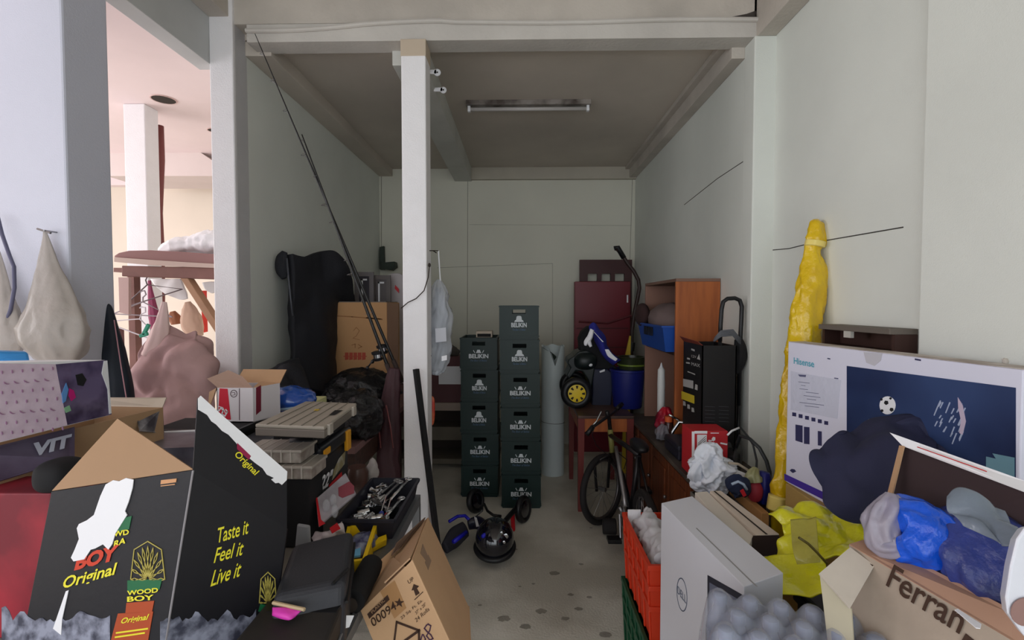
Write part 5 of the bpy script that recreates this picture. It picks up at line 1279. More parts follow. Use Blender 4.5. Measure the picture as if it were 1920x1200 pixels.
OR_ = mat('orange latch', (228, 160, 30), .4)
for y in (1.93, 1.72): build('latch', MB().b2(QX1 + .005, QX1 + .02, y - .022, y + .022, .965, 1.045) if y > 1.8 else MB().b2(QX1 + .005, QX1 + .016, y - .03, y + .03, 1.01, 1.035), OR_, t, bevel=.004)
tf = Face((QX1, QY0, TZ_), (QX1, QY1, TZ_), (QX1, QY0, 1))
m = MB(); tf.text(m, '22"', (598, 922), (622, 906), (600, 893), bold=.03, off=.003, shear=.3); build('lettering', m, WHITE, t)
m = MB(); tf.poly(m, [(622, 900), (645, 870), (647, 845), (635, 860), (626, 880)], .002); build('picture_label', m, mat('tool picture print', (150, 138, 100), .5, col2=(200, 200, 196), var_scale=20), t)
m = MB(); tf.poly(m, [(616, 910), (640, 885), (641, 895), (618, 920)], .002); build('red_label', m, REDP, t)
ORGM = mat('cloudy clear plastic', (176, 168, 158), .35, alpha=1, var=.1, var_scale=12)
t = thing('parts_organiser', 'small cloudy clear parts organiser, upper of the two beside the toolbox lid', 'organiser', (-.98, 1.6, 1.1), 'cloudy clear parts organisers on the toolbox')
def organiser(t, x0, x1, y0, y1, z0, z1, cells):
    build('case', MB().b2(x0, x1, y0, y1, z0, z1 - .008), mat('clouded case side', (140, 128, 120), .35, col2=(176, 168, 160), var_scale=25), t, bevel=.004)
    build('lid', MB().b2(x0 - .004, x1 + .004, y0 - .004, y1 + .004, z1 - .01, z1), ORGM, t, bevel=.003)
    m = MB()
    for i in range(1, cells): x = x0 + (x1 - x0) * i / cells; m.b2(x - .002, x + .002, y0 - .005, y1 + .005, z0 + .004, z1 + .001)
    build('dividers', m, mat('divider ridge', (196, 190, 182), .4), t)
organiser(t, -.915, -.725, 1.55, 1.67, 1.035, 1.08, 6)
t.location = (0, 0, 0) if False else t.location
m_ = thing('parts_organiser', 'small cloudy clear parts organiser, lower of the two beside the toolbox lid', 'organiser', (-.95, 1.6, .985), 'cloudy clear parts organisers on the toolbox')
organiser(m_, -.875, -.685, 1.54, 1.66, .985, 1.03, 6)
s_ = thing('tin_stack', 'dark carton standing in front of the toolbox under the small organisers', 'box', (-.8, 1.6, TZ_))
build('body', MB().b2(-.87, -.70, 1.55, 1.665, TZ_ + .004, .983), BLACKM, s_, bevel=.004)
t = thing('large_organiser', 'large grey lidded parts organiser lying on top of the toolbox', 'organiser', (-.78, 1.83, 1.135))
z1 = 1.175
q4 = [Pz(a, b, z1) for a, b in [(478, 795), (608, 800), (669, 756), (573, 752)]]
build('case', MB().hexa([Vector((p.x, p.y, z1 - .038)) for p in q4], [Vector((p.x, p.y, z1 - .012)) for p in q4]), mat('smoky organiser', (116, 108, 100), .35), t, bevel=.003)
build('lid', MB().hexa([p + Vector((0, 0, -.012)) for p in q4], q4), mat('dusty grey lid plastic', (168, 160, 148), .4, var=.12, var_scale=9), t, bevel=.004)
m = MB()
for i in range(1, 6):
    f_ = i / 6; A = q4[0] * (1 - f_) + q4[1] * f_; B_ = q4[3] * (1 - f_) + q4[2] * f_
    m.prism([A, A + Vector((.003, 0, 0)), B_ + Vector((.003, 0, 0)), B_], (0, 0, .002))
build('lid_ridges', m, mat('ridge grey', (132, 126, 116), .5), t)
build('handle_hole', MB().hexa([Pz(a, b, z1 + .0005) for a, b in [(617, 778), (628, 778), (642, 769), (628, 769)]], [Pz(a, b, z1 + .002) for a, b in [(617, 778), (628, 778), (642, 769), (628, 769)]]), BLACK, t)
build('yellow_sticker', MB().hexa([Pz(a, b, z1 + .0005) for a, b in [(588, 770), (596, 770), (600, 767), (591, 767)]], [Pz(a, b, z1 + .002) for a, b in [(588, 770), (596, 770), (600, 767), (591, 767)]]), mat('yellow sticker', (220, 190, 60), .5), t)
for f_ in (.12, .85): 
    A = q4[1] * (1 - f_) + q4[2] * f_; build('latch', MB().box(A + Vector((.004, 0, -.018)), (.01, .03, .035)), ORGM, t, bevel=.002)

# ---- red and white drinks carton on a black tub
t = thing('black_tub', 'low black plastic tub behind the black printed carton', 'tub', (-1.25, 1.8, TZ_))
frust(m := MB(), -1.42, -1.085, 1.80, 1.99, TZ_ + .004, 1.075, .03, .006)
m.b2(-1.43, -1.08, 1.79, 1.802, 1.06, 1.08).b2(-1.09, -1.078, 1.80, 1.99, 1.06, 1.08)
build('body', m, BLACK, t); build('lid', MB().b2(-1.42, -1.085, 1.80, 1.99, 1.070, 1.078), BLACKM, t)
kc = 470
t = thing('drinks_carton', 'open red and white printed drinks carton standing on the black tub', 'box', P(440, 790, kc))
cz0 = 1.08; A, B_ = P(407, 785, kc), P(475, 785, kc); zt = P(408, 727, kc).z
dv = Vector((-.02, .14, 0)); A.z = B_.z = cz0
m = MB(); th = Vector((0, 0, 0))
pts = [A, B_, B_ + Vector((.05, .12, 0)), A + Vector((.0, .13, 0))]
tops = [Vector((p.x, p.y, zt)) for p in pts]
for i in range(4):
    j = (i + 1) % 4; n = (pts[j] - pts[i]).normalized().cross(Vector((0, 0, 1)))
    m.prism([pts[i], pts[j], tops[j], tops[i]], -n * .003)
m.prism(pts, (0, 0, .003))
build('body', m, mat('white drinks card', (222, 216, 220), .55), t)
f3 = Face(A, B_, tops[0])
m = MB(); f3.poly(m, [(412, 728), (427, 729), (433, 787), (409, 784)]); build('red_panel', m, mat('cola red', (206, 34, 56), .5), t)
m = MB(); f3.line(m, [(449, 729), (449, 787)], .003)
f3.line(m, [(438.5 + 6 * math.cos(a), 738 + 6.5 * math.sin(a)) for a in [2 * math.pi * i / 20 for i in range(20)]], .0025, closed=True); f3.line(m, [(435, 736), (440, 736), (441, 740), (436, 741)], .002)
build('dark_print', m, mat('dusky print', (96, 70, 80), .6), t)
m = MB(); f3.line(m, [(411, 770), (415, 764), (419, 770), (416, 776), (422, 780), (427, 772), (424, 768)], .005, .0018); f3.line(m, [(411, 762), (418, 764), (424, 776)], .003, .0018); build('script_mark', m, WHITE, t)
f4 = Face(B_, pts[2], tops[1])
m = MB(); f4.poly(m, [(480, 727), (489, 722), (489, 770), (480, 778)], .0015); build('maroon_panel', m, mat('maroon print', (120, 30, 52), .5), t)
build('flap', MB().slab([P(408, 727, kc), P(475, 728, kc), P(455, 706, kc - 8), P(428, 694, kc - 8), P(388, 710, kc - 2)], .003), mat('inner flap card', (170, 140, 124), .8), t)
build('flap', MB().slab([tops[1], tops[2], P(502, 712, 425), P(486, 716, 445)], .003), CARD, t)
build('flap', MB().slab([tops[0], P(390, 770, kc), P(392, 735, kc - 4)], .003), CARD, t)
build('side_flap', MB().slab([tops[3], tops[2], tops[2] + Vector((.0, .06, .05)), tops[3] + Vector((0, .06, .05))], .003), CARD, t)

# ---- bench with bags behind the table
NX0, NX1, NY0, NY1, NZ = -1.5, -.80, 2.28, 4.15, .87
t = thing('long_bench', 'long dark reddish wooden bench along the inner wall, loaded with bags and a carton', 'bench', (-1.15, 3.2, 0))
build('seat_board', MB().b2(NX0, NX1, NY0, NY1, NZ - .035, NZ), mat('reddish dusty board', (120, 88, 86), .6, var=.15, var_scale=5), t, bevel=.003)
build('front_rail', MB().b2(NX1 - .03, NX1 - .01, NY0 + .02, NY1, NZ - .14, NZ - .035), WOODD, t)
for x in (NX0 + .02, NX1 - .07):
    for y in (NY0 + .03, 3.2, NY1 - .06): build('leg', MB().b2(x, x + .05, y, y + .05, 0, NZ - .035), WOODD, t)
t = thing('black_rubbish_bag', 'full black rubbish bag slumped on the bench in front of the brown carton', 'bag', (-.95, 2.9, NZ))
RB = mat('black glossy film', (15, 14, 17), .28, bump=.9, scale=40)
build('film', MB().ell((-.985, 2.95, 1.0), (.22, .24, .15), amp=.13, freq=9, seed=15, n=56, m=36), RB, t, smooth=True)
t = thing('black_rubbish_bag', 'smaller black rubbish bag hanging over the bench end behind the toolbox', 'bag', (-.88, 2.45, NZ))
build('film', MB().ell((-.87, 2.5, .97), (.14, .17, .13), amp=.15, freq=10, seed=19, n=56, m=36), RB, t, smooth=True)
t = thing('blue_film_bag', 'glossy blue plastic bag on the bench behind the large organiser', 'bag', (-1.12, 2.36, NZ))
bc_ = P(543, 742, 415)
build('film', MB().ell(bc_ - Vector((0, -.02, .02)), (.10, .1, .06), amp=.12, freq=9, seed=23, n=48, m=30), mat('mid blue film', (36, 84, 176), .15, bump=.5, scale=14, coat=.5), t, smooth=True)
build('white_edge', MB().tube([P(505, 764, 428), P(525, 768, 430), P(555, 764, 428)], .006, 8), mat('pale film edge', (150, 176, 196), .3), t, smooth=True)
t = thing('yellow_green_tin', 'yellow-green box under the blue plastic bag', 'box', (bc_.x - .02, 2.37, NZ))
build('body', MB().b2(bc_.x - .12, bc_.x + .06, 2.29, 2.43, NZ, P(520, 768, 415).z + .01), mat('dull yellow green', (180, 170, 84), .5), t, bevel=.004)
build('lid', MB().b2(bc_.x - .123, bc_.x + .063, 2.287, 2.433, P(520, 768, 415).z - .02, P(520, 768, 415).z + .012), mat('pale yellow lid', (206, 206, 150), .5), t, bevel=.003)
t = thing('small_jars', 'brown jar and white rag under the bench end behind the tool tray', 'jar', (-.73, 2.2, 0))
build('jar', MB().lathe([(0, .045), (.1, .05), (.12, .04), (.125, .04)], (P(670, 890, 420).x, 2.14, P(670, 905, 420).z - .05), n=20), mat('brown jar', (84, 62, 56), .3), t, smooth='auto')
build('rag', MB().ell(P(698, 880, 410), (.03, .03, .045), amp=.25, freq=12, seed=3), mat('pale rag', (176, 170, 168), .9), t, smooth=True)
st_ = thing('plastic_stool', 'dark plastic stool behind the table carrying a jar and a rag', 'stool', (-.72, 2.15, 0))
zj = P(670, 905, 420).z - .055
build('seat', MB().b2(-.82, -.62, 2.04, 2.24, zj - .02, zj), BLACKM, st_, bevel=.006)
for x in (-.81, -.65):
    for y in (2.05, 2.21): build('leg', MB().b2(x, x + .02, y, y + .02, 0, zj - .02), BLACKM, st_)
# ---- brown carton with faded red print
kb_ = 262
A, B_ = P(613, 760, kb_), P(724, 760, kb_); zt = P(620, 567, kb_).z
t = thing('brown_carton_large', 'tall plain brown carton with faded red print standing on the bench', 'box', ((A.x + B_.x) / 2, F / kb_ + .15, NZ))
t.name = 'tall_carton'; ORG['tall_carton'] = ORG['brown_carton_large']
CARD2 = mat('warm brown card', (196, 150, 104), .75, var=.05, var_scale=3)
x0, x1, y0 = A.x, -.955, F / kb_
x1 = P(728, 600, kb_).x
build('body', MB().b2(x0, x1 - .01, y0, y0 + .36, NZ + .001, zt), CARD2, t, bevel=.004)
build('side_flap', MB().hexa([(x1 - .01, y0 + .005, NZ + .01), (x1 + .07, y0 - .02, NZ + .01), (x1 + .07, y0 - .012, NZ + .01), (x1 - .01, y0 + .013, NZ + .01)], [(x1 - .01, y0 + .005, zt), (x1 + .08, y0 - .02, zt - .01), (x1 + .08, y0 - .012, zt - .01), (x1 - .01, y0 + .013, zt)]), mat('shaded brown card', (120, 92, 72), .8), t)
fb = Face((x0, y0, 1), (x1, y0, 1), (x0, y0, 2))
m = MB()
for i in range(5): fb.poly(m, [(647 + i * 8, 661), (653.5 + i * 8, 661), (653.5 + i * 8, 674), (647 + i * 8, 675)], .0015)
fb.line(m, [(645, 668), (687, 668)], .006)
build('red_print', m, mat('faded red ink', (178, 76, 56), .7), t)
m = MB(); fb.line(m, [(626, 592), (660, 594), (714, 598)], .008); fb.line(m, [(688, 596), (716, 599)], .01)
fb.line(m, [(663, 620), (668, 614), (674, 620), (668, 630), (662, 634), (674, 637)], .004); fb.line(m, [(660, 647), (666, 645), (666, 652)], .006); fb.line(m, [(672, 646), (678, 650), (672, 653)], .006)
build('faint_print', m, mat('faint brown ink', (160, 112, 72), .8), t)
build('top_edge', MB().b2(x0 + .01, x1 - .02, y0 + .01, y0 + .34, zt - .001, zt + .006), mat('grey top card', (130, 118, 108), .8), t)
# ---- pictures behind it
FR = 226
def frame(px0, px1, pyt, name, lab, mt, inner, k):
    a, b = P(px0, pyt, k), P(px1, pyt, k)
    t = thing('picture_frame', lab, 'picture', ((a.x + b.x) / 2, a.y, NZ))
    z1 = a.z; w = .035; y = a.y; z0 = NZ + .001
    m = MB().b2(a.x, a.x + w, y, y + .02, z0, z1).b2(b.x - w, b.x, y, y + .02, z0, z1).b2(a.x + w, b.x - w, y, y + .02, z1 - w, z1).b2(a.x + w, b.x - w, y, y + .02, z0, z0 + w)
    build('frame', m, mt, t); build('picture', MB().b2(a.x + w, b.x - w, y + .008, y + .016, z0 + w, z1 - w), inner, t)
    i = .055
    build('inner_line', MB().b2(a.x + i, a.x + i + .014, y + .004, y + .008, z0 + i, z1 - i).b2(a.x + i, b.x - i, y + .004, y + .008, z1 - i - .014, z1 - i), WHITE, t)
frame(664, 700, 510, 'f', 'grey picture frame with white inner line behind the tall brown carton', mat('grey frame', (120, 114, 116), .5), mat('dark picture', (62, 58, 66), .4), 230)
frame(696, 732, 516, 'g', 'dark taupe picture frame partly behind the fishing rods', mat('taupe frame', (104, 96, 94), .5), mat('taupe picture', (92, 84, 84), .4), 226)
t = thing('white_board', 'white round-topped board with a red mark behind the tall brown carton', 'board', (P(740, 560, 222).x, F / 220, NZ))
c = P(742, 560, 219); w = .17
pts = [Vector((c.x - w, c.y, NZ + .002))] + [Vector((c.x + math.cos(a) * -w, c.y, P(740, 560, 219).z + math.sin(a) * .22)) for a in [math.pi * i / 16 for i in range(17)]] + [Vector((c.x + w, c.y, NZ + .002))]
build('board', MB().prism(pts, (0, .04, 0)), mat('off white foam', (190, 182, 184), .5), t, bevel=.006)
build('red_mark', MB().slab([P(741, 534, 220.5), P(748, 542, 220.5), P(748, 550, 220.5), P(740, 541, 220.5)], .002), REDP, t)
t = thing('wall_bracket', 'dark green L-shaped metal bracket fixed at the back wall corner', 'bracket', P(722, 490, 172))
build('upright', MB().prism([Py(a, b, 5.32) for a, b in [(714, 506), (714, 464), (722, 462), (723, 506)]], (0, -.05, 0)), mat('dark green metal', (52, 62, 54), .6), t, bevel=.004)
build('arm', MB().prism([Py(a, b, 5.3) for a, b in [(722, 494), (745, 492), (746, 502), (738, 508), (722, 505)]], (0, -.12, 0)), mat('dark green metal', (52, 62, 54), .6), t, bevel=.004)

# ---- black draped cover
t = thing('black_cover', 'large black cloth cover draped over a tall mattress leaning on the inner wall', 'cover', (-1.4, 3.3, 0))
BK = mat('black cover cloth', (25, 26, 33), .75, bump=.25, scale=120)
def D(r): return [P(*q) for q in r]
m = MB().patch([D([(536, 478, 297), (560, 484, 288), (590, 474, 276), (614, 471, 268), (635, 486, 262), (650, 505, 258), (660, 540, 255)]),
                D([(538, 520, 298), (565, 520, 288), (592, 518, 276), (616, 520, 268), (634, 530, 262), (652, 545, 250), (662, 570, 240)]),
                D([(541, 590, 300), (568, 590, 290), (595, 590, 280), (614, 595, 268), (628, 600, 250), (645, 610, 240), (656, 620, 232)]),
                D([(544, 660, 302), (570, 665, 295), (597, 670, 285), (612, 670, 272), (626, 680, 252), (643, 690, 240), (654, 690, 232)]),
                D([(538, 720, 312), (568, 730, 305), (598, 740, 296), (612, 745, 284), (624, 750, 258), (642, 755, 244), (652, 760, 234)])], 40, 50, .05, .022, 4.2, seed=61, ridge=False)
build('cloth', m, BK, t, smooth=True)
build('rolled_edge', MB().sack([P(534, 472, 298), P(529, 486, 298), P(529, 505, 298), P(533, 522, 299)], [.018, .04, .042, .016], flat=.6, amp=.06), BK, t, smooth=True)
build('piping', MB().tube([P(538, 484, 302), P(541, 520, 302), P(545, 560, 304), P(549, 592, 304)], .006, 8), mat('shiny black piping', (70, 72, 80), .3), t, smooth=True)
build('mattress', MB().hexa([P(548, 772, 290), P(630, 736, 244), P(630, 732, 238), P(552, 766, 282)], [P(546, 500, 285), P(650, 520, 250), P(650, 520, 244), P(550, 500, 277)]), BLACKM, t)
t = thing('black_jacket', 'dark cloth heap beside the blue plastic bag at the foot of the black cover', 'cloth', P(505, 760, 400))
m = MB().patch([D([(500, 704, 350), (530, 684, 335), (560, 672, 322)]), D([(496, 730, 375), (530, 715, 355), (565, 705, 335)]), D([(486, 760, 390), (530, 750, 370), (580, 745, 350)]), D([(484, 800, 396), (530, 800, 376), (590, 800, 360)])], 24, 20, .03, .02, 7, seed=63)
build('cloth', m, BK, t, smooth=True)
build('roll', MB().sack([P(496, 706, 360), P(505, 702, 355), P(520, 700, 350)], [.02, .028, .02], amp=.08), mat('grey cloth roll', (44, 44, 50), .8), t, smooth=True)

# ---- fishing rods
def rod(top, bot, r0, r1, lab, guides, seed):
    A, B_ = top, bot
    t = thing('fishing_rod', lab, 'fishing rod', B_)
    n = 14; pts = [A + (B_ - A) * i / n + Vector((0, 0, 0)) for i in range(n + 1)]
    build('blank', MB().tube(pts, r0, 8, radii=[r0 + (r1 - r0) * (i / n) ** .8 for i in range(n + 1)]), mat('black rod', (24, 22, 22), .35), t, smooth=True)
    d = (B_ - A).normalized(); side = d.cross(Vector((0, 1, 0))).normalized()
    if side.x > 0: side = -side
    for f_ in guides:
        c = A + (B_ - A) * f_; R = .008 + .018 * f_
        g_ = build('line_guide', MB().torus(c + side * R, d, R, .0016, 16, 6).tube([c + side * R * 1.8, c + d * .02], .0012, 5), STEEL, t)
    build('grip', MB().tube([A + (B_ - A) * .93, B_], .014, 10), mat('dark cork', (56, 44, 40), .8), t, smooth=True)
    c = A + (B_ - A) * .89 + side * .035
    rl = build('reel', MB().lathe([(-.03, .02), (-.026, .032), (-.012, .03), (-.01, .022), (.012, .022), (.014, .03), (.026, .026), (.03, .012)], c, (d + side * .2), 22), BLACK, t, smooth='auto')
    ORG[rl.name] = ORG[t.name]
    build('spool_band', MB().lathe([(-.01, .0235), (.01, .0235)], c, (d + side * .2), 22), CHROME, rl, smooth='auto')
    build('reel_foot', MB().tube([c, c - side * .035], .006, 8), STEEL, rl)
    build('crank_handle', MB().tube([c, c + side * .04 + Vector((0, -.01, -.03)), c + side * .055 + Vector((0, -.01, -.045))], .005, 6).ell(c + side * .06 + Vector((0, -.01, -.05)), (.01, .01, .012)), BLACK, rl, smooth=True)
ra, rb = P(478, 63, 348), P(750, 705, 318)
rb2 = ra + (rb - ra) * 1.02
rod(ra, rb2, .0018, .010, 'longest fishing rod leaning up to the header beam, its tip at the very top', (.05, .12, .2, .32, .46, .62, .78), 1)
ra, rb = P(566, 252, 338), P(736, 712, 322)
rod(ra, rb, .003, .011, 'shorter fishing rod with a silver tip leaning beside the longest one', (.02, .16, .34, .55), 2)
for (px, py) in ((563, 246),): pass
t = thing('rod_bag', 'long dark maroon cloth bag hanging behind the post below the reels', 'bag', P(728, 960, 340))
build('cloth', MB().sack([P(740, 690, 326), P(735, 730, 328), P(730, 790, 332), P(728, 860, 336), P(730, 930, 340), P(732, 980, 344), P(734, 1080, 348)], [.03, .05, .06, .065, .065, .06, .05], flat=.6, amp=.1, folds=7, seed=71), mat('dark maroon cloth', (58, 28, 34), .6, bump=.2, scale=60), t, smooth=True)
build('sheen_line', MB().tube([P(711, 748, 348), P(709, 790, 350), P(714, 840, 352)], .004, 6).tube([P(724, 760, 352), P(732, 800, 352), P(737, 840, 352)], .004, 6), mat('maroon sheen', (110, 56, 56), .4), t, smooth=True)  # lighter streaks carry the cloth's sheen in their colour

# ---- carton 00094 leaning in the foreground
t = thing('moving_carton', 'tilted brown carton with black stock number and arrow, leaning on the table end', 'box', Vector((-.25, 1.3, 0)))
A, B_, C_ = P(773, 1050, 735), P(678, 1143, 735), P(803, 970, 560)
A2 = P(884, 1290, 800); B2 = B_ + (A2 - A); C2 = P(878, 1136, 600); C3 = P(872, 1225, 640); 
Dp = P(700, 1062, 665)
CB = mat('moving carton card', (202, 164, 126), .75, bump=.08, scale=60, var=.06, var_scale=6)
m = MB()
m.slab([A, B_, B2, A2], .004)          # front with print
m.slab([A, C_, C2, A2], .004)      # right side
m.slab([C2, C3, A2], .004)
m.slab([B_, Dp, Dp + (A2 - A) * .9, B2], .004)
m.slab([C_, Dp, Dp + (A2 - A) * .9, C3], .004)
build('body', m, CB, t)
m = MB().slab([A + Vector((0, 0, .004)), P(775, 1053, 728), P(800, 975, 562), C_, P(742, 1050, 620)], .004) if False else MB()
m.slab([P(768, 1046, 728), P(720, 1092, 732), P(742, 1042, 640), P(798, 975, 566)], .004)
build('side_flap', m, mat('moving carton flap', (196, 160, 126), .8), t)
m = MB().slab([P(678, 1142, 733), P(760, 1063, 732), P(738, 1045, 660), P(715, 1060, 610), P(686, 1102, 650)], .004)
build('top_flap', m, mat('moving carton flap', (196, 160, 126), .8), t)
m = MB().slab([P(735, 1042, 640), P(745, 1018, 625), P(798, 970, 565), P(790, 990, 570), P(748, 1030, 640)], .004)
build('back_flap', m, mat('dark flap inside', (120, 96, 80), .8), t)
fm = Face(A, B_, A2)
m = MB()
fm.text(m, '00094', (700, 1176), (745, 1141), (694, 1161), off=.0015, bold=.01); build('stock_number', m, INK, t)
m = MB(); fm.poly(m, [(689, 1151), (727, 1115), (731, 1124), (693, 1160)], .0015); lb = build('label_bar', m, INK, t)
ORG[lb.name] = ORG[t.name]
m = MB(); fm.text(m, 'GLAD WARE', (696, 1152), (725, 1124), (693, 1147), off=.0024) if False else fm.text(m, 'PLASTIC', (699, 1150), (723, 1126), (696, 1146), off=.0024); build('bar_text', m, CARD, lb)
def star(cx_, cy_, r, rot):
    return [(cx_ + (r if i % 2 == 0 else r * .42) * math.cos(rot + math.pi * i / 5), cy_ + (r if i % 2 == 0 else r * .42) * math.sin(rot + math.pi * i / 5)) for i in range(10)]
m = MB(); fm.poly(m, star(749, 1130, 9.5, -.3), .0015); build('star_mark', m, INK, t)
m = MB(); fm.poly(m, [(772, 1107), (776, 1095), (786, 1099), (782, 1103), (787, 1112), (780, 1117), (776, 1106)], .0015); build('arrow_mark', m, INK, t)
m = MB(); fm.text(m, 'UP', (767, 1095), (777, 1088), (764, 1088), off=.0015); fm.line(m, [(778, 1124), (793, 1110)], .0018, .0015)
fm.text(m, '25 Sq. Ft. Ea.', (754, 1163), (794, 1128), (751, 1157), off=.0015); fm.text(m, '12" x 12"', (778, 1150), (799, 1131), (776, 1145), off=.0015) if False else None
fm.text(m, '37" x 20"', (781, 1152), (800, 1134), (778, 1147), off=.0015); fm.text(m, '24 Rolls', (781, 1167), (806, 1144), (778, 1160), off=.0015)
build('small_lettering', m, INK, t)
m = MB(); fm.line(m, [(744, 1166), (786, 1182)], .005, .0015); fm.line(m, [(744, 1166), (738, 1215)], .005, .0015); fm.line(m, [(786, 1182), (740, 1215)], .006, .0015); fm.line(m, [(786, 1182), (786, 1205), (775, 1215)], .006, .0015)
build('recycle_mark', m, INK, t)
m = MB(); fm.line(m, [(800, 1172), (796, 1178), (801, 1184), (808, 1190), (812, 1197), (806, 1200), (800, 1192), (806, 1182), (808, 1173), (803, 1170), (800, 1172)], .003, .0015); fm.line(m, [(792, 1190), (789, 1200), (794, 1206), (798, 1198), (794, 1190)], .003, .0015); build('handwritten_number', m, mat('purple marker', (70, 36, 66), .6), t)
m = MB(); fm.poly(m, [(713, 1109), (740, 1088), (762, 1140), (740, 1160)], .001); build('brown_tape', m, mat('glossy brown tape', (176, 134, 92), .3), t)
fs_ = Face(A, C_, C2)
m = MB(); fs_.poly(m, [(792, 1020), (801, 1042), (798, 1052), (788, 1038)], .0015); fs_.poly(m, [(802, 1040), (808, 1052), (802, 1070), (796, 1055)], .0015); fs_.line(m, [(815, 1068), (830, 1082), (826, 1112)], .002, .0015); fs_.poly(m, [(830, 1092), (834, 1110), (845, 1130), (832, 1120), (827, 1112)], .0015)
build('scuff_marks', m, mat('greyed scuff', (150, 124, 102), .8), t)

# ---- black printed carton in the near corner
t = thing('black_printed_carton', 'large open black carton with yellow slogan and torn white paper in the foreground', 'box', P(300, 1270, 900))
A, L_, R_c = P(362, 882, 905), P(97, 922, 860), P(538, 992, 800)
A2 = P(290, 1330, 980); L2 = P(-60, 1330, 930); R2c = P(500, 1290, 880)
BKC = mat('black printed card', (13, 12, 20), .5, bump=.05, scale=60)
R2c = A2 + (R_c - A) + Vector((-.03, 0, 0)); L2 = A2 + (L_ - A) + Vector((-.03, 0, 0))
A2 = A + (A2 - A) * ((A.z - .758) / (A.z - A2.z)); ed = (A2 - A) / (A.z - A2.z)
L2 = L_ + ed * (L_.z - .758); R2c = R_c + ed * (R_c.z - .758)
m = MB().slab([A, L_, L2, A2], -.004) ; m.slab([A, R_c, R2c, A2], .004)
Bk = L_ + (R_c - A); Bk2 = L2 + (R2c - A2)
m.slab([L_, Bk, Bk2, L2], -.004); m.slab([R_c, Bk, Bk2, R2c], .004)
build('body', m, BKC, t)
build('worn_edge', MB().tube([A, A2], .0022, 6), mat('worn edge', (150, 146, 150), .8), t)
_g = Face(A, R_c, P(371, 746, 880)); m = MB().slab([A, R_c, _g.at(538, 886), _g.at(371, 746)], .004)
fl = build('right_flap', m, BKC, t); ORG[fl.name] = ORG[t.name]
fflap = Face(A, R_c, P(371, 746, 880))
m = MB(); fflap.poly(m, [(371, 747), (376, 742), (420, 782), (470, 825), (538, 884), (537, 900), (528, 909), (522, 905), (516, 906), (508, 899), (513, 896), (500, 890), (492, 878), (478, 868), (466, 858), (455, 845), (440, 828), (428, 815), (416, 808), (405, 796), (396, 790), (388, 778), (378, 772), (371, 768)], .0018); build('torn_paper', m, WHITEP, fl)
m = MB(); fflap.text(m, 'Original', (437, 858), (478, 898), (446, 843), off=.0018, shear=.35, bold=.015); build('yellow_lettering', m, YEL, fl)
m = MB(); fflap.poly(m, [(444, 830), (470, 855), (466, 862), (444, 842)], .002); build('red_patch', m, mat('raspberry print', (150, 26, 70), .5), fl)
m = MB().slab([A + Vector((0, 0, .002)), P(220, 785, 830), L_ + Vector((0, 0, .002))], .004)
build('brown_flap', m, mat('greyed tan flap', (172, 138, 106), .8, var=.06), t)
fl2 = Face(A, L_, A2); fr2 = Face(A, R_c, A2)
m = MB()
fr2.text(m, 'Taste it', (408, 1018), (466, 1000), (408, 990), off=.0015, shear=.25, bold=.01)
fr2.text(m, 'Feel it', (400, 1056), (455, 1040), (403, 1028), off=.0015, shear=.25, bold=.01)
fr2.text(m, 'Live it', (394, 1100), (450, 1080), (398, 1070), off=.0015, shear=.25, bold=.01)
build('slogan', m, YEL, t)
m = MB(); fl2.text(m, 'Original', (120, 1110), (222, 1082), (120, 1082), off=.0015, shear=.3, bold=.02); build('yellow_lettering', m, YEL, t)
m = MB(); fl2.poly(m, [(238, 896), (252, 899), (250, 915), (243, 940), (236, 958), (240, 965), (218, 1000), (212, 1020), (205, 1030), (195, 1020), (180, 1028), (172, 1030), (160, 1048), (140, 1052), (135, 1045), (142, 1030), (150, 1010), (146, 990), (150, 982), (165, 975), (178, 965), (190, 930), (200, 908), (214, 900), (225, 902)], .0024); build('torn_paper', m, WHITEP, t)
m = MB(); fl2.poly(m, [(222, 974), (248, 967), (243, 992), (222, 997)], .0015); fl2.poly(m, [(240, 1088), (305, 1085), (300, 1105), (240, 1110)], .0015); build('green_stripe', m, mat('flag green', (24, 104, 62), .5), t)
m = MB(); fl2.text(m, 'WD', (214, 1006), (243, 1002), (214, 996), off=.0015, bold=.03); fl2.text(m, 'RA', (214, 1026), (236, 1018), (216, 1014), off=.0015, bold=.03)
fl2.text(m, 'WOOD', (240, 1116), (298, 1110), (240, 1107), off=.002, bold=.03); fl2.text(m, 'BOY', (240, 1128), (290, 1124), (240, 1118), off=.002, bold=.03)
fl2.text(m, 'Original', (228, 1172), (280, 1164), (230, 1158), off=.002, shear=.3, bold=.02); fl2.line(m, [(220, 1186), (278, 1178)], .003, .002); fl2.line(m, [(218, 1194), (272, 1186)], .003, .002)
build('yellow_print', m, YEL, t)
m = MB(); fl2.text(m, 'JOY', (140, 1068), (216, 1052), (146, 1042), off=.0017, bold=.05) if False else fl2.text(m, 'BOY', (140, 1070), (218, 1050), (148, 1040), off=.0017, bold=.05)
build('red_lettering', m, mat('orange red print', (206, 60, 30), .5), t)
m = MB(); fl2.poly(m, [(238, 1130), (290, 1126), (286, 1146), (236, 1150)], .0012); fl2.poly(m, [(222, 1150), (288, 1146), (276, 1215), (205, 1215)], .0012); build('orange_band', m, mat('rust orange print', (176, 72, 28), .5), t)
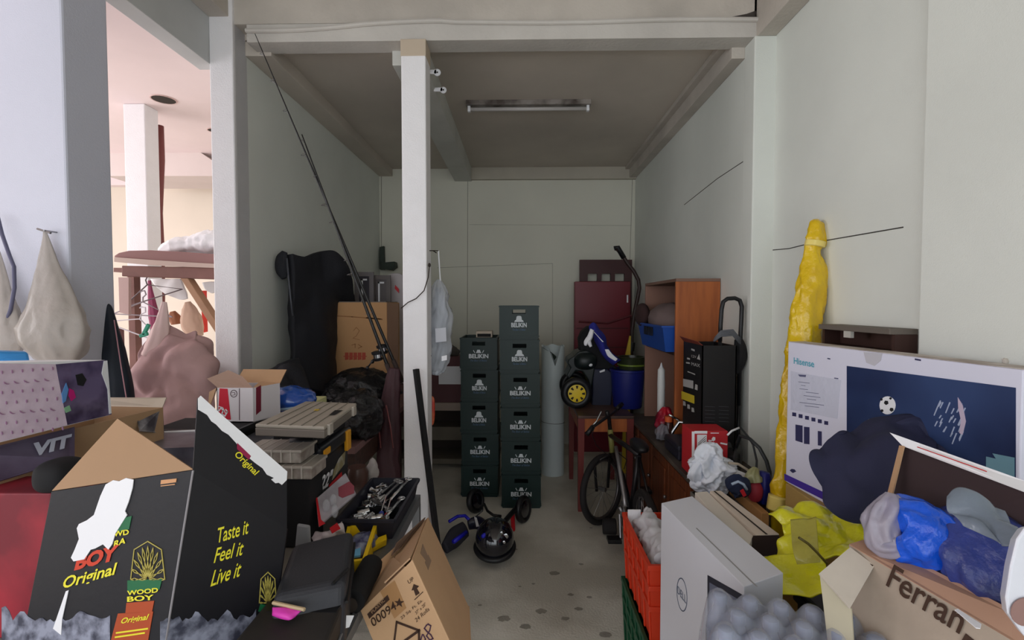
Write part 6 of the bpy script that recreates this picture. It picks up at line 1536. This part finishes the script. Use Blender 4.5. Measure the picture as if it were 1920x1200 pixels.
# lion-like crest of leaves
def crest(face, cx_, cy_, w_, h_, m):
    for i in range(11):
        a = math.pi * (i / 10); dx, dy = math.cos(a), -math.sin(a)
        for (r0, r1, s_) in ((.1, .55, .05), (.55, 1.0, .07)):
            p0 = (cx_ + dx * w_ * r0, cy_ + dy * h_ * r0); p1 = (cx_ + dx * w_ * r1, cy_ + dy * h_ * r1)
            mx, my = (p0[0] + p1[0]) / 2 + dy * s_ * w_, (p0[1] + p1[1]) / 2 - dx * s_ * w_
            nx, ny = (p0[0] + p1[0]) / 2 - dy * s_ * w_, (p0[1] + p1[1]) / 2 + dx * s_ * w_
            face.line(m, [p0, (mx, my), p1, (nx, ny)], .0014, .0015, closed=True)
    face.line(m, [(cx_ - w_, cy_), (cx_ - w_ * .8, cy_ - h_ * .9), (cx_, cy_ - h_ * 1.15), (cx_ + w_ * .8, cy_ - h_ * .9), (cx_ + w_, cy_)], .0018, .0015)
m = MB(); crest(fl2, 278, 1086, 32, 62, m); build('leaf_crest', m, mat('gold print', (186, 172, 84), .5), t)
m = MB(); crest(fr2, 502, 1130, 16, 50, m); build('leaf_crest', m, mat('gold print', (186, 172, 84), .5), t)
m = MB(); fr2.poly(m, [(488, 1132), (514, 1136), (508, 1150), (484, 1146)], .0015); build('green_stripe', m, mat('flag green', (24, 104, 62), .5), t)
m = MB(); fr2.text(m, 'WOOD', (483, 1160), (505, 1172), (487, 1150), off=.0015, bold=.03); build('yellow_print', m, YEL, t)
m = MB(); fr2.poly(m, [(480, 1166), (506, 1178), (500, 1215), (470, 1215)], .0015); build('orange_band', m, mat('rust orange print', (176, 72, 28), .5), t)
m = MB(); fl2.poly(m, [(303, 900), (332, 897), (331, 904), (302, 908)], .0015); fl2.line(m, [(303, 911), (328, 908)], .002, .0015); build('copper_label', m, mat('copper print', (206, 150, 104), .5), t)
# mountains of grey smoke print at the foot of both faces
def ridge(face, xs, base, amp, seed, slope=0):
    top = []
    for i, x in enumerate(xs): top.append((x, base + slope * (x - xs[0]) - amp * (.25 + 1.8 * abs(noise.noise(Vector((x * .034, seed, 0))))) - amp * .25 * abs(noise.noise(Vector((x * .1, seed, 3))))))
    return top + [(xs[-1], 1240), (xs[0], 1240)]
SM = mat('smoke print', (150, 154, 172), .6, col2=(60, 62, 78), var_scale=34, detail=8)
m = MB(); fl2.poly(m, ridge(fl2, [4 + i * 7 for i in range(30)], 1172, 26, 1.3, .02), .001); build('smoke_print', m, SM, t)
m = MB(); fr2.poly(m, ridge(fr2, [300 + i * 6 for i in range(31)], 1178, 34, 5.1, -.02), .001); build('smoke_print', m, SM, t)
m = MB(); fl2.poly(m, [(101, 1178), (125, 1108), (130, 1106), (118, 1160), (116, 1190)], .0018); build('white_streak', m, WHITEP, t)

# ---- red cloth covered box at the left edge
t = thing('red_carton', 'dull red box at the lower corner, partly behind the black printed carton', 'box', P(30, 1200, 900))
a_, b_ = P(-90, 925, 800), P(95, 925, 820); 
build('body', MB().hexa([Vector((a_.x, a_.y, TZ_)), Vector((b_.x, b_.y - .0, TZ_)), Vector((b_.x + .02, b_.y + .12, TZ_)), Vector((a_.x, a_.y + .12, TZ_))], [a_, b_, b_ + Vector((.02, .12, 0)), a_ + Vector((0, .12, 0))]), mat('dull red card', (168, 44, 58), .6, col2=(120, 30, 44), var_scale=5), t, bevel=.004)
# ---- open brown carton behind
t = thing('open_brown_carton', 'open brown carton with dark purple flap behind the black printed carton', 'box', (-1.25, 1.35, TZ_))
zc = 1.2
m = MB()
c1, c2, c3, c4 = Pz(-60, 850, zc), Pz(304, 764, zc), Pz(205, 762, zc), Pz(-200, 800, zc)
for p in (c3, c4): p.y = min(p.y, 1.7)
c3 = c2 + Vector((-.26, .02, 0)); c4 = c1 + Vector((-.26, .02, 0))
def wallp(a, b): 
    m.prism([Vector((a.x, a.y, TZ_ + .003)), Vector((b.x, b.y, TZ_ + .003)), b, a], (b - a).normalized().cross(Vector((0, 0, 1))) * .004)
wallp(c1, c2); wallp(c2, c3); wallp(c3, c4); wallp(c4, c1)
build('body', m, CARD_IN, t)
m = MB().slab([c1 + Vector((.004, 0, .001)), P(140, 800, 668), P(140, 858, 700), P(-60, 920, 800)], .004)
pf = build('purple_flap', m, mat('dark purple print', (66, 52, 72), .5, col2=(96, 88, 108), var_scale=6), t); ORG[pf.name] = ORG[t.name]
fp_ = Face(c1 + Vector((.004, 0, .001)), P(140, 800, 668), P(140, 858, 700))
m = MB(); fp_.text(m, 'UFC', (36, 862), (132, 835), (30, 830), off=.0024, shear=.2, bold=.04) if False else fp_.text(m, 'VIT', (60, 858), (134, 838), (62, 832), off=.002, shear=.1, bold=.05); build('white_lettering', m, mat('pale print', (186, 190, 206), .5), pf)
m = MB().slab([c2 + Vector((.003, 0, 0)), P(256, 778, 580), P(262, 808, 590), P(308, 812, 545)], .003)
build('grey_side_print', m, mat('grey leaf print', (150, 146, 150), .5, col2=(70, 66, 74), var_scale=18), t)
m = MB().slab([c2, c3, c3 + Vector((-.02, .0, .03)), c2 + Vector((0, .02, .03))], .003); build('far_flap', m, CARD_PALE, t)
tag(build('black_pouch', MB().ell(P(115, 890, 790), (.045, .05, .04), amp=.04, box=.7), BLACKM, smooth=True), 'dark black pouch lying inside the open brown carton', 'pouch')
# ---- pink patterned carton on top
t = thing('patterned_carton', 'carton with pink bird pattern and dark glossy picture panel, stacked highest beside the pillar', 'box', (-1.35, 1.3, 1.22))
zb = 1.225
p1, p3 = Pz(-60, 845, zb), Pz(208, 778, zb)
fpp = Face(p1, p3, p1 + Vector((0, 0, 1)))
t1, t3 = fpp.at(-40, 681), fpp.at(199, 675)
dvx = Vector((-.18, .0, 0))
build('body', MB().hexa([p1, p3, p3 + dvx, p1 + dvx], [t1, t3, t3 + dvx, t1 + dvx]), WHITEP, t, bevel=.002)
m = MB(); fpp.poly(m, [(-40, 681), (103, 683), (125, 797), (-60, 843)], .002); pnl = build('patterned_panel', m, mat('pale pink paper', (228, 208, 226), .6, col2=(216, 194, 214), var_scale=30), t)
m = MB()
for r in range(7):
    for c_ in range(7):
        x = 2 + c_ * 19 + (r % 2) * 8; y = 698 + r * 19 - c_ * 1.5
        if x > 98 + (y - 684) * .19: continue
        if r % 3 == 1: fpp.poly(m, [(x - 5, y - 1.5), (x, y + 1.5), (x + 6, y + 3), (x + 1, y + 4), (x - 4, y + 2)], .004)
        else: fpp.poly(m, [(x - 1, y - 3), (x + 1, y - 2), (x + 1.6, y + 2), (x, y + 3.5), (x - 1.2, y + 1)], .004)
build('bird_marks', m, mat('mauve print', (168, 128, 160), .6), pnl)
m = MB(); fpp.poly(m, [(104, 683), (199, 675), (208, 777), (125, 797)], .0022); pc = build('picture_panel', m, mat('glossy dark purple picture', (44, 32, 66), .18, col2=(110, 98, 132), var_scale=11, detail=3, coat=.6), t)
m = MB(); fpp.poly(m, [(114, 738), (122, 718), (126, 730), (121, 752), (116, 756)], .004); build('blue_shape', m, mat('sky blue print', (96, 150, 214), .4), pc)
m = MB(); fpp.poly(m, [(128, 728), (136, 732), (140, 745), (132, 752), (127, 742)], .004); build('magenta_shape', m, mat('magenta print', (196, 30, 120), .4), pc)
m = MB(); fpp.poly(m, [(118, 765), (128, 760), (131, 770), (122, 774)], .004); build('green_shape', m, mat('mint print', (140, 190, 150), .4), pc)
m = MB(); fpp.poly(m, [(140, 703), (152, 700), (160, 712), (154, 724), (144, 722)], .004); build('dark_shape', m, BLACKM, pc)
m = MB(); fpp.poly(m, [(193, 677), (199, 676), (207, 775), (203, 776), (200, 730), (189, 700)], .004); build('white_edge', m, WHITE, pc)
tag(build('blue_tub', MB().b2(t1.x - .12, t1.x - .01, t1.y + .02, t1.y + .2, 0, .0) if False else MB().hexa([P(-20, 680, 700), P(56, 678, 660), P(50, 676, 620), P(-20, 678, 640)], [P(-20, 658, 700), P(52, 660, 660), P(48, 658, 620), P(-20, 656, 640)]), mat('sky blue plastic', (64, 150, 220), .4), bevel=.006), 'flat bright blue tub lying on the patterned carton', 'tub')
# ---- low grey lidded box behind
t = thing('grey_lidded_box', 'dark grey box with a pale rim behind the brown cardboard flap', 'box', (-1.2, 1.5, TZ_))
zc = 1.09
q4 = [Pz(a, b, zc) for a, b in [(262, 842), (372, 838), (368, 808), (276, 812)]]
build('body', MB().hexa([Vector((p.x, p.y, TZ_ + .004)) for p in q4], q4), mat('dark grey glossy card', (74, 72, 82), .3, col2=(120, 118, 130), var_scale=7), t)
build('pale_rim', MB().tube([q4[3], q4[2]], .005, 6).tube([q4[2], q4[1]], .005, 6), WHITE, t)

# ---- things hanging on the near pillar
YP = 1.775
t = thing('hanging_carrier_bag', 'big grey-white carrier bag hanging from a nail on the near pillar', 'bag', P(95, 560, 510))
HB = mat('translucent bag film', (172, 164, 156), .4, alpha=.72, bump=.6, scale=22)
build('film', MB().sack([P(84, 434, 515), P(86, 450, 515), P(90, 500, 518), P(94, 560, 522), P(98, 610, 526), P(98, 650, 526), P(95, 678, 524)], [.006, .014, .045, .085, .118, .118, .06], flat=.45, amp=.09, folds=7, freq=5, seed=81, n=96, sub=12), HB, t, smooth=True)
build('nail', MB().tube([P(82, 432, 520), Vector((P(82, 432, 520).x, 1.79, P(82, 432, 520).z))], .003, 6).tube([P(70, 429, 518), P(95, 437, 518)], .004, 6), STEEL, t)
t = thing('hanging_carrier_bag', 'smaller pale carrier bag with a dark cord at the edge of the near pillar', 'bag', P(10, 640, 510))
build('film', MB().sack([P(-6, 470, 515), P(0, 540, 520), P(6, 600, 526), P(12, 640, 528), P(16, 668, 528)], [.01, .04, .06, .065, .04], flat=.45, amp=.1, folds=7, seed=83), HB, t, smooth=True)
tag(build('knotted_rope', MB().tube([P(-6, 400, 516), P(4, 440, 520), P(18, 480, 526), P(26, 500, 528), P(27, 540, 530), P(20, 580, 530), P(10, 610, 530)], .006, 8), mat('grey blue cord', (92, 92, 118), .6), smooth=True), 'grey-blue cord with a knot hanging on the near pillar', 'cord')
ku = 462
t = thing('folded_umbrella', 'dark navy folded umbrella hanging by a grey strap from a nail', 'umbrella', P(210, 640, ku))
build('canopy', MB().sack([P(201, 570, ku), P(203, 580, ku), P(206, 620, ku), P(211, 670, ku), P(216, 720, ku), P(222, 775, ku)], [.006, .016, .032, .05, .06, .062], flat=.8, amp=.06, folds=8, freq=3, seed=85), mat('dark navy canopy', (18, 28, 42), .6), t, smooth=True)
build('strap', MB().tube([P(190, 486, ku), P(191, 505, ku), P(195, 530, ku), P(196, 550, ku), P(201, 570, ku)], .006, 8), mat('grey strap', (136, 140, 150), .7), t, smooth=True)
build('red_edge', MB().tube([P(214, 600, ku + 22), P(226, 680, ku + 26), P(240, 765, ku + 30)], .002, 6), mat('pinkish edge', (180, 130, 140), .5), t)
nl = P(190, 484, ku)
build('nail', MB().tube([Vector((-1.71, nl.y, nl.z)), nl, nl + Vector((.02, 0, .008))], .003, 6).tube([P(181, 486, ku), P(199, 481, ku)], .004, 6), STEEL, t)

# ================================================================ THE NEXT ROOM, SEEN THROUGH THE OPENING
kl = 320
zl = P(300, 500, kl).z
t = thing('loft_shelf', 'rough wooden loft shelf with a rounded board on top in the next room', 'shelf', (-2.3, 3.1, zl))
y0 = F / kl
def LP(px, py, dk=0): return P(px, py, kl + dk)
rim = [LP(213, 480), LP(222, 474), LP(240, 470), LP(280, 469), LP(340, 472), LP(425, 478)]
low = [LP(425, 497), LP(340, 492), LP(280, 488), LP(235, 484), LP(215, 483)]
build('rounded_board', MB().prism(rim + low, (0, .5, 0)), mat('pinkish brown board', (150, 112, 108), .7), t, bevel=.006)
build('edge_strip', MB().prism([LP(214, 482, 2), LP(280, 487, 2), LP(340, 491, 2), LP(425, 496, 2), LP(425, 503, 2), LP(340, 500, 2), LP(280, 497, 2), LP(214, 491, 2)], (0, .02, 0)), mat('pale ply edge', (200, 178, 166), .7), t)
bx = [LP(213, 500), LP(425, 503)]
build('beam', MB().prism([LP(228, 498), LP(425, 502), LP(425, 524), LP(228, 518)], (0, .08, 0)), mat('rose brown timber', (138, 98, 90), .7, var=.2, var_scale=6), t, bevel=.004)
build('rear_beam', MB().prism([LP(213, 502, -40), LP(425, 505, -40), LP(425, 512, -40), LP(213, 510, -40)], (0, .08, 0)), mat('rose brown timber', (138, 98, 90), .7), t)
build('brace', MB().prism([LP(338, 522), LP(352, 522), LP(414, 618), LP(414, 640)], (0, .06, 0)), mat('tan timber', (178, 138, 108), .7, var=.15, var_scale=6), t, bevel=.003)
for px in (219, 408): 
    q = LP(px, 510); build('shelf_post', MB().b2(q.x - .02, q.x + .02, q.y + .1, q.y + .15, 0, zl - .02), mat('rose brown timber', (138, 98, 90), .7), t)
build('upright_board', MB().prism([LP(222, 520, 4), LP(241, 520, 4), LP(241, 590, 4), LP(224, 586, 4)], (0, .02, 0)), mat('pale rose board', (196, 166, 160), .7), t)
t = thing('white_bedding', 'heap of bright white bedding lying on the loft shelf', 'bedding', LP(370, 470))
build('cloth', MB().sack([LP(300, 472, -20), LP(325, 465, -22), LP(360, 461, -24), LP(395, 458, -26), LP(440, 458, -28)], [.02, .055, .06, .085, .09], flat=1.2, amp=.12, seed=91), mat('white bedding', (250, 250, 252), .8), t, smooth=True)
t = thing('pink_cover', 'dusty pink cloth cover draped over stored goods in the next room', 'cover', P(330, 780, 400))
PK = mat('dusty pink cloth', (188, 152, 150), .85, bump=.2, scale=40)
kk = 400
m = MB().patch([D([(300, 606, 395), (312, 604, 395), (345, 628, 390), (372, 622, 388), (398, 668, 385)]),
                D([(262, 660, 400), (300, 640, 402), (338, 645, 405), (372, 650, 402), (402, 690, 395)]),
                D([(246, 715, 405), (290, 700, 412), (330, 700, 415), (370, 700, 412), (404, 725, 402)]),
                D([(240, 770, 410), (285, 770, 418), (330, 772, 420), (365, 780, 418), (400, 790, 408)]),
                D([(236, 860, 412), (285, 860, 420), (330, 860, 424), (365, 870, 420), (400, 870, 410)])], 50, 50, .02, .03, 6, seed=93)
build('cloth', m, PK, t, smooth=True)
build('gathered_peak', MB().sack([P(308, 566, 398), P(306, 590, 398), P(300, 625, 398), P(285, 670, 400)], [.012, .025, .04, .05], flat=.5, amp=.12, seed=95), mat('pale pink cloth', (236, 206, 200), .85), t, smooth=True)
fl_ = P(330, 860, 400)
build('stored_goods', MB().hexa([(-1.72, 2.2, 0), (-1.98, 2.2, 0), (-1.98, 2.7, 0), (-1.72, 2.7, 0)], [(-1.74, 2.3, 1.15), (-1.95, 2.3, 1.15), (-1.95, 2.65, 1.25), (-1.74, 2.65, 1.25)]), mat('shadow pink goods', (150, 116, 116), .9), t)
t = thing('white_patch', 'white sheet standing in for window glow below the loft shelf', 'sheet', P(315, 540, 300))
m = MB().patch([D([(282, 523, 292), (315, 523, 292), (342, 523, 292)]), D([(296, 540, 292), (325, 545, 292), (349, 548, 292)]), D([(312, 552, 292), (338, 562, 292), (352, 560, 292)])], 12, 10, .01, .01, 8, seed=97)
build('cloth', m, mat('bright white patch', (252, 252, 252), .8), t, smooth=True)  # near-white colour imitates the window glow below the shelf
t = thing('white_patch', 'small bright white sheet hanging beside the diagonal brace', 'sheet', P(400, 540, 296))
m = MB().patch([D([(381, 530, 292), (398, 528, 292), (412, 530, 292)]), D([(386, 542, 292), (398, 550, 292), (408, 544, 292)])], 8, 8, .01, .004, 8); build('cloth', m, mat('bright white patch', (252, 252, 252), .8), t, smooth=True)
# wire hangers
def hanger(c, s, tilt, lab, mt):
    t = thing('clothes_hanger', lab, 'hanger', c, 'hangers under the loft shelf')
    R = Matrix.Rotation(tilt, 3, 'Y')
    pt = [(-.2, -.09), (0, .0), (.2, -.09), (-.2, -.09)]
    V = lambda x, z: c + R @ Vector((x * s, 0, z * s))
    build('wire', MB().tube([V(*q) for q in pt], .004, 6), mt, t)
    build('hook', MB().tube([V(0, 0), V(0, .03), V(.02, .05), V(.01, .075), V(-.015, .07), V(-.02, .06)], .004, 6), mt, t)
hanger(P(276, 534, 310), 1.0, -.3, 'dark wire hanger hooked highest under the loft shelf', mat('dark wire', (110, 96, 100), .5))
hanger(P(268, 566, 318), .9, .05, 'grey wire hanger below the highest one, nearly level', mat('grey wire', (170, 160, 166), .5))
hanger(P(262, 598, 324), 1.0, .35, 'pale wire hanger tilted down towards the pink cover', mat('pale wire', (220, 214, 220), .5))
t = thing('green_peg', 'green clothes peg clipped on the pale wire hanger', 'peg', P(272, 622, 330))
build('jaw', MB().box(P(274, 618, 330), (.02, .015, .07), M=Matrix.Rotation(.5, 3, 'Y')), mat('teal green plastic', (20, 140, 110), .4), t, bevel=.003)
build('lever', MB().box(P(270, 628, 330), (.05, .015, .02), M=Matrix.Rotation(-.3, 3, 'Y')), mat('teal green plastic', (20, 140, 110), .4), t, bevel=.003)
t = thing('tan_bag', 'pale tan bag hanging under the loft brace', 'bag', P(362, 600, 296))
build('bag', MB().sack([P(352, 566, 292), P(356, 585, 292), P(362, 612, 292), P(370, 632, 292)], [.02, .055, .07, .04], flat=.5, amp=.1, seed=99), mat('pale tan cloth', (222, 188, 164), .85), t, smooth=True)
t = thing('brown_bag', 'small brown bag hanging beside the pale tan bag', 'bag', P(328, 600, 296))
build('bag', MB().sack([P(324, 584, 290), P(327, 596, 290), P(329, 608, 290)], [.018, .04, .03], flat=.6, amp=.1, seed=101), mat('brown cloth', (166, 110, 80), .85), t, smooth=True)
t = thing('red_strap', 'bright red strap hanging behind the diagonal brace', 'strap', P(384, 600, 288))
build('strap', MB().slab([P(376, 545, 280), P(386, 545, 280), P(388, 622, 280), P(380, 624, 280)], .01), mat('bright red cloth', (232, 62, 44), .6), t)
build('orange_top', MB().slab([P(368, 545, 279), P(376, 545, 279), P(378, 570, 279), P(370, 560, 279)], .01), mat('orange cloth', (236, 110, 70), .6), t)
t = thing('purple_garment', 'dark pink and purple garment hanging behind the wire hangers', 'garment', P(290, 580, 290))
build('cloth', MB().sack([P(280, 526, 285), P(284, 560, 285), P(290, 600, 285), P(294, 640, 285)], [.012, .022, .035, .03], flat=.5, amp=.12, seed=103), mat('plum cloth', (140, 62, 92), .8), t, smooth=True)
t = thing('stored_bin', 'dark box with a blue band behind the folded umbrella in the next room', 'box', (-2.62, 3.05, 0))
q = P(225, 640, 292)
build('body', MB().b2(q.x - .1, q.x + .06, 2.95, 3.05, 0, P(225, 615, 292).z), mat('dull brown bin', (120, 84, 84), .6), t, bevel=.006)
build('blue_band', MB().b2(q.x - .101, q.x + .061, 2.945, 2.95, P(225, 650, 292).z, P(225, 636, 292).z), mat('blue band', (60, 70, 140), .5), t)
